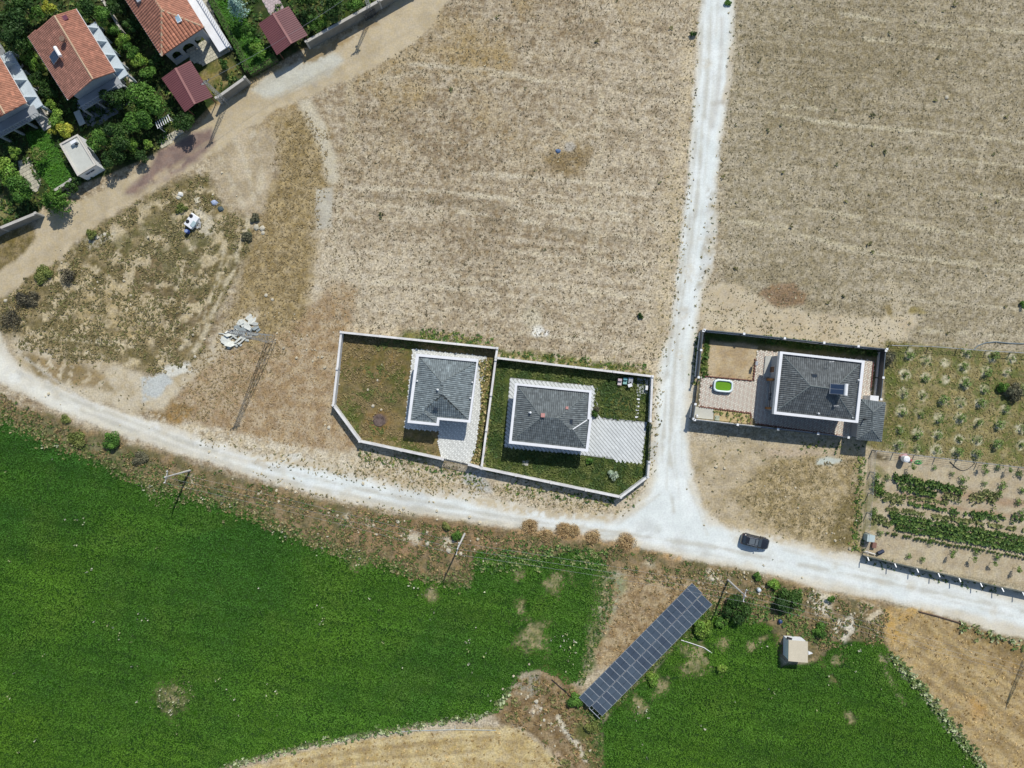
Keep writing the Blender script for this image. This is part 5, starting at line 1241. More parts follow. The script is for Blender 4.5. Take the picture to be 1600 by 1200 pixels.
# carports with maroon sheet roofs
def carport(label, cs, ridge, ze, zr):
    C = [P(x, y, ze) for x, y in cs]; Ra = P(*ridge[0], zr); Rb = P(*ridge[1], zr); c = sum(C, Vector()) / 4
    t = thing('carport', label, 'carport', (c.x, c.y, 0))
    for pts in ([C[3], C[0], Ra, Rb], [C[1], C[2], Rb, Ra]):
        a, b = pts[0], pts[1]; rb_ = [pts[3], pts[2]]
        mb = MB(); n = int((b - a).length / .30)
        # trapezoid sheet: ribs run down the slope
        for k in range(n):
            for (f0, f1, h) in ((0, .62, 0), (.62, 1, .05)):
                g0 = (k + f0) / n; g1 = (k + f1) / n
                q = [lerp(a, b, g0), lerp(a, b, g1), lerp(rb_[0], rb_[1], g1), lerp(rb_[0], rb_[1], g0)]
                nn = (q[1] - q[0]).cross(q[3] - q[0])
                if nn.z < 0: q = q[::-1]
                mb.hexa([v + Vector((0, 0, -.03)) for v in q], [v + Vector((0, 0, h)) for v in q])
        mb.build('roof_sheet', M_SHEET, t)
    mb = MB(); mb.beam(Ra + Vector((0, 0, .06)), Rb + Vector((0, 0, .06)), .34, .05); mb.build('ridge_cap', M_SHEETW, t)
    ins = inset_poly(ccw([(v.x, v.y) for v in C]), .45)
    for (x, y) in ins:
        mb = MB(); mb.tube((x, y, 0), (x, y, ze - .02), .08, .08, 8); mb.build('post', M_RUST, t)
    for i in range(4):
        p, q = ins[i], ins[(i + 1) % 4]; mb = MB(); mb.beam((p[0], p[1], ze - .1), (q[0], q[1], ze - .1), .08, .12); mb.build('tie_beam', M_RUST, t)
    return t
carport('maroon sheet carport roof in front of the arched veranda house', [(252.5, 122.5), (297.5, 94.5), (332.5, 151), (289, 175)], [(274.5, 106.5), (305, 162.5)], 2.8, 3.12)
carport('maroon sheet carport roof over the gate at the end of the pink paved path', [(404, 37.5), (451, 9.5), (481, 55), (432.5, 86)], [(427, 21), (456, 68)], 2.8, 3.12)

# flat-roofed white outbuilding
R = [P(x, y, 2.6) for x, y in ((92.5, 225), (121, 209.5), (150, 257.5), (121, 275))]
c = sum(R, Vector()) / 4; t = thing('outbuilding', 'flat roofed white outbuilding beside the dirt track with an air unit on its roof', 'outbuilding', (c.x, c.y, 0))
pl = ccw([(v.x, v.y) for v in R]); inn = inset_poly(pl, .25)
walls(t, inset_poly(pl, .05), 0, 2.35, M_WHITE, wz=1.7, ww=1.6, wh=.5, every=9)
mb = MB(); mb.prism(inset_poly(pl, .06), 2.352, 2.45); mb.build('roof', mat('pale_roof', A(206, 204, 194), .85, .08, .8, .1), t)
for i in range(4):
    j = (i + 1) % 4; mb = MB(); mb.prism([pl[i], pl[j], tuple(inn[j]), tuple(inn[i])], 2.355, 2.62); mb.build('roof_edge', M_OFFW, t)
b = P(117, 223, 2.6); a = thing('air_unit', 'white air conditioning unit standing on the flat outbuilding roof', 'air conditioner', (b.x, b.y, 2.45))
mb = MB(); mb.box((b.x, b.y, 2.75), (.95, .5, .6), .55); mb.build('casing', M_WPLA, a)
mb = MB(); mb.tube(Vector((b.x + .3, b.y - .25, 2.75)), Vector((b.x + .34, b.y - .32, 2.75)), .2, .2, 12); mb.build('fan_grille', M_DARK, a)
# pump hut in the crop
R = [P(x, y, 2.4) for x, y in ((1232.3, 1000.5), (1262.3, 1002.7), (1262.3, 1035.5), (1231.8, 1033))]
c = sum(R, Vector()) / 4; t = thing('pump_hut', 'small flat roofed cream pump hut at the edge of the green crop', 'hut', (c.x, c.y, 0))
pl = ccw([(v.x, v.y) for v in R]); inn = inset_poly(pl, .12)
walls(t, inset_poly(pl, .1), 0, 2.25, M_WHITE, windows=False)
mb = MB(); mb.prism(pl, 2.252, 2.4); mb.build('roof', mat('cream_roof', A(216, 202, 178), .85, .05, .8), t)
p0, p1 = P(1223.5, 992.5), P(1233, 998)
a, b = P(1231, 995), P(1249, 996.5); d = (b - a).normalized(); s = Vector((-d.y, d.x, 0))
mb = MB(); mb.box(((a.x + b.x) / 2 - .1, (a.y + b.y) / 2 - .1, .9), (1.9, .55, 1.8), math.atan2(d.y, d.x)); mb.build('side_bay', M_WHITE, t)
c2 = P(1233.5, 998.3, 1.9); mb = MB(); mb.box((c2.x, c2.y, 1.82), (.85, .42, .05), -.3); mb.build('vent_opening', M_DARK, t)
c2 = P(1266, 1020, 1.2); mb = MB(); mb.prism(ccw([(c2.x - .4, c2.y - .2), (c2.x + .3, c2.y), (c2.x - .4, c2.y + .3)]), .9, 1.5); mb.build('lamp_bracket', M_WPLA, t)
# ------------------------------------------------------------------ paved yards: every paver is raised geometry, joined because one is 3 to 4 pixels
def paved(name, poly, lx, ly, ang, colf, gap=.05, z=.07, holes=(), base=None, seed=1, stagger=True, gapx=None):
    pw = [P2(x, y) for x, y in poly]; hw = [[P2(x, y) for x, y in h] for h in holes]
    mb = MB(); mb.prism(ccw(pw), -.15, z - .04)
    o = mb.build(name, base or M_CONCD); o['kind'] = 'structure'
    r = random.Random(seed); mb = MB()
    ca, sa = math.cos(ang), math.sin(ang)
    cx = sum(p[0] for p in pw) / len(pw); cy = sum(p[1] for p in pw) / len(pw)
    R = max(math.hypot(p[0] - cx, p[1] - cy) for p in pw)
    nx = int(R / lx) + 2; ny = int(R / ly) + 2
    for j in range(-ny, ny):
        for i in range(-nx, nx):
            u = (i + (.5 if (stagger and j % 2) else 0)) * lx; v = j * ly
            x = cx + ca * u - sa * v; y = cy + sa * u + ca * v
            if not pin(pw, x, y) or any(pin(h, x, y) for h in hw): continue
            c = colf(i, j, r)
            if c is None: continue
            a = lx / 2 - (gap if gapx is None else gapx) / 2; b = ly / 2 - gap / 2; dz = z + (r.random() - .5) * .01
            t = [(x + ca * p - sa * q, y + sa * p + ca * q, dz) for p, q in ((-a, -b), (a, -b), (a, b), (-a, b))]
            d = [(p[0], p[1], z - .05) for p in t]
            mb.hexa(d, t, 0, c, bottom=False)
    mb.build('paver', M_PAVER, o, kind='stuff')
    return o
def jitc(c, r, a=.08):
    k = 1 + (r.random() * 2 - 1) * a
    return tuple(v * k for v in c)
H1H = [(656, 560), (742, 568), (729, 652), (686, 650), (684, 657), (645, 652)]
paved('paved_yard', [(645, 545), (761, 557), (743, 700), (734, 726), (691, 717), (684, 690), (686, 674), (632, 669)], .30, .30, math.radians(40),
      lambda i, j, r: jitc(A(240, 238, 232) if (i + j) % 2 else A(222, 220, 214), r), gap=.02, holes=[H1H], seed=2)
H2H = [(812, 606), (914, 616), (912, 694), (803, 683)]
paved('paved_yard', [(797, 590), (930, 603), (926, 651), (1011, 659.5), (1003, 724), (911, 711), (788, 699)], .90, .45, math.radians(-50),
      lambda i, j, r: jitc(A(222, 222, 220), r, .07), gap=.085, gapx=.01, stagger=True, holes=[H2H], seed=3, base=mat('dark_joint_grass', A(168, 168, 164), .9, .2, 2))
H3H = [(1212, 556), (1335, 568), (1326, 650), (1203, 638)]
POOLYARD = paved('paved_yard', [(1096, 589), (1178, 596), (1183, 547), (1250, 553), (1366, 564), (1360, 622), (1345, 650), (1337, 682), (1318, 683), (1181, 662), (1173, 645), (1092, 634)], .31, .31, math.radians(40),
      lambda i, j, r: jitc(A(232, 221, 206) if (i * 2 + j) % 3 else A(220, 200, 184), r), gap=.045, holes=[H3H], seed=4, base=mat('grey_joint_sand', A(140, 132, 124), .9, .2, 2))
# north-west garden paths
paved('garden_path', [(28, 252), (46, 246), (64, 286), (58, 300), (40, 296), (32, 276)], .6, .6, .5, lambda i, j, r: jitc(A(196, 188, 168), r, .15), gap=.06, seed=5)
paved('garden_path', [(393, -30), (420, -40), (444, 14), (424, 26)], .45, .45, .5, lambda i, j, r: jitc(A(202, 182, 180), r, .08), gap=.03, seed=6)
paved('terrace', [(305, 0), (320, -10), (352, 62), (358, 80), (318, 102), (300, 96), (290, 80), (322, 64)], .5, .5, .5, lambda i, j, r: jitc(A(210, 202, 180), r, .12), gap=.05, seed=7)
paved('terrace', [(122, 160), (170, 130), (205, 160), (150, 200), (128, 190)], .5, .5, .5, lambda i, j, r: jitc(A(140, 144, 146), r, .10), gap=.05, seed=8)
paved('garden_path', [(258, 215), (282, 200), (287, 206), (258, 230), (250, 230)], .5, .5, .5, lambda i, j, r: jitc(A(206, 196, 172), r, .12), gap=.05, seed=9)
# flagstones down the side of the orange gable house
FLAGS = paved('flagstone_path', [(187, 100), (194, 96), (211, 128), (205, 136)], .5, .5, .5, lambda i, j, r: jitc(A(170, 160, 140), r, .12), gap=.05, z=.05, seed=10)
for i, (x, y, r_) in enumerate(((158, 50, 3.5), (166, 62, 3), (172, 78, 3.5), (180, 95, 3), (190, 104, 4), (198, 116, 4.5), (206, 124, 4.5), (207, 132, 4), (34, 103, 3.5), (40, 112, 3), (52, 130, 4.5), (58, 140, 4), (77, 176, 4), (80, 186, 4))):
    p = P(x, y); mb = MB(); rr = random.Random(i); n = 7
    mb.prism(ccw([(p.x + r_ / 10 * (.8 + .4 * rr.random()) * math.cos(6.283 * k / n), p.y + r_ / 10 * (.8 + .4 * rr.random()) * math.sin(6.283 * k / n)) for k in range(n)]), -.05, .09)
    mb.build('flagstone', M_OFFW, FLAGS)

# slabs and kerbs in the pool yard
mb = MB(); mb.prism(ccw([P2(*q) for q in ((1086, 635), (1115, 639), (1114, 655.5), (1084, 652.5))]), -.1, .09); o = mb.build('concrete_pad', mat('pale_pad', A(206, 202, 190), .9, .06, .8, .1)); o['kind'] = 'structure'
bed = [(1115.5, 640), (1172, 647.5), (1171.5, 662.5), (1115, 656)]
mb = MB(); mb.prism(ccw([P2(*q) for q in bed]), -.1, .05); o = mb.build('garden_bed', mat('bed_soil', A(196, 172, 128), .95, .15, 3, .3)); o['kind'] = 'structure'
r = random.Random(4); tip = []
def kerb_row(p, q, n, label, jag=True):
    a, b = P(*p), P(*q); d = (b - a); L = d.length; d.normalize(); ang = math.atan2(d.y, d.x)
    for k in range(n):
        c_ = a + d * (L * (k + .5) / n); mb = MB(); mb.box((0, 0, .1), (L / n * .86, .13, .26), 0)
        o = mb.build('edging_brick', M_EDGE); o.parent = POOLYARD; o.location = c_; o.rotation_euler = (0, 0, ang + (.55 if jag else 0))
M_EDGE = mat('dull_red_brick', A(140, 92, 80), .85, .18, 4, .1)
EDGE_L = 'dull red edging brick set in a row along the pool house yard'
kerb_row((1092, 635), (1173, 645.5), 22, EDGE_L); kerb_row((1173, 646), (1171.5, 662), 5, EDGE_L, False)
kerb_row((1182, 662), (1316, 681), 34, EDGE_L); kerb_row((1100, 587.5), (1176, 594.5), 18, EDGE_L, False); kerb_row((1180, 560), (1177, 594), 8, EDGE_L)
kerb_row((1364, 566), (1360, 606), 10, EDGE_L, False)
p = scatter(bed, 3.2, 301); tufts('bed_plants', p, .26, .28, 6, pick([green(84, 104, 52), green(120, 124, 70)], len(p), 30), M_LEAF, 302, .25, z0=.05)
# pale block step in that bed
c_ = P(1120, 653); mb = MB(); mb.box((c_.x, c_.y, .12), (.75, .75, .16), -.1); o = mb.local('square_cover', mat('mossy_cover', A(176, 180, 160), .9, .2, 4), c_); tag(o, 'pale square cover lying in the sandy bed beside the concrete pad', 'cover')

# ------------------------------------------------------------------ walls and fences
def wall_run(label, pts, h, th, m, cat='wall', post_every=6.0, cap=None, group=None, name='boundary_wall', skip=()):
    """masonry wall seen from above; pts are pixels at the top of the wall"""
    W = [P(x, y, h) for x, y in pts]
    t = thing(name, label, cat, (W[0].x, W[0].y, 0), group)
    for i, (a, b) in enumerate(zip(W[:-1], W[1:])):
        if i in skip: continue
        d = b - a; L = d.length; d.normalize(); s = Vector((-d.y, d.x, 0)); n = max(1, round(L / post_every))
        for k in range(n):
            p = a + d * (L * k / n + .14); q = a + d * (L * (k + 1) / n - .14)
            mb = MB(); mb.prism(ccw([(v.x, v.y) for v in (p - s * th / 2, q - s * th / 2, q + s * th / 2, p + s * th / 2)]), -.1, h - .12)
            mb.build('wall_panel', m, t)
            mb = MB(); w = th / 2 + .05; mb.prism(ccw([(v.x, v.y) for v in (p - s * w, q - s * w, q + s * w, p + s * w)]), h - .118, h)
            mb.build('coping', cap or m, t)
        for k in range(n + 1):
            if k == 0 and i > 0 and (i - 1) not in skip: continue
            p = a + d * (L * k / n); mb = MB(); mb.box((p.x, p.y, h / 2 + .02), (.27, .27, h + .24), math.atan2(d.y, d.x)); mb.box((p.x, p.y, h + .17), (.36, .36, .07), math.atan2(d.y, d.x)); mb.build('post', cap or m, t)
    return t
M_WALLW = mat('white_wall', (.66, .65, .62), .85, .17, .7, .1, fvar=.14)
wall_run('white wall enclosing the brown weedy yard with the ash patch', [(692, 717.5), (562, 689.5), (520.5, 633), (533, 519), (777, 544), (775, 558)], 1.55, .22, M_WALLW)
wall_run('white wall round the green lawn plot, cut across its road corner', [(733, 726), (752, 731.5), (970, 777), (1012.5, 745), (1014.5, 722)], 1.55, .22, M_WALLW)
wall_run('white wall between the neighbouring brown yard and green lawn plot', [(774.5, 562), (753, 727)], 1.55, .22, M_WALLW)
wall_run('white wall along the north and upper east side of the lawn plot', [(779, 559.5), (1019.5, 588), (1016.5, 658)], 1.55, .22, M_WALLW)
def slide_gate(label, p, q, h):
    a, b = P(*p), P(*q); t = thing('metal_gate', label, 'gate', a); d = (b - a); L = d.length; d.normalize()
    mb = MB(); mb.beam(a + Vector((0, 0, .12)), b + Vector((0, 0, .12)), .07); mb.beam(a + Vector((0, 0, h)), b + Vector((0, 0, h)), .07); mb.beam(a + Vector((0, 0, .15)), a + Vector((0, 0, h)), .07); mb.beam(b + Vector((0, 0, .15)), b + Vector((0, 0, h)), .07); mb.build('gate_frame', M_ANTH, t)
    n = int(L / .16)
    mb = MB()
    for k in range(1, n): mb.beam(a + d * (L * k / n) + Vector((0, 0, .16)), a + d * (L * k / n) + Vector((0, 0, h - .04)), .05, .03)
    mb.build('bars', M_ANTH, t); mb = MB(); mb.box((a.x + d.x * .25, a.y + d.y * .25, 1.05), (.12, .12, .25)); mb.build('lock_box', M_STEEL, t)
    return t
slide_gate('grey barred gate closing the white paved drive of the brown yard', (695, 717), (731, 725), 1.5)
slide_gate('grey barred gate closing the striped drive of the lawn plot', (1014.5, 661), (1012, 719), 1.5)

def panel_fence(label, pts, h=2.2, low=.6):
    W = [P(x, y, h) for x, y in pts]; t = thing('panel_fence', label, 'fence', (W[0].x, W[0].y, 0))
    for i, (a, b) in enumerate(zip(W[:-1], W[1:])):
        d = b - a; L = d.length; d.normalize(); s = Vector((-d.y, d.x, 0))
        p, q = a + d * .1, b - d * .1; w = .11
        mb = MB(); mb.prism(ccw([(v.x, v.y) for v in (p - s * w, q - s * w, q + s * w, p + s * w)]), -.1, low); mb.build('low_wall', M_WALLW, t)
        mb = MB(); k = 0; z = low + .03
        while z < h - .1:
            mb.beam(Vector((p.x, p.y, z + .09)), Vector((q.x, q.y, z + .09)), .05, .17); z += .195
        mb.build('slat_panel', M_ANTH, t)
        mb = MB(); mb.beam(Vector((p.x, p.y, h - .03)), Vector((q.x, q.y, h - .03)), .13, .06); mb.build('top_rail', M_FRAIL, t)
    for a in W:
        mb = MB(); mb.box((a.x, a.y, h / 2), (.2, .2, h + .1), -.1); mb.build('post', M_ANTH, t)
        mb = MB(); mb.box((a.x, a.y, h + .09), (.34, .34, .08), -.1); mb.build('post_cap', M_WPLA, t)
    return t
M_FRAIL = mat('fence_rail_paint', A(92, 100, 108), .5, .1, 1)
panel_fence('dark panel fence along the north side of the pool yard', [(1100.5, 515.5), (1162.5, 521.5), (1226, 528.5), (1287.5, 535.5), (1341, 541), (1385.5, 545.5)])
panel_fence('dark panel fence on the track side of the pool yard', [(1099, 517), (1095.5, 547), (1091.5, 589.5)])
panel_fence('short dark panel fence beside the concrete pad of the pool yard', [(1086.5, 631.5), (1083.5, 654.5)])
panel_fence('dark panel fence along the south side of the pool yard', [(1085.5, 656), (1152.5, 663.5), (1215.5, 670.5), (1278, 677.5), (1325.5, 683.5)])
panel_fence('dark panel fence between the pool yard and the orchard plot', [(1384, 548), (1380, 590), (1376.5, 624)])
slide_gate('low dark gate on the track side of the tiled pool yard', (1090, 592), (1086, 629), 1.7)

def wire_fence(label, pts, h, every, m_post, screen=None, arms=False, name='wire_fence'):
    W = [P(x, y, 0) for x, y in pts]; t = thing(name, label, 'fence', W[0])
    posts = []
    for a, b in zip(W[:-1], W[1:]):
        d = b - a; L = d.length; n = max(1, round(L / every)); d.normalize()
        posts += [(a + d * (L * k / n), d) for k in range(n)]
        s = Vector((-d.y, d.x, 0))
        if screen:
            for k in range(n):
                mb = MB(); mb.beam(a + d * (L * k / n + .06) + Vector((0, 0, h / 2)), a + d * (L * (k + 1) / n - .06) + Vector((0, 0, h / 2)), .025, h - .1); mb.build('screen', screen, t)
        else:
            mb = MB()
            for z in (.15, .5, .85, 1.2, h - .05): mb.beam(a + Vector((0, 0, z)), b + Vector((0, 0, z)), .02)
            mb.build('wire', M_STEEL, t)
    posts.append((W[-1], d))
    for p, d in posts:
        mb = MB(); mb.box((p.x, p.y, h / 2), (.11, .11, h), math.atan2(d.y, d.x))
        o = mb.build('post', m_post, t)
        if arms:
            s = Vector((-d.y, d.x, 0)); s = s if s.y < 0 else -s
            mb = MB(); mb.beam(p + Vector((0, 0, h)), p + Vector((.18, 0, h + .32)) + s * .5, .13); mb.build('arm', M_WPLA, o)
    return t
M_SCREEN = mat('dark_screen_mesh', A(96, 102, 98), .9, .15, 2)
wire_fence('dark screen fence with white bent posts along the road side of the vegetable plot', [(1348, 867), (1390, 877), (1424, 885), (1457, 892), (1489, 899.5), (1522, 907), (1555, 914.5), (1587, 921), (1640, 933)], 1.5, 3.4, M_CONC, M_SCREEN, True, 'screen_fence')
wire_fence('thin wire fence between the orchard plot and the vegetable plot', [(1363, 703), (1690, 741)], 1.5, 3.2, M_STEEL)
wire_fence('thin wire fence between the dry lot and the vegetable plot', [(1362, 704), (1357, 770), (1349, 862)], 1.5, 3.0, M_CONC)
wire_fence('thin wire fence along the north edge of the orchard plot', [(1388, 540), (1450, 541.5), (1540, 548.5), (1690, 557)], 1.3, 4.0, M_STEEL)
M_COMP = mat('compound_wall_render', (.22, .21, .18), .9, .14, 1.0, .1)
M_COMPC = mat('compound_coping', (.46, .44, .39), .9, .10, 1.0, .1)
wall_run('old beige compound wall near the left edge beside the dirt track', [(-60, 388), (0, 356), (56, 333)], 1.9, .3, M_COMP, cap=M_COMPC, post_every=8)
wall_run('short beige compound wall below the lawn of the left house', [(84, 298), (111, 281)], 1.5, .3, M_COMP, cap=M_COMPC, post_every=8)
wall_run('beige compound wall in front of the dry garden between the maroon carports', [(338, 153), (383, 121)], 2.1, .3, M_COMP, cap=M_COMPC, post_every=8)
wall_run('long beige compound wall running up to the top of the view', [(478, 65), (592, 1), (650, -32)], 2.2, .32, M_COMP, cap=M_COMPC, post_every=9)
wall_run('thin garden wall between the two orange roofed houses', [(160, 0), (188, 46)], 1.4, .2, M_OFFW, post_every=8)
slide_gate('dark maroon barred gate in the compound wall near the top pole', (572, 33), (588, 22), 1.6)

# ------------------------------------------------------------------ poles, pylons and cables
def concrete_pole(label, px, py, h, arm_dir, lean=(0, 0)):
    b = P(px, py); t = thing('utility_pole', label, 'utility pole', b); top = b + Vector((lean[0], lean[1], h))
    mb = MB(); mb.tube(b + Vector((0, 0, -.2)), top, .17, .09, 10); mb.build('shaft', M_POLE, t, smooth=False)
    a = Vector((math.cos(arm_dir), math.sin(arm_dir), 0)); mb = MB(); mb.beam(top - a * .95 + Vector((0, 0, -.25)), top + a * .95 + Vector((0, 0, -.25)), .10); mb.build('cross_arm', M_POLE, t)
    tips = []
    for k in (-.85, 0, .85):
        q = top + a * k + Vector((0, 0, -.2 if k else 0)); mb = MB(); mb.tube(q, q + Vector((0, 0, .14)), .05, .08, 8); mb.tube(q + Vector((0, 0, .14)), q + Vector((0, 0, .30)), .09, .05, 8); mb.build('insulator', M_WPLA, t); tips.append(q + Vector((0, 0, .3)))
    mb = MB(); mb.beam(top - a * .6 + Vector((0, 0, -.3)), top + Vector((0, 0, -.9)), .05); mb.beam(top + a * .6 + Vector((0, 0, -.3)), top + Vector((0, 0, -.9)), .05); mb.build('brace', M_STEEL, t)
    return tips
t1 = concrete_pole('pale utility pole at the weedy edge of the left crop, its top leaning out left', 297, 735, 7.9, 1.35)
t2 = concrete_pole('pale utility pole on the verge below the road, left of the solar panels', 726, 834, 7.9, 1.35, lean=(-.5, -.5))
t3 = concrete_pole('pale utility pole beside the upper end of the solar panel row', 1137, 906, 8.4, 1.3)
def lattice_pole(label, px, py, h, w0, w1, arms, rot=0.0, m=None, cat='pylon'):
    b = P(px, py); t = thing('lattice_pole', label, cat, b); m = m or M_STEEL
    def corner(k, z):
        w = (w0 + (w1 - w0) * z / h) / 2; a = rot + math.pi / 4 + k * math.pi / 2
        return b + Vector((w * 1.414 * math.cos(a), w * 1.414 * math.sin(a), z))
    leg = max(.045, w0 * .05)
    for k in range(4):
        mb = MB(); mb.beam(corner(k, 0), corner(k, h), leg); mb.build('leg', m, t)
    mb = MB(); z = 0.0
    while z < h - .2:
        z2 = min(h, z + (w0 + (w1 - w0) * z / h) * 1.15 + .2)
        for k in range(4):
            mb.beam(corner(k, z), corner((k + 1) % 4, z2), leg * .5); mb.beam(corner(k, z2), corner((k + 1) % 4, z2), leg * .45)
        z = z2
    mb.build('bracing', m, t)
    tips = []
    for (z, L, ang) in arms:
        a = Vector((math.cos(ang), math.sin(ang), 0)); c_ = b + Vector((0, 0, z)); mb = MB(); mb.beam(c_ - a * L, c_ + a * L, .10, .10); mb.beam(c_ - a * L, c_ + Vector((0, 0, -.5)), .05); mb.beam(c_ + a * L, c_ + Vector((0, 0, -.5)), .05); mb.build('cross_arm', m, t)
        for f in (-1, -.4, .4, 1):
            q = c_ + a * L * f * .95 + Vector((0, 0, .06)); mb = MB(); mb.tube(q, q + Vector((0, 0, .2)), .05, .08, 8); mb.build('insulator', M_DARK, t); tips.append(q + Vector((0, 0, .2)))
    return tips
lattice_pole('tall grey lattice pylon standing over the heap of broken white slabs', 425, 530, 16.6, 1.15, .42, [(16.3, .8, .4)], .05)
l2 = lattice_pole('slim lattice pole beside the maroon carport with its shadow across the red gravel', 354, 161, 8.0, .55, .25, [(7.7, .7, .6)])
l3 = lattice_pole('slim lattice pole at the top of the view beside the compound wall', 581, 22, 7.4, .55, .25, [(7.1, .8, .5), (6.5, .6, 1.9)])
l4 = lattice_pole('slim lattice pole at the right edge in the golden straw field', 1602, 1030, 8.2, .60, .28, [(7.9, 1.0, 1.3), (7.2, .8, 1.3)])
lattice_base = P(427, 531)
def cable(a, b, sag, label, r_=.011):
    n = 14; pts = []
    for k in range(n + 1):
        f = k / n; p = lerp(a, b, f); p.z -= sag * 4 * f * (1 - f); pts.append(p)
    mb = MB(); mb.path(pts, r_, 4); o = mb.local('power_cable', M_CABLE, a); tag(o, label, 'cable', 'cables strung between the poles'); return o
M_CABLE = mat('cable_aluminium', (.34, .35, .35), .5, .05, 1)
ORD = ('lowest', 'middle', 'uppermost')
for k in range(3):
    cable(t1[k], t2[k], 1.1, ORD[k] + ' of three power cables strung along the verge between the left poles')
    cable(t2[k], t3[k], 1.1, ORD[k] + ' of three power cables crossing above the solar panel end')
    cable(t3[k], l4[k], 1.1, ORD[k] + ' of three power cables running over the pump hut side to the right')
for k in range(2): cable(l2[k], l3[k], .8, ('inner' if k == 0 else 'outer') + ' power cable strung along the compound wall beside the dirt track')

# ------------------------------------------------------------------ solar array
cA = [(904.6, 1090), (919, 1107), (1096, 926), (1081.4, 911)]
def arr(u, v, dz=0.0):
    """u along the array 0..1, v across 0..1 (upper-left edge to lower-right edge)"""
    zl, zh = 1.0, 1.9; z = zl + (zh - zl) * v + dz
    ax, ay = 904.6, 1090; bx, by = 1081.4, 911; cx, cy = 937.5, 1122
    px = ax + (bx - ax) * u + (cx - ax) * v; py = ay + (by - ay) * u + (cy - ay) * v
    return P(px, py, z)
c_ = P(1007, 1016); t = thing('solar_array', 'long double row of dark solar panels on a steel frame beside the crop', 'solar array', (c_.x, c_.y, 0))
M_PV = mat('solar_glass', (.060, .082, .108), .22, .10, .6, spec=.6, fine=14)
M_PVS = [M_PV, mat('solar_glass_b', (.068, .092, .118), .26, .10, .6, spec=.6, fine=14), mat('solar_glass_c', (.054, .073, .099), .2, .10, .6, spec=.6, fine=14)]  # tints differ from panel to panel to imitate the sky gradient reflected in them
M_PVF = mat('panel_frame', (.40, .43, .46), .4, .04, 1)
NP = 22
nrm = (arr(1, 0) - arr(0, 0)).cross(arr(0, 1) - arr(0, 0)).normalized(); nrm = nrm if nrm.z > 0 else -nrm
off_b = .045
proto = None
for row in (0, 1):
    v0, v1 = (0.0, .488) if row == 0 else (.512, 1.0)
    for k in range(NP):
        du = .004
        u0 = k / NP if not row else .018 + .974 * k / NP; u1 = (k + 1) / NP if not row else .018 + .974 * (k + 1) / NP
        u0 += .0012; u1 -= .0012
        q = [arr(u0, v0), arr(u1, v0), arr(u1, v1), arr(u0, v1)]
        if (q[1] - q[0]).cross(q[2] - q[0]).z < 0: q = q[::-1]
        ctr = sum(q, Vector()) / 4
        mb = MB(); rail = .05
        for i in range(4):
            a, b = q[i], q[(i + 1) % 4]; ai = lerp(a, ctr, .0) ; mb.beam(a, b, .028, .05)
        f = mb.build('solar_panel', M_PVF, t)
        inn = [lerp(p, ctr, .025) for p in q]
        for half in (0, 1):
            # two half-cell glass fields with a thin pale seam
            long_first = (q[1] - q[0]).length > (q[3] - q[0]).length
            def S(a, b):  # a along the short, b along the long side
                return lerp(lerp(inn[0], inn[1], b), lerp(inn[3], inn[2], b), a) if long_first else lerp(lerp(inn[0], inn[1], a), lerp(inn[3], inn[2], a), b)
            b0, b1 = (0, .493) if half == 0 else (.507, 1)
            g = [S(0, b0), S(1, b0), S(1, b1), S(0, b1)]
            if (g[1] - g[0]).cross(g[2] - g[0]).z < 0: g = g[::-1]
            mb = MB(); mb.hexa([p - nrm * .01 for p in g], [p + nrm * .012 for p in g]); mb.build('cell_field', M_PVS[(k * 7 + row * 5) % 11 % 3], f)
for k in range(8):
    u = .06 + .13 * k
    mb = MB(); a = arr(u, .1, -.12); mb.beam(Vector((a.x, a.y, 0)), a, .09); b = arr(u, .9, -.12); mb.beam(Vector((b.x, b.y, 0)), b, .09); mb.beam(arr(u, .02, -.1), arr(u, .98, -.1), .07); mb.build('support_frame', M_STEEL, t)
for v in (.12, .38, .62, .88):
    mb = MB(); mb.beam(arr(-.005 if v < .5 else .0, v, -.05), arr(1.0 if v < .5 else .99, v, -.05), .05); mb.build('rail', M_STEEL, t)
mb = MB(); mb.beam(arr(-.003, .5, -.03), arr(-.003, 1.02, -.03), .07); mb.beam(arr(.02, .5, -.03), arr(.02, 1.02, -.03), .05); mb.build('end_bracket', M_PVF, t)

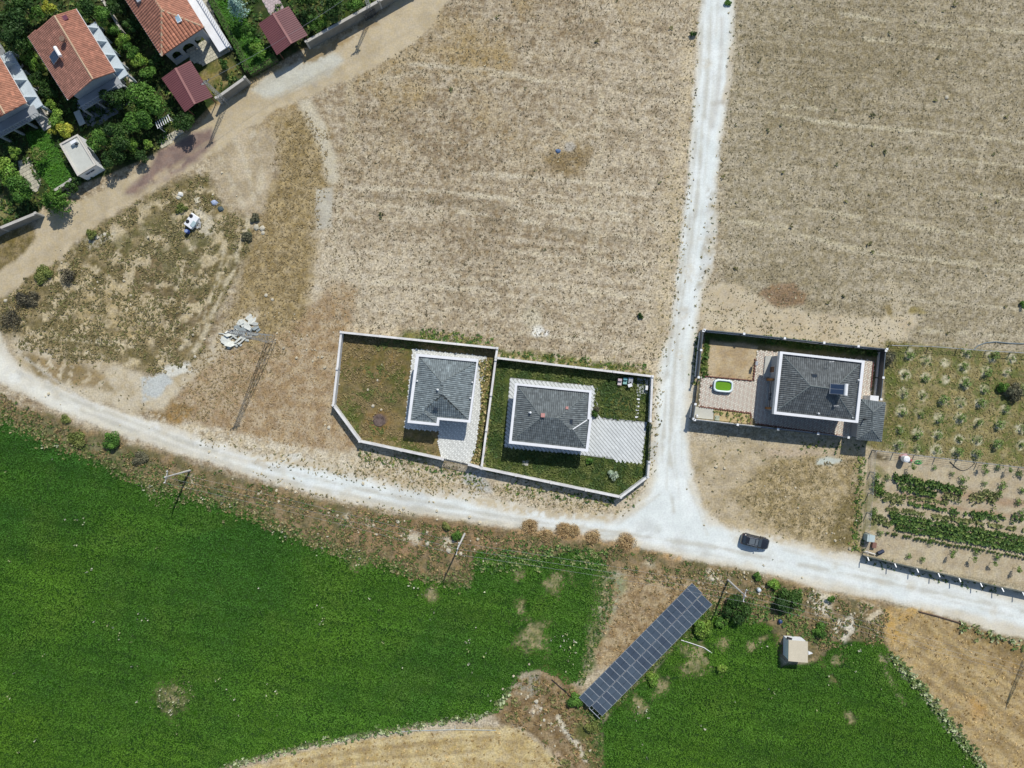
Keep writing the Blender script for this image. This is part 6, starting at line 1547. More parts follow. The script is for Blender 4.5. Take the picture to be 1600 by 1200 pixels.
# ------------------------------------------------------------------ parked car
def car():
    c_ = P(1177.5, 844.5); t = thing('parked_car', 'black hatchback car parked on the pale gravel road', 'car', c_)
    ang = math.radians(-13.5); ca, sa = math.cos(ang), math.sin(ang)
    def W(x, y, z): return Vector((c_.x + ca * x - sa * y, c_.y + sa * x + ca * y, z))
    M_P = mat('black_car_paint', (.018, .020, .024), .22, .05, .5, spec=.6, coat=.6)
    M_TY = mat('tyre_rubber', (.02, .02, .02), .9, .1, 3); M_LT = mat('lamp_glass', (.5, .5, .5), .1, .02, 1)
    # lower body: sections front (+x) to rear
    S = [(2.22, .42, .38, .60), (2.15, .70, .28, .72), (1.90, .84, .22, .82), (1.30, .90, .20, .92), (.85, .91, .20, .98), (0, .92, .20, 1.0), (-1.0, .92, .20, 1.02), (-1.75, .90, .22, 1.03), (-2.05, .84, .26, 1.0), (-2.17, .70, .34, .92), (-2.2, .5, .42, .8)]
    rings = []
    for x, w, z0, z1 in S:
        zm = (z0 + z1) / 2
        rings.append([W(x, -w * .80, z0), W(x, -w, z0 + .14), W(x, -w, zm + .10), W(x, -w * .90, z1 - .06), W(x, -w * .66, z1), W(x, w * .66, z1), W(x, w * .90, z1 - .06), W(x, w, zm + .10), W(x, w, z0 + .14), W(x, w * .80, z0)])
    mb = MB(); mb.loft(rings); mb.build('body', M_P, t, smooth=True)
    # cabin
    S = [(.95, .74, .96, .99), (.30, .70, .97, 1.36), (-.2, .68, .98, 1.46), (-1.2, .66, .99, 1.45), (-1.65, .62, .99, 1.36), (-2.02, .66, .98, 1.02)]
    rings = []
    for x, w, z0, z1 in S:
        rings.append([W(x, -w - .08, z0), W(x, -w + .02, z1 - .08), W(x, -w + .14, z1), W(x, w - .14, z1), W(x, w - .02, z1 - .08), W(x, w + .08, z0)])
    mb = MB(); mb.loft(rings); mb.build('cabin', M_P, t, smooth=False)
    def quad(name, pts, m, lift=.012, parent=t):
        q = [W(*p) for p in pts]; n = (q[1] - q[0]).cross(q[2] - q[0]).normalized()
        ctr = W(-.4, 0, .9)
        if n.dot(q[0] - ctr) < 0: q = q[::-1]; n = -n
        mb = MB(); b = [p - n * .008 for p in q]; u = [p + n * lift for p in q]
        mb.hexa(b, u); return mb.build(name, m, parent)
    quad('windscreen', [(.86, -.66, 1.04), (.86, .66, 1.04), (.32, .52, 1.355), (.32, -.52, 1.355)], M_GLASS)
    quad('rear_window', [(-1.98, -.58, 1.07), (-1.98, .58, 1.07), (-1.68, .46, 1.345), (-1.68, -.46, 1.345)], M_GLASS)
    for s in (-1, 1):
        quad('side_window', [(.62, s * .785, 1.05), (-.35, s * .765, 1.05), (-.35, s * .69, 1.36), (.25, s * .715, 1.29)], M_GLASS)
        quad('side_window', [(-.45, s * .765, 1.05), (-1.55, s * .73, 1.06), (-1.45, s * .66, 1.34), (-.45, s * .69, 1.36)], M_GLASS)
        mb = MB(); p = W(.55, s * 1.0, 1.02); mb.box((p.x, p.y, p.z), (.16, .2, .14), ang); mb.build('wing_mirror', M_P, t, bevel=.03)
        quad('headlight', [(2.10, s * .45, .66), (2.00, s * .74, .68), (1.92, s * .74, .76), (2.06, s * .45, .75)], M_LT)
        quad('tail_light', [(-2.14, s * .52, .8), (-2.06, s * .78, .82), (-2.04, s * .76, .95), (-2.11, s * .52, .95)], mat('tail_lamp', (.25, .01, .01), .2, .02, 1))
        mb = MB(); mb.beam(W(.1, s * .56, 1.46), W(-1.4, s * .54, 1.47), .04, .04); mb.build('roof_rail', M_STEEL, t)
        for x in (1.35, -1.32):
            w = MB(); a = W(x, s * .72, .31); b = W(x, s * .93, .31); w.tube(a, b, .31, .31, 18); o = w.build('wheel', M_TY, t)
            w = MB(); a = W(x, s * .925, .31); b = W(x, s * .945, .31); w.tube(a, b, .20, .18, 12); w.build('rim', M_STEEL, o)
    quad('glass_roof', [(.20, -.45, 1.425), (.20, .45, 1.425), (-1.15, .44, 1.463), (-1.15, -.44, 1.463)], mat('roof_glass_sky_sheen', (.12, .14, .15), .2, .05, 1, spec=.8), .02)  # base colour lightened to stand in for sky reflected in the roof
    quad('number_plate', [(2.235, -.26, .46), (2.235, .26, .46), (2.22, .26, .57), (2.22, -.26, .57)], M_WPLA)
car()

# ------------------------------------------------------------------ paddling pool
def pool():
    c_ = P(1129.5, 603, .3); c_ = Vector((c_.x, c_.y, .07)); t = thing('paddling_pool', 'inflatable blue and white oval pool filled with green water on the paved yard', 'pool', c_)
    ang = math.radians(-5)
    def sup(a, b, th, z, n=4.0):
        ct, st = math.cos(th), math.sin(th); x = a * abs(ct) ** (2 / n) * (1 if ct >= 0 else -1); y = b * abs(st) ** (2 / n) * (1 if st >= 0 else -1)
        return (c_.x + math.cos(ang) * x - math.sin(ang) * y, c_.y + math.sin(ang) * x + math.cos(ang) * y, z)
    N = 40; M_PB = mat('pool_blue', A(70, 140, 190), .4, .04, 1); M_PW = mat('pool_white', A(236, 246, 246), .35, .03, 1)
    for name, z, rr_, m in (('lower_ring', .20, .15, M_PB), ('upper_ring', .47, .15, M_PW)):
        mb = MB(); K = 10; rings = []
        for i in range(N):
            th = 2 * math.pi * i / N; ring = []
            for k in range(K):
                p = 2 * math.pi * k / K; rad = rr_ * math.cos(p)
                ring.append(sup(1.38 + rad, .86 + rad, th, c_.z + z + rr_ * math.sin(p)))
            rings.append(ring)
        rings.append(rings[0]); mb.loft(rings, close=False); mb.build(name, m, t, smooth=True)
    mb = MB(); mb.prism([sup(1.26, .74, 2 * math.pi * i / N, 0)[:2] for i in range(N)], c_.z + .02, c_.z + .38); mb.build('water', mat('green_water', A(112, 160, 36), .12, .06, 1.2, spec=.5), t)
pool()

# ------------------------------------------------------------------ heap of broken slabs under the pylon
M_SLAB = mat('broken_white_slab', A(222, 220, 210), .85, .12, 2, .2); M_SLABG = mat('broken_grey_slab', A(150, 156, 156), .85, .15, 2, .2)
r = random.Random(21)
heap = [(353, 533, 1.9, 1.2, 0), (362, 537, 1.6, .9, 0), (357, 522, 1.3, .8, 0), (368, 520, .9, 1.1, 0), (372, 531, 1.5, .35, 0), (379, 526, 1.2, .5, 0), (384, 508, 1.9, .8, 0), (376, 504, 1.3, .9, 0), (393, 502, 1.5, .6, 0), (389, 497, 1.0, .8, 0), (398, 506, 1.0, .5, 0), (380, 516, 1.6, .9, 1), (371, 513, 1.2, .8, 1), (390, 517, 1.4, .5, 1), (398, 513, 1.1, .5, 1), (366, 526, 1.4, .25, 0), (378, 533, 1.7, .22, 0), (395, 522, 1.6, .2, 0), (388, 526, 1.5, .2, 0), (361, 528, 1.4, .2, 0), (357, 543, .5, .35, 0), (374, 538, .9, .35, 0), (345, 521, 1.0, .14, 0), (348, 528, .9, .5, 0), (391, 492, .45, .35, 0), (403, 516, .8, .4, 1), (385, 531, .8, .4, 0), (369, 540, .6, .3, 0)]
for i, (x, y, a, b, g) in enumerate(heap):
    p = P(x, y, .3); mb = MB(); n = 5 if min(a, b) > .4 else 4
    ring = []
    for k in range(n):
        th = 2 * math.pi * (k + .5) / n; ring.append((a / 2 * 1.25 * math.cos(th) * (.8 + .4 * r.random()), b / 2 * 1.25 * math.sin(th) * (.8 + .4 * r.random())))
    mb.prism(ccw(ring), -.07, .07); o = mb.local('broken_slab', M_SLABG if g else M_SLAB, (0, 0, 0))
    o.location = (p.x, p.y, .12 + .5 * r.random() * max(0, 1 - math.hypot(x - 375, y - 518) / 32)); o.rotation_euler = (r.uniform(-.45, .45), r.uniform(-.4, .4), r.uniform(-.2, 1.1) if i % 3 else r.uniform(-.9, .2))
    tag(o, 'grey broken slab in the rubble heap beside the lattice pylon' if g else 'white broken slab in the rubble heap beside the lattice pylon', 'slab', 'broken slabs heaped beside the pylon')

# rocks
def rock(px, py, d, col, label, group, seed, name='loose_stone'):
    r = random.Random(seed); mb = MB(); n = 7
    rings = []
    for (f, z) in ((.85, -.05), (1.0, .18), (.8, .42), (.35, .55)):
        rings.append([(d / 2 * f * (.75 + .5 * r.random()) * math.cos(6.283 * k / n), d / 2 * f * (.75 + .5 * r.random()) * math.sin(6.283 * k / n), z * d * .6) for k in range(n)])
    mb.loft(rings); mb.c = [jitc(col, r, .12)] * len(mb.f)
    p = P(px, py); o = mb.local(name, M_STONE, (0, 0, 0)); o.location = p; o.rotation_euler = (0, 0, r.random() * 6)
    tag(o, label, 'stone', group)
ST = A(210, 199, 178, 1.0)
for i, (x, y, d, lab) in enumerate(((668, 849, .75, 'pale stone on the verge left of the second pole, upper left of three'), (701, 860, .9, 'large pale stone beside the base of the second utility pole'), (720, 865, .6, 'pale stone right of the shadow of the second utility pole'), (588, 835, .45, 'pale stone on the brown verge below the bend of the road'), (440, 831, .45, 'pale stone at the crop edge below the first bare patch'),
        (622, 815, .6, 'pale stone near the road on the verge above the bare soil'), (1113, 905, .6, 'pale stone left of the third pole base at the road edge'), (845, 1107, .55, 'pale stone in the wild corner left of the solar row'), (850, 1125, .5, 'pale stone under the green weeds of the wild corner'), (862, 1131, .5, 'pale stone right of the lower weeds in the wild corner'), (838, 1096, .7, 'broken pale stone highest in the wild corner'),
        (401, 355, .95, 'large white stone at the bank of the waste plot'), (410, 357, .9, 'white stone touching the large one at the waste plot bank'), (411, 364, .6, 'small white stone below the pair at the waste plot bank'), (416, 461, .6, 'white stone on dark ground above the lattice pylon, left one'), (426, 468, .5, 'white stone on dark ground above the lattice pylon, right one'), (152, 371, .7, 'pale stone beside the olive shrub at the track'), (164, 366, .6, 'pale stone on the rubble strip at the track edge'),
        (9, 470, .6, 'pale stone at the left edge among the dark bushes'), (305, 557, .5, 'pale stone near the lower end of the waste plot track'), (583, 634, .6, 'pale stone above the ash heap in the brown yard'), (590, 594, .4, 'pale stone in the middle of the brown yard'), (597, 570, .35, 'small pale stone highest in the brown yard'), (514, 668, .6, 'pale stone outside the slanting wall of the brown yard'), (1479, 152, .6, 'pale stone lying alone in the right stubble field'), (1338, 813, .35, 'pale stone in the dry lot near the vegetable plot'))):
    rock(x, y, d, ST, lab, None, i)
r = random.Random(8); mb = MB()
pts = [(508, 664), (575, 609), (596, 640), (429, 495), (440, 503), (428, 543), (500, 543), (494, 548), (466, 537), (521, 519), (510, 300), (514, 299), (1541, 430), (1275, 139), (1322, 137), (1483, 158), (1405, 206), (255, 367), (232, 371), (370, 306), (333, 304), (347, 270), (264, 555), (497, 834), (560, 832), (1098, 912), (870, 1123), (842, 1092), (5, 494), (1388, 850), (1391, 852)]
for k in range(260):
    a = [(0, 615, 800, 840), (330, 740, 760, 860), (60, 380, 360, 540), (800, 1060, 900, 1180), (1240, 915, 1380, 1000), (1090, 700, 1330, 850), (1100, 890, 1200, 920), (420, 480, 530, 600)][k % 8]; f = r.random()
    pts.append((a[0] + (a[2] - a[0]) * f + r.gauss(0, 12), a[1] + (a[3] - a[1]) * f + r.gauss(0, 12)))
for (x, y) in pts:
    p = P(x, y); d = .12 + .22 * r.random() ** 2; n = 5; c = jitc(A(206, 192, 166), r, .2); ph = r.random() * 6
    b = [(p.x + d * (.7 + .5 * r.random()) * math.cos(ph + 6.283 * q / n), p.y + d * (.7 + .5 * r.random()) * math.sin(ph + 6.283 * q / n), -.03) for q in range(n)]
    mb.hexa(b, [(p.x + (q[0] - p.x) * .6, p.y + (q[1] - p.y) * .6, d * .7) for q in b], 0, c, bottom=False)
o = mb.build('loose_stones', M_STONE); o['kind'] = 'stuff'

# white bin lid cluster and blue barrel in the waste plot
p = P(299, 345, .7); t = thing('dumped_appliance', 'dumped white appliance top with two dark round holes in the waste plot', 'appliance', (p.x, p.y, 0))
mb = MB(); mb.box((p.x, p.y, .38), (2.2, 1.45, .72), .95); mb.build('casing', M_WPLA, t, bevel=.08)
for (x, y) in ((298.5, 337.5), (293, 346)):
    q = P(x, y, .75); mb = MB(); mb.tube((q.x, q.y, .735), (q.x, q.y, .78), .30, .30, 16); mb.build('round_lid', M_DARK, t)
mb = MB(); q = P(302, 350, .8); mb.box((q.x, q.y, .80), (.9, .6, .1), .95); mb.build('tray', mat('pale_tray', A(176, 194, 196), .5, .05, 1), t)
p = P(291, 361, .8); t = thing('blue_barrel', 'upright blue barrel beside the dumped white appliance', 'barrel', (p.x, p.y, 0))
mb = MB(); mb.tube((p.x, p.y, 0), (p.x, p.y, .3), .30, .33, 16); mb.tube((p.x, p.y, .3), (p.x, p.y, .85), .33, .30, 16); mb.build('drum', M_BLUE, t)
mb = MB(); mb.tube((p.x, p.y, .852), (p.x, p.y, .90), .26, .24, 16); mb.build('lid', mat('pale_blue_lid', A(150, 165, 200), .4, .05, 1), t)
p = P(309, 352); t = thing('scrap_metal', 'bent pale metal frame lying beside the dumped white appliance', 'scrap metal', p)
for k in range(3):
    mb = MB(); q = [P(303 + 3 * k, 346 + k, .1 + .2 * k), P(312 + k, 344 + 2 * k, .5), P(309 + 2 * k, 357 - k, .3), P(303 + 2 * k, 354, .1)]; mb.path(q + [q[0]], .035, 5); mb.build('bent_bar', M_WPLA, t)
for i, (x, y, lab, c) in enumerate(((335, 317, 'torn pale blue rubbish bag on dark dirt near the dumped appliance', A(170, 180, 205)), (345, 327, 'dark plastic sheet scrap crumpled beside the pale blue rubbish bag', A(70, 84, 88)), (872, 236, 'small bright blue cloth scrap lying in the stubble field', A(86, 112, 150)), (282, 304, 'heap of torn white packaging in green weeds by the track', A(226, 222, 214)), (279, 309, 'torn cream packaging scrap just below the white heap in the weeds', A(208, 200, 180)), (309, 313, 'square pale board lying flat in the weeds above the appliance', A(214, 202, 176)))):
    p = P(x, y); mb = MB(); r = random.Random(i + 70); n = 9
    s_ = {2: .62, 3: .7, 4: .55, 0: .8, 1: .8}.get(i, 1.0)
    rings = [[(s_ * s * (.5 + .35 * r.random()) * math.cos(6.283 * k / n), s_ * s * (.4 + .3 * r.random()) * math.sin(6.283 * k / n), z * s_) for k in range(n)] for s, z in ((1, 0), (.9, .15), (.55, .32), (.15, .36))]
    if i == 5:
        mb.box((0, 0, .06), (.9, .8, .06), .3)
    else: mb.loft(rings)
    o = mb.local('board' if i == 5 else 'rubbish_scrap', mat('scrap', c, .7, .12, 3), (0, 0, 0)); o.location = p; tag(o, lab, 'board' if i == 5 else 'rubbish')

# ------------------------------------------------------------------ things in the yards and plots
def box_thing(name, label, cat, px, py, size, rz, m, z=0.0, top=None, bevel=.03, topz=.05):
    p = P(px, py, z + size[2] / 2); t = thing(name, label, cat, (p.x, p.y, z))
    mb = MB(); mb.box((p.x, p.y, z + size[2] / 2), size, rz); mb.build('body', m, t, bevel=bevel)
    mb = MB(); mb.box((p.x, p.y, z + size[2] + topz / 2 + .002), (size[0] * 1.06, size[1] * 1.06, topz), rz); mb.build('lid', top or m, t, bevel=.01)
    return t
def bench_swing(label, px, py, c1, c2):
    p = P(px, py, .4); t = thing('garden_chair', label, 'chair', (p.x, p.y, 0)); rz = -.09
    mb = MB(); mb.box((p.x, p.y - .25, .42), (.62, .58, .10), rz); mb.build('seat', c1, t, bevel=.03)
    mb = MB(); mb.box((p.x + .02, p.y + .28, .72), (.62, .40, .12), rz); mb.build('backrest', c2, t, bevel=.03)
    for sx in (-.27, .27):
        for sy in (-.45, .30):
            mb = MB(); mb.tube((p.x + sx, p.y + sy, 0), (p.x + sx, p.y + sy, .40), .03, .03, 6); mb.build('leg', M_STEEL, t)
bench_swing('pale pink garden chair, left of three in the lawn corner', 968, 596.5, mat('pink_cushion', A(224, 206, 206), .8, .05, 2), mat('pink_back', A(206, 184, 190), .8, .05, 2))
bench_swing('teal green garden chair, middle of three in the lawn corner', 976.5, 595, mat('teal_cushion', A(150, 196, 190), .8, .05, 2), mat('teal_back', A(110, 170, 176), .8, .05, 2))
p = P(985, 597, .5); t = thing('barbecue', 'grey metal barbecue with a white tray, right of the garden chairs', 'barbecue', (p.x, p.y, 0))
mb = MB(); mb.box((p.x, p.y + .25, .75), (.7, .9, .2), -.09); mb.build('fire_box', M_STEEL, t, bevel=.03); mb = MB(); mb.box((p.x - .1, p.y - .5, .8), (.65, .5, .06), .3); mb.build('tray', M_WPLA, t)
mb = MB(); mb.box((p.x - .05, p.y - .05, .87), (.25, .2, .05), .3); mb.build('grill', M_DARK, t)
for sx in (-.28, .28):
    for sy in (-.1, .6): mb = MB(); mb.tube((p.x + sx, p.y + sy, 0), (p.x + sx, p.y + sy, .65), .03, .03, 6); mb.build('leg', M_DARK, t)
mb = MB(); mb.prism(ccw([P2(*q) for q in ((996, 590), (1013, 592), (1012, 616), (994.5, 614))]), -.1, .08); o = mb.build('lawn_pad', mat('pad_grey', A(176, 176, 172), .9, .08, 1)); o['kind'] = 'structure'
box_thing('white_box', 'small white box standing on the grey pad in the lawn corner', 'box', 1010, 606, (.35, .65, .5), -.09, M_WPLA, .08)
for i in range(7):
    x, y = 998 - .55 * i, 618 + 5.6 * i; p = P(x, y); mb = MB(); mb.box((0, 0, .04), (.48, .26, .12), 0); o = mb.local('stepping_stone', M_WHITE, (0, 0, 0)); o.location = p; o.rotation_euler = (0, 0, -.05)
    tag(o, ordinal(i + 1) + ' white stepping stone from the top of the line across the lawn plot', 'stepping stone', 'stepping stones across the lawn')
mb = MB(); r = random.Random(2)
pts = [P(931 + 2.5 * math.sin(k * .7), 604 + 2.6 * k, .06) for k in range(14)]; mb.path(pts, .04, 5); o = mb.local('garden_hose', M_WPLA, pts[0]); tag(o, 'pale garden hose wriggling along the right side of the lawn house', 'hose')
p = P(821, 723.5); mb = MB(); mb.box((p.x, p.y, .06), (.9, .8, .12), -.1); o = mb.local('manhole_cover', M_CONC, (p.x, p.y, 0)); tag(o, 'square concrete cover in the shaded grass below the lawn house', 'cover')
# pool yard
p = P(1179, 568, .5); t = thing('post_box', 'dark metal box on a post beside the sandy plot of the pool yard', 'box', (p.x, p.y, 0))
mb = MB(); mb.tube((p.x, p.y, 0), (p.x, p.y, .9), .05, .05, 8); mb.build('post', M_DARK, t); mb = MB(); mb.box((p.x, p.y, 1.2), (.32, .55, .6), -.1); mb.build('case', M_ANTH, t, bevel=.03)
mb = MB(); mb.box((p.x, p.y, 1.52), (.4, .62, .05), -.1); mb.build('cap', M_STEEL, t)
for i, x in enumerate((1109, 1124, 1139, 1154, 1169)):
    p = P(x, 585 + i * 1.2); t = thing('young_tree', ordinal(i + 1) + ' leafless sapling from the left in the sandy pool yard plot', 'sapling', p, 'saplings in the sandy plot')
    mb = MB(); mb.tube(p, p + Vector((0, 0, .9)), .03, .015, 6)
    for k in range(5):
        a = k * 1.3 + i; q = p + Vector((0, 0, .35 + .1 * k)); mb.tube(q, q + Vector((.3 * math.cos(a), .3 * math.sin(a), .25)), .015, .006, 4)
    mb.build('stem', M_RUST, t)
p = P(1110.5, 603); t = thing('pump', 'small dark pool pump standing left of the oval pool', 'pump', (p.x, p.y, .07))
mb = MB(); mb.tube((p.x, p.y, .07), (p.x, p.y, .4), .16, .14, 10); mb.build('filter_can', M_RUST, t); mb = MB(); mb.tube((p.x + .05, p.y - .3, .15), (p.x + .05, p.y, .15), .08, .08, 8); mb.build('motor', M_WPLA, t)
p = P(1088, 650); t = thing('garden_bag', 'white and blue bag standing on the corner of the concrete pad', 'bag', (p.x, p.y, .09))
mb = MB(); r = random.Random(9); n = 8; mb.loft([[(p.x + s * math.cos(6.283 * k / n) * .2, p.y + s * math.sin(6.283 * k / n) * .32, z) for k in range(n)] for s, z in ((.9, .09), (1.1, .3), (.9, .5), (.3, .58))]); mb.build('sack', M_WPLA, t)
mb = MB(); mb.box((p.x + .02, p.y + .24, .4), (.2, .12, .2)); mb.build('strap', M_BLUE, t)
# west side of the pool house: entrance slab, steps and timber balcony posts
p = [P(1195, 556), P(1216, 557), P(1214, 590), P(1192, 589)]
mb = MB(); mb.prism(ccw([(v.x, v.y) for v in p]), 0, .35); o = mb.build('entrance_slab', mat('entrance_concrete', A(196, 194, 186), .85, .07, 1, .1)); o['kind'] = 'structure'
for k, (x, y) in enumerate(((1207, 593), (1204.5, 638))):
    q = P(x, y, 2.2); mb = MB(); mb.box((q.x, q.y, 1.25), (.35, .35, 2.5), -.1); o = mb.local('timber_post', mat('orange_timber', A(176, 120, 66), .7, .15, 3), (q.x, q.y, 0)); tag(o, ('upper' if k == 0 else 'lower') + ' brown timber post carrying the veranda rail of the pool house', 'post')
q0, q1 = P(1205, 596, 2.4), P(1202, 636, 2.4); mb = MB(); mb.beam(q0, q1, .10); mb.beam(q0 - Vector((0, 0, .7)), q1 - Vector((0, 0, .7)), .06)
for k in range(18): a = lerp(q0, q1, k / 17); mb.beam(a, a - Vector((0, 0, .9)), .04)
o = mb.local('veranda_rail', M_ANTH, q0); tag(o, 'dark veranda rail along the left side of the pool house', 'railing')
# vegetable plot things
p = P(1414.5, 717, .9); t = thing('water_tank', 'round white water tank on a pink base by the wire fence', 'water tank', (p.x, p.y, 0))
mb = MB(); mb.box((p.x + .15, p.y + .25, .25), (1.0, .8, .5), .4); mb.build('base', mat('pink_base', A(206, 160, 160), .8, .1, 2), t)
mb = MB(); mb.tube((p.x, p.y, .5), (p.x, p.y, 1.4), .5, .5, 20); mb.tube((p.x, p.y, 1.4), (p.x, p.y, 1.5), .5, .3, 20); mb.build('drum', M_WPLA, t)
p = P(1422, 719); mb = MB(); mb.tube((p.x, p.y, 0), (p.x, p.y, .4), .18, .15, 10); o = mb.local('red_bucket', mat('red_plastic', A(200, 90, 90), .5, .05, 1), (p.x, p.y, 0)); tag(o, 'small red bucket standing right of the round white water tank', 'bucket')
mb = MB(); pts = [P(1432 + 4 * math.cos(k * .9) + k * .35, 722 + 2.6 * math.sin(k * .9), .06 + .01 * k) for k in range(18)]; mb.path(pts, .045, 5); o = mb.local('green_hose', mat('green_plastic', A(70, 180, 90), .5, .05, 1), pts[0]); tag(o, 'coiled bright green hose on the sand beside the white water tank', 'hose')
box_thing('metal_cabinet', 'grey metal cabinet at the road corner of the vegetable plot', 'cabinet', 1357.5, 840, (1.1, 1.0, 1.3), -.1, mat('pale_metal', A(176, 190, 190), .5, .06, 1), top=mat('pale_metal_top', A(196, 208, 206), .5, .06, 1))
box_thing('brown_crate', 'low brown crate in front of the grey metal cabinet', 'crate', 1365, 851.5, (.6, .8, .5), -.15, mat('brown_box', A(140, 100, 86), .8, .1, 2))
p = P(1375, 863); mb = MB()
mb.tube((p.x - .5, p.y - .1, .3), (p.x + .4, p.y + .3, .3), .28, .28, 12); o = mb.local('dark_barrel', mat('navy_plastic', A(36, 48, 74), .5, .1, 1), (p.x, p.y, 0)); tag(o, 'dark navy barrel lying on its side by the white pipe at the plot corner', 'barrel')
mb = MB(); mb.beam(P(1352, 861, .3), P(1368, 866, .3), .10); o = mb.local('white_pipe', M_WPLA, P(1352, 861)); tag(o, 'white pipe lying along the inside of the screen fence corner', 'pipe')
mb = MB(); pts = [P(1484 + 4 * k, 721 + 14 * math.sin(k / 10.5 * 3.1416) ** 1 * (1 if k < 8 else 1), .08) for k in range(11)]; mb.path(pts, .05, 5); o = mb.local('black_hose', M_DARK, pts[0]); tag(o, 'black hose sagging below the wire fence of the vegetable plot', 'hose')
mb = MB(); pts = [P(1522, 546, .08), P(1528, 540, .08), P(1540, 535.5, .08), P(1556, 534, .08), P(1575, 536, .08), P(1600, 537, .08), P(1680, 541, .08)]; mb.path(pts, .09, 6); o = mb.local('grey_pipe', mat('grey_pipe', A(130, 138, 140), .6, .08, 1), pts[0]); tag(o, 'grey flexible pipe curving along the field edge above the orchard plot', 'pipe')
mb = MB(); pts = [P(1436, 955.5, .12), P(1462, 962, .12), P(1506, 975, .12)]; mb.path(pts, .10, 8); o = mb.local('rusty_pipe', mat('dark_rust', A(104, 80, 64), .8, .15, 2), pts[0]); tag(o, 'long dark rusty pipe lying beside the road at the golden field', 'pipe')
mb = MB(); pts = [P(600, 1147, .1), P(640, 1142, .1), P(711, 1140, .1), P(775, 1141, .1)]; mb.path(pts, .05, 6); mb.path([P(711, 1133, .1), P(711, 1141, .1)], .05, 6); o = mb.local('irrigation_pipe', mat('alu_pipe', A(190, 196, 196), .5, .06, 1), pts[0]); tag(o, 'thin pale irrigation pipe along the edge of the lower straw field', 'pipe')
mb = MB(); pts = [P(1064, 1000, .1), P(1080, 1005, .1), P(1100, 1012, .1), P(1112, 1020, .1)]; mb.path(pts, .06, 6); o = mb.local('white_hose', M_WPLA, pts[0]); tag(o, 'white hose lying on the bare patch below the solar panels', 'hose')
mb = MB(); pts = [P(862, 1062, .1), P(885, 1082, .1), P(905, 1105, .1)]; mb.path(pts, .07, 6); o = mb.local('black_pipe', M_DARK, pts[0]); tag(o, 'black pipe lying on weeds left of the solar panel end', 'pipe')
for (x, y, lab, c) in ((1185, 921, 'white and blue sack lying among stones near the solar panels', A(214, 220, 226)), (1218, 970, 'dark blue drum behind the small pump hut', A(40, 66, 110))):
    p = P(x, y); mb = MB(); mb.tube((p.x, p.y, 0), (p.x, p.y, .5), .36, .30, 10); mb.tube((p.x, p.y, .5), (p.x, p.y, .6), .30, .12, 10); o = mb.local('drum' if 'drum' in lab else 'sack', mat('drum_mat', c, .5, .08, 1), (p.x, p.y, 0)); tag(o, lab, 'drum' if 'drum' in lab else 'sack')
# garden table and slatted pergola in the compound
p = P(124, 184, .9); t = thing('garden_table', 'long pale table in the shade below the orange gable house', 'table', (p.x, p.y, 0))
mb = MB(); mb.box((p.x, p.y, .85), (1.0, 2.3, .08), .42); mb.build('table_top', mat('table_top', A(196, 198, 190), .7, .06, 1), t)
for sx in (-.35, .35):
    for sy in (-.95, .95):
        x = p.x + math.cos(.42) * sx - math.sin(.42) * sy; y = p.y + math.sin(.42) * sx + math.cos(.42) * sy; mb = MB(); mb.tube((x, y, 0), (x, y, .81), .04, .04, 6); mb.build('leg', M_STEEL, t)
p = P(253, 189, 2.3); t = thing('pergola', 'small white slatted pergola among the trees beside the path', 'pergola', (p.x, p.y, 0))
for k in range(7):
    x, y = 243 + 3.2 * k, 195 - 2.0 * k; a, b = P(x, y - 6 + 2, 2.3), P(x + 4, y + 6, 2.3); mb = MB(); mb.beam(a, b, .10, .06); mb.build('slat', M_WPLA, t)
for (x, y) in ((243, 192), (262, 181), (248, 199), (267, 188)):
    q = P(x, y, 2.25); mb = MB(); mb.tube((q.x, q.y, 0), (q.x, q.y, 2.26), .05, .05, 6); mb.build('post', M_WPLA, t)
for (x, y) in ((1, 78), (10, 77), (17, 74), (24, 71)):
    pass
# ash heap in the weedy yard
mb = MB(); r = random.Random(3); p = P(592.5, 657); n = 14
mb.loft([[(p.x + s * (.85 + .3 * r.random()) * math.cos(6.283 * k / n), p.y + s * (.85 + .3 * r.random()) * math.sin(6.283 * k / n), z) for k in range(n)] for s, z in ((1.0, .0), (.8, .12), (.55, .05), (.3, -.02))])
mb.c = [jitc(A(112, 96, 90), r, .25) for _ in mb.f]; o = mb.local('ash_heap', M_STONE, (p.x, p.y, 0)); tag(o, 'round grey ash heap with a hollow in the brown weedy yard', 'ash heap')
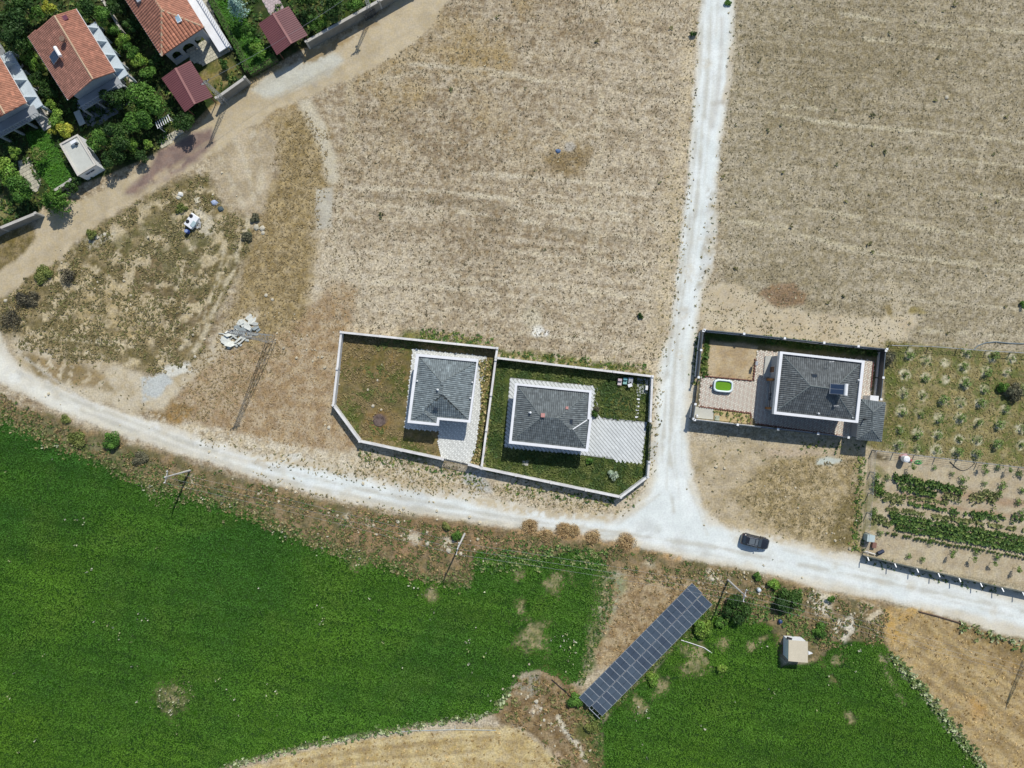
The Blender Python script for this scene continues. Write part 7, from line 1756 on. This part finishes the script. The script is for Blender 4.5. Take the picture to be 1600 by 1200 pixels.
# ------------------------------------------------------------------ trees, shrubs and crops one can tell apart
def crown_mesh(name, r, zc, rz, cols, n, leaf, seed, lobes=7, cone=False, off=(0, 0), spiky=False):
    """leaf faces spread through several overlapping clumps; local to the tree base"""
    g = np.random.default_rng(seed)
    cols = np.array(cols, np.float32)
    P_, N_, C_ = [], [], []
    for k in range(lobes):
        if k == 0 and not cone: c = np.array([0, 0, zc]); lr = .62 * r
        else:
            a = g.random() * 6.283 + k * 2.4; q = r * (.35 + .35 * g.random()); c = np.array([q * math.cos(a), q * math.sin(a), zc + (g.random() - .45) * rz * 1.1]); lr = r * (.30 + .22 * g.random())
        if cone:
            f = k / max(1, lobes - 1); c = np.array([0, 0, zc - rz + 2 * rz * f]); lr = r * (1.02 - .88 * f)
        m = int(n / lobes)
        d = g.normal(size=(m, 3)); d /= np.linalg.norm(d, axis=1)[:, None] + 1e-6
        d[:, 2] = np.abs(d[:, 2]) * (1 if not cone else .5) - .25 * g.random(m)
        rad = lr * (.55 + .5 * g.random(m) ** .6)
        if spiky:
            az = np.arctan2(d[:, 1], d[:, 0]); rad *= 1 + .28 * np.cos(az * 9 + k) * (np.abs(d[:, 2]) < .6)
        p = c + d * rad[:, None] * np.array([1, 1, .75 if not cone else .4])
        P_.append(p); N_.append(d)
        base = cols[g.integers(0, len(cols))] * (.85 + .3 * g.random())
        C_.append(base * (.75 + .5 * g.random((m, 1))))
    p = np.concatenate(P_); nn = np.concatenate(N_); c = np.concatenate(C_)
    p[:, 2] = np.maximum(p[:, 2], .12)
    nn = nn + g.normal(size=nn.shape) * .55; nn /= np.linalg.norm(nn, axis=1)[:, None]
    t = np.cross(nn, g.normal(size=nn.shape)); t /= np.linalg.norm(t, axis=1)[:, None] + 1e-6
    b = np.cross(nn, t); s = leaf * (.6 + .8 * g.random((len(p), 1)))
    V = np.stack([p - t * s, p - b * s * .5, p + t * s, p + b * s * .5], 1).reshape(-1, 3)
    V[:, 0] += off[0]; V[:, 1] += off[1]
    me = fast_mesh(name, V, np.arange(len(V)).reshape(-1, 4), c)
    me.materials.append(M_LEAF)
    return me
def trunk_mesh(h, r, seed, limbs=4, spread=1.0):
    rr = random.Random(seed); mb = MB()
    top = Vector((rr.uniform(-.1, .1), rr.uniform(-.1, .1), h)); mb.tube((0, 0, -.1), top, r, r * .55, 8)
    for k in range(limbs):
        a = k * 6.283 / limbs + rr.random(); s = Vector((0, 0, h * (.55 + .12 * k / limbs * 3)))
        mb.tube(s, s + Vector((spread * math.cos(a), spread * math.sin(a), h * .45)), r * .45, r * .15, 6)
    return mb
GR = {'dark': [green(44, 66, 30, 2.0), green(56, 80, 34, 2.0)], 'mid': [green(62, 92, 36, 2.0), green(78, 108, 44, 2.0)], 'light': [green(92, 120, 48, 2.0), green(112, 134, 56, 2.0)],
      'yellow': [green(126, 134, 50, 2.0), green(150, 148, 60, 2.0)], 'blue': [green(120, 144, 136, 1.9), green(144, 164, 154, 1.9)], 'dry': [green(198, 172, 128, 1.25), green(180, 152, 110, 1.25)],
      'grey': [green(92, 92, 72, 1.6), green(108, 104, 82, 1.6)], 'silver': [green(150, 162, 140, 1.7), green(170, 178, 156, 1.7)], 'black': [green(84, 80, 66, 1.4), green(66, 64, 56, 1.4), green(120, 112, 90, 1.3)], 'olive': [green(96, 104, 54, 1.9), green(112, 116, 64, 1.9)]}
TREE_N = [0]
def tree(label, px, py, rpx, h, col, name='tree', cat='tree', group=None, leaf=None, n=None, cone=False, spiky=False, lobes=8, low=False):
    TREE_N[0] += 1; sd_ = 500 + TREE_N[0] * 13
    r = rpx / 10.0; zc = h * (.62 if not low else .45); rz = h - zc
    base = P(px, py, zc); base.z = 0
    t = thing(name, label, cat, base, group)
    m = trunk_mesh(h * .72, max(.03, r * .06), sd_, 4, r * .5); off = base
    m.v = [(x + off.x, y + off.y, z + off.z) for x, y, z in m.v]; m.build('trunk' if not low else 'stem', M_BARK, t)
    leaf = leaf or min(.20, .07 + r * .05); n = n or int(240 + 520 * r * r / (leaf / .16) ** 1.2)
    n = min(n, 5200)
    me = crown_mesh('crown' if not low else 'foliage', r, zc, rz * .8, GR[col] if isinstance(col, str) else col, n, leaf, sd_, lobes, cone, spiky=spiky)
    o = bpy.data.objects.new('crown' if not low else 'foliage', me); link(o, t)
    return t
T = tree
# the compound
T('dense dark rounded tree beside the shaded end of the gable house terrace', 179, 152, 21, 4.2, 'dark')
T('large spreading green tree between the gable house and the maroon carport', 229, 152, 29, 5.0, 'mid')
T('green tree filling the gap left of the white pergola', 215, 190, 23, 4.4, 'mid')
T('small round tree under the lower corner of the maroon carport', 289, 188, 18, 3.6, 'dark')
T('broad grey green tree right of the white outbuilding', 184, 212, 23, 4.6, 'dark')
T('rounded tree touching the upper right wall of the outbuilding', 152, 222, 19, 4.0, 'mid')
T('bright yellow green shrub in front of the broad grey green tree', 208, 226, 12, 2.8, 'light')
T('dark bushy tree at the track edge below the outbuilding trees', 180, 246, 18, 3.4, 'dark')
T('small bright green bush near the pale garden path and gate', 232, 228, 9, 2.2, 'light')
T('dark small tree beside the gate path at the track', 222, 246, 12, 2.4, 'dark')
T('very large dark tree at the left edge beside the orange roofs', 14, 42, 34, 7.5, 'dark', n=5000)
T('dark tree in the top left corner', 22, 4, 24, 6.5, 'dark')
T('bushy dark tree below the top left corner tree', 38, 66, 17, 4.5, 'mid')
T('yellow flowering shrub above the ridge of the gable house', 76, 14, 12, 2.6, 'yellow')
T('small green tree at the upper left of the gable house', 55, 22, 12, 3.0, 'mid')
T('bright green shrub along the left eave of the gable house', 48, 90, 14, 2.6, 'light')
T('rounded green shrub halfway down the left side of the gable house', 58, 106, 12, 2.4, 'light')
T('dark green shrub between the two left houses', 58, 124, 13, 2.6, 'dark')
T('dark bush in the shade left of the gable house', 74, 140, 14, 2.6, 'dark')
T('yellow green hedge bush beside the garden stair', 88, 184, 14, 2.4, 'light')
T('yellow green bush above the white outbuilding', 100, 204, 14, 2.4, 'yellow')
T('small yellow bush at the foot of the garden stair', 84, 202, 8, 1.8, 'yellow')
T('green hedge shrub below the garden stair', 79, 160, 9, 2.0, 'light')
T('wide dark tree at the top edge above the gable house', 130, 16, 22, 5.0, 'dark')
T('dark tree at the top edge right of the gable house', 160, 22, 17, 4.6, 'mid')
T('small dark tree on top edge left of the hipped house', 183, 12, 13, 4.0, 'dark')
T('round shrub beside the thin garden wall', 176, 44, 12, 2.8, 'mid')
T('bright green shrub right of the white gallery', 192, 64, 13, 2.8, 'light')
T('green shrub in the middle of the hedge between the orange houses', 207, 80, 13, 2.8, 'mid')
T('hedge shrub between the orange houses, lower part', 218, 96, 13, 2.6, 'light')
T('dense hedge bush above the large spreading tree', 232, 112, 14, 2.8, 'mid')
T('dark shrub along the left wall of the hipped house', 205, 42, 12, 3.0, 'dark')
T('dark shrub below the left wall corner of the hipped house', 240, 96, 9, 2.4, 'dark')
T('silvery blue spruce on the lawn near the top edge', 367, 8, 15, 5.6, 'blue', name='spruce_tree', cone=True, spiky=True)
T('small leafy tree on the lawn below the blue spruce', 392, 46, 13, 3.2, 'mid', spiky=True)
T('small leafy tree on the lawn beside the carport corner', 405, 76, 13, 3.2, 'light', spiky=True)
T('dark round bush in the dry garden between the maroon carports', 350, 101, 9, 1.8, 'dark')
T('dark conifer beside the compound wall right of the upper carport', 484, 28, 15, 4.6, 'dark', spiky=True)
T('leafy tree behind the long compound wall', 497, 40, 13, 3.8, 'mid')
T('dark tall tree behind the wall near the top edge', 520, 12, 21, 5.5, 'dark')
T('light green shrub leaning over the long compound wall', 506, 32, 8, 2.4, 'light')
T('green tree at the top edge beside the wall end', 553, 3, 14, 3.8, 'mid')
T('dark tree behind the upper maroon carport', 476, -4, 16, 4.5, 'dark')
T('pale green tree at the left edge above the track wall', 14, 268, 22, 4.2, 'light')
T('green tree at the left edge beside the pale path', 30, 298, 22, 4.4, 'mid')
T('small green tree by the left edge below the lawn house stair', 22, 238, 11, 2.6, 'light')
T('star shaped conifer standing at the track wall with a spiky shadow', 82, 312, 21, 4.6, 'mid', name='conifer_tree', cone=True, spiky=True, n=4200)
T('spindly palm like tree on the left house lawn', 62, 243, 12, 2.8, 'olive', spiky=True, n=420)
T('dark bush below the outbuilding corner by the short wall', 113, 292, 10, 2.0, 'dark')
T('dark conifer bush at the far end of the short wall', 122, 283, 8, 2.0, 'dark')
# clipped hedges
def hedge(label, pts, w, h, col, seed):
    W = [P(x, y, h * .6) for x, y in pts]; t = thing('clipped_hedge', label, 'hedge', (W[0].x, W[0].y, 0))
    g = np.random.default_rng(seed); V = []; C = []
    for a, b in zip(W[:-1], W[1:]):
        d = b - a; L = d.length; d.normalize(); s = Vector((-d.y, d.x, 0)); n = int(L * 170)
        f = g.random(n) * L; u = (g.random(n) - .5) * w; z = h * (1 - .35 * g.random(n) ** 3); side = g.random(n) < .3
        u = np.where(side, np.sign(u) * w / 2, u); z = np.where(side, h * g.random(n), z)
        p = np.stack([a.x + d.x * f + s.x * u, a.y + d.y * f + s.y * u, z], 1); V.append(p)
        C.append(np.array(GR[col][0]) * (.7 + .7 * g.random((n, 1))))
        mb = MB(); q = [a - s * w * .3, b - s * w * .3, b + s * w * .3, a + s * w * .3]; mb.prism(ccw([(v.x, v.y) for v in q]), 0, h * .8); mb.build('stems', M_BARK, t)
    p = np.concatenate(V); c = np.concatenate(C); nn = g.normal(size=p.shape); nn[:, 2] = np.abs(nn[:, 2]) + .6; nn /= np.linalg.norm(nn, axis=1)[:, None]
    tt = np.cross(nn, g.normal(size=p.shape)); tt /= np.linalg.norm(tt, axis=1)[:, None]; b = np.cross(nn, tt); s = .10
    o_ = wloc(t)
    Q = np.stack([p - tt * s, p - b * s * .6, p + tt * s, p + b * s * .6], 1).reshape(-1, 3) - np.array([o_.x, o_.y, o_.z])
    me = fast_mesh('foliage', Q, np.arange(len(Q)).reshape(-1, 4), c); me.materials.append(M_LEAF); link(bpy.data.objects.new('foliage', me), t)
hedge('clipped hedge down the left side of the spruce lawn', [(326, -10), (352, 40), (372, 75), (388, 112)], .9, 1.3, 'mid', 1)
hedge('clipped hedge along the front of the spruce lawn by the carport', [(390, 114), (412, 102), (432, 90)], 1.0, 1.3, 'mid', 2)
# shrubs along the verge and in the plots
S = lambda label, px, py, r, h, col, **k: tree(label, px, py, r, h, col, name=k.pop('name', 'shrub'), cat='shrub', low=True, **k)
S('round green bush standing alone on the verge between road and crop', 173, 689, 15, 1.5, 'mid')
S('low bright green shrub left of the lone verge bush', 120, 684, 15, .6, 'olive')
S('small dark green shrub on the upper verge near the left edge', 101, 656, 9, .4, 'olive')
S('green shrub at the foot of the left utility pole', 283, 744, 9, .6, 'olive')
S('wide low shrub on the verge above the left pole', 218, 718, 14, .4, 'grey')
S('green shrub on the verge beside the second pole base', 715, 838, 9, 1.0, 'mid')
S('tiny green shrub at the road edge above the second pole', 697, 822, 8, .8, 'olive')
S('bright green round shrub at the lower right edge of the solar row', 1098, 984, 18, 1.3, 'light')
S('dark green shrub between the third pole and the pump hut', 1150, 950, 22, 1.6, 'dark')
S('green shrub directly right of the third pole shadow', 1128, 972, 10, 1.0, 'mid')
S('tall dark bush by the road above the pump hut', 1232, 938, 21, 2.2, 'dark')
S('bright green shrub at the roadside left of the tall dark bush', 1208, 912, 11, 1.0, 'light')
S('small roadside shrub near the third pole arms', 1185, 902, 8, .8, 'mid')
S('green shrub right of the pump hut', 1283, 985, 12, 1.3, 'mid')
S('slim green shrub on pale stony ground right of the tall bush', 1298, 937, 7, 1.0, 'mid')
S('round green bush in the crop edge below the solar panels', 1128, 1045, 10, .8, 'light')
S('dense green shrub at the left lower end of the solar row', 900, 1092, 14, 1.0, 'mid')
S('low green shrub at the lower end of the solar frame', 925, 1135, 12, .8, 'olive')
S('bright lime shrub under the lower edge of the solar row', 1020, 1062, 13, .8, 'light')
for i, (x, y, r, lab) in enumerate(((827, 823, 12, 'leftmost golden dry bush at the lower road edge'), (880, 828, 13, 'wide golden dry bush at the road edge below the lawn plot'), (897, 829, 10, 'smaller golden dry bush touching the wide one'), (926, 839, 11, 'pale brown dry bush between the golden ones'), (979, 845, 14, 'round golden dry bush nearest the road junction'), (853, 836, 10, 'low brown dry bush below the road edge'))):
    S(lab, x, y, r * 1.15, .22, 'dry', name='dry_bush', leaf=.085, lobes=20, n=1500)
S('grey thorny bush in the upper corner of the waste plot', 105, 432, 16, .7, 'black', leaf=.10, lobes=12, n=1300, spiky=True)
S('dark burnt looking bush mass at the left end of the waste plot', 18, 500, 20, 0.7, 'black', leaf=.10, lobes=14, n=1500, spiky=True)
S('dark bush by the left track bend of the waste plot', 34, 470, 14, 0.7, 'black', leaf=.10, lobes=14, n=1500, spiky=True)
S('dark grey bush right of the burnt looking mass', 52, 466, 12, .6, 'black', leaf=.10, lobes=14, n=1500, spiky=True)
S('olive shrub at the upper left track edge of the waste plot', 68, 430, 16, .5, 'olive', lobes=13)
S('olive shrub below the pale stones of the waste plot', 143, 368, 10, .8, 'olive')
S('green shrub below the square board in the waste plot', 284, 327, 10, .5, 'olive')
S('dark green shrub at the upper right corner of the waste plot', 398, 341, 9, .45, 'grey')
S('grey bush beside the pale soil bank of the waste plot', 386, 370, 10, .45, 'grey')
S('silvery ball shrub on the lower lawn of the outlined plot', 957, 742, 9, 1.3, 'silver')
S('small dark shrub at the drive corner of the lawn plot', 930, 646, 6, .8, 'dark')
S('brown green shrub beside the lawn house corner', 932, 639, 5, .6, 'grey')
S('small bush in the lower lawn near the drive edge', 921, 721, 6, .9, 'mid')
S('dark twiggy bush in the orchard plot near the right edge', 1583, 612, 15, 1.4, 'grey')
S('green bush left of the dark twiggy orchard bush', 1568, 606, 10, 1.2, 'mid')
S('grey twiggy bush in the orchard corner near the pool yard', 1389, 562, 12, 1.2, 'grey')
S('small dark bush at the right side of the left stubble field', 1083, 52, 6, .7, 'dark')
S('green weed clump growing in the top of the gravel track', 1137, 5, 6, .4, 'mid')
S('green bush at the right edge of the right stubble field', 1599, 476, 6, .8, 'mid')
S('lone dark weed in the lower left stubble field', 1001, 494, 5, .5, 'dark')
# orchard saplings
SROWS = [[36, 0, 1, 2, 38, 3, 4, 5, 37], [6, 7, 8, 9, 10, 39], [11, 12, 13, 14, 15, 16], [17, 18, 19, 20, 21, 22, 23], [24, 25, 26, 27, 28, 29, 30], [31, 32, 33, 34, 35]]
def sap_label(i):
    for k, row in enumerate(SROWS):
        row = sorted(row, key=lambda q: SAPL[q][0])
        if i in row: return 'orchard sapling, %s from the left in the %s row of soil basins from the top' % (ordinal(row.index(i) + 1), ordinal(k + 1))
p0 = tree(sap_label(0), SAPL[0][0], SAPL[0][1], 7.0, 1.0, [green(84, 108, 54, 1.9), green(110, 126, 70, 1.9)], name='orchard_sapling', cat='sapling', group='saplings of the orchard plot', leaf=.10, n=260, lobes=7)
p1 = tree(sap_label(1), SAPL[1][0], SAPL[1][1], 4.5, .9, [green(92, 112, 56, 1.9), green(112, 124, 72, 1.8)], name='orchard_sapling', cat='sapling', group='saplings of the orchard plot', leaf=.08, n=110, lobes=4)
r = random.Random(31)
for i, (x, y) in enumerate(SAPL[2:], 2):
    if i in (2, 8): continue
    c_ = copy_thing(p0 if r.random() < .45 else p1, P(x + r.uniform(-2, 2), y + r.uniform(-2, 2)), r.random() * 6, (.75 + .5 * r.random()) * (1.35 if i in (15, 21) else 1)); c_['label'] = sap_label(i)
# young staked trees of the vegetable plot
q0 = tree('young thin tree, leftmost of three below the upper wire fence', 1538, 729, 6, 2.1, [green(104, 122, 60, 1.9), green(84, 104, 50, 1.9)], name='young_tree', cat='young tree', group='young trees on the bare sand', leaf=.10, n=150, lobes=5)
for (x, y, lab) in ((1571, 733, 'young thin tree, second of three below the upper wire fence'), (1597, 736, 'young thin tree, rightmost of three below the upper wire fence'), (1420, 728, 'young thin tree right below the white water tank'), (1481, 866, 'young thin tree, leftmost of four near the screen fence'), (1515, 871, 'young thin tree, second of four near the screen fence'), (1547, 878, 'young thin tree, third of four near the screen fence'), (1583, 887, 'young thin tree, rightmost of four near the screen fence')):
    c_ = copy_thing(q0, P(x, y), r.random() * 6, .8 + .3 * r.random()); c_['label'] = lab
q1 = tree('big leafy plant standing right of the uppermost broad vegetable row', 1506, 751, 9, .9, [green(96, 124, 52, 1.9), green(74, 100, 42, 1.9)], name='leafy_plant', cat='plant', group='single plants in the upper rows', leaf=.12, n=130, lobes=5, low=True)
LONE = ((1535, 755, .7), (1566, 757, 1.0), (1597, 766, .8), (1590, 785, .9), (1558, 772, .8), (1595, 800, .8), (1490, 862, .7), (1524, 864, .7), (1558, 870, .8), (1450, 848, .7), (1485, 740, .6), (1460, 730, .6), (1558, 731, .8), (1540, 735, .7), (1370, 742, .9), (1372, 760, .9), (1384, 744, .8), (1366, 765, .9), (1361, 802, .7), (1365, 795, .7), (1372, 832, .8), (1420, 868, .7), (1440, 872, .7), (1590, 738, .8))
for k, (x, y, s) in enumerate(sorted(LONE)):
    c_ = copy_thing(q1, P(x, y), r.random() * 6, s); c_['label'] = 'single leafy plant, %s from the left among the lone plants of the vegetable plot' % ordinal(k + 1)
# seedlings with shadows, one by one
q2 = tree('leftmost bushy seedling in the vegetable row nearest the road', 1388, 833, 4.2, .7, [green(76, 96, 42, 1.8), green(90, 108, 50, 1.8)], name='seedling', cat='seedling', group='seedlings in the row nearest the road', leaf=.09, n=90, lobes=4, low=True)
NS = 1
for k in range(1, 38):
    x = 1388 + k * 5.7; y = 833 + (x - 1388) * .182
    if k == 3: continue
    NS += 1; c_ = copy_thing(q2, P(x + r.uniform(-.6, .6), y + r.uniform(-.6, .6)), r.random() * 6, (.85 + .3 * r.random()) * (1 if k < 24 else .85)); c_['label'] = ordinal(NS) + ' bushy seedling from the left in the vegetable row nearest the road'
def veg_row(label, a, b, w, h, per_m, col, seed, gaps=0.0, size=.28, group=None):
    g = np.random.default_rng(seed); L = math.hypot(b[0] - a[0], b[1] - a[1]); n = int(L / 10 * per_m)
    f = g.random(n); 
    if gaps: f = f[fbm(f * L / 10, f * 0, 1.1, seed, 2) > gaps]
    off = g.normal(0, w, len(f))
    p = np.stack([a[0] + (b[0] - a[0]) * f - (b[1] - a[1]) / L * off, a[1] + (b[1] - a[1]) * f + (b[0] - a[0]) / L * off], 1).astype(np.float32)
    o = tufts('vegetable_row', p, size, h, 6, pick(col, len(p), seed), M_LEAF, seed + 1, .3, kind=None, width=.34)
    tag(o, label, 'vegetable row')
VG = [green(70, 94, 44), green(96, 114, 56), green(58, 82, 38)]; VO = [green(96, 104, 60), green(120, 118, 76), green(84, 92, 52)]
veg_row('uppermost broad leafy row of the vegetable plot', (1396, 745), (1502, 766), 3.0, .5, 22, VG, 601)
veg_row('second leafy row, left half below the uppermost one', (1402, 760), (1462, 772), 3.0, .5, 22, VG, 602)
veg_row('patchy leafy row continuing right under the uppermost one', (1470, 775), (1560, 780), 4.0, .4, 14, VO, 603, .36)
veg_row('patchy row running right from the uppermost broad row', (1502, 766), (1690, 790), 3.0, .4, 9, VO, 615, .44)
veg_row('thin brown drip row below the second leafy row', (1375, 771), (1480, 786), 1.0, .2, 10, VO, 604)
veg_row('short olive row of small plants at the left of the plot', (1378, 778), (1410, 783), 2.4, .35, 16, VO, 605)
veg_row('row of separate small plants in the middle of the plot', (1418, 786), (1480, 797), 1.6, .35, 12, VG, 606, .40)
veg_row('patchy plants below the reddish soil strip', (1485, 800), (1690, 822), 3.4, .4, 14, VG, 607, .42)
veg_row('low neat thin row above the dense block of rows', (1384, 794), (1690, 843), 1.2, .25, 14, VO, 608, .30)
veg_row('top row of the dense leafy block', (1390, 804), (1690, 858), 1.9, .4, 19, VG, 609, .12)
veg_row('middle row of the dense leafy block', (1392, 813), (1690, 868), 1.9, .4, 19, VG, 610, .12)
veg_row('bottom row of the dense leafy block', (1396, 823), (1690, 876), 2.0, .4, 20, VG, 611, .12)
veg_row('sparse short row at the left end of the plot', (1362, 806), (1390, 811), 2.0, .3, 12, VO, 612)
veg_row('second sparse short row at the left end of the plot', (1362, 815), (1390, 820), 2.0, .3, 12, VO, 613)
veg_row('leafy clump row along the left wire fence', (1366, 752), (1378, 772), 4.0, .5, 14, VG, 614)
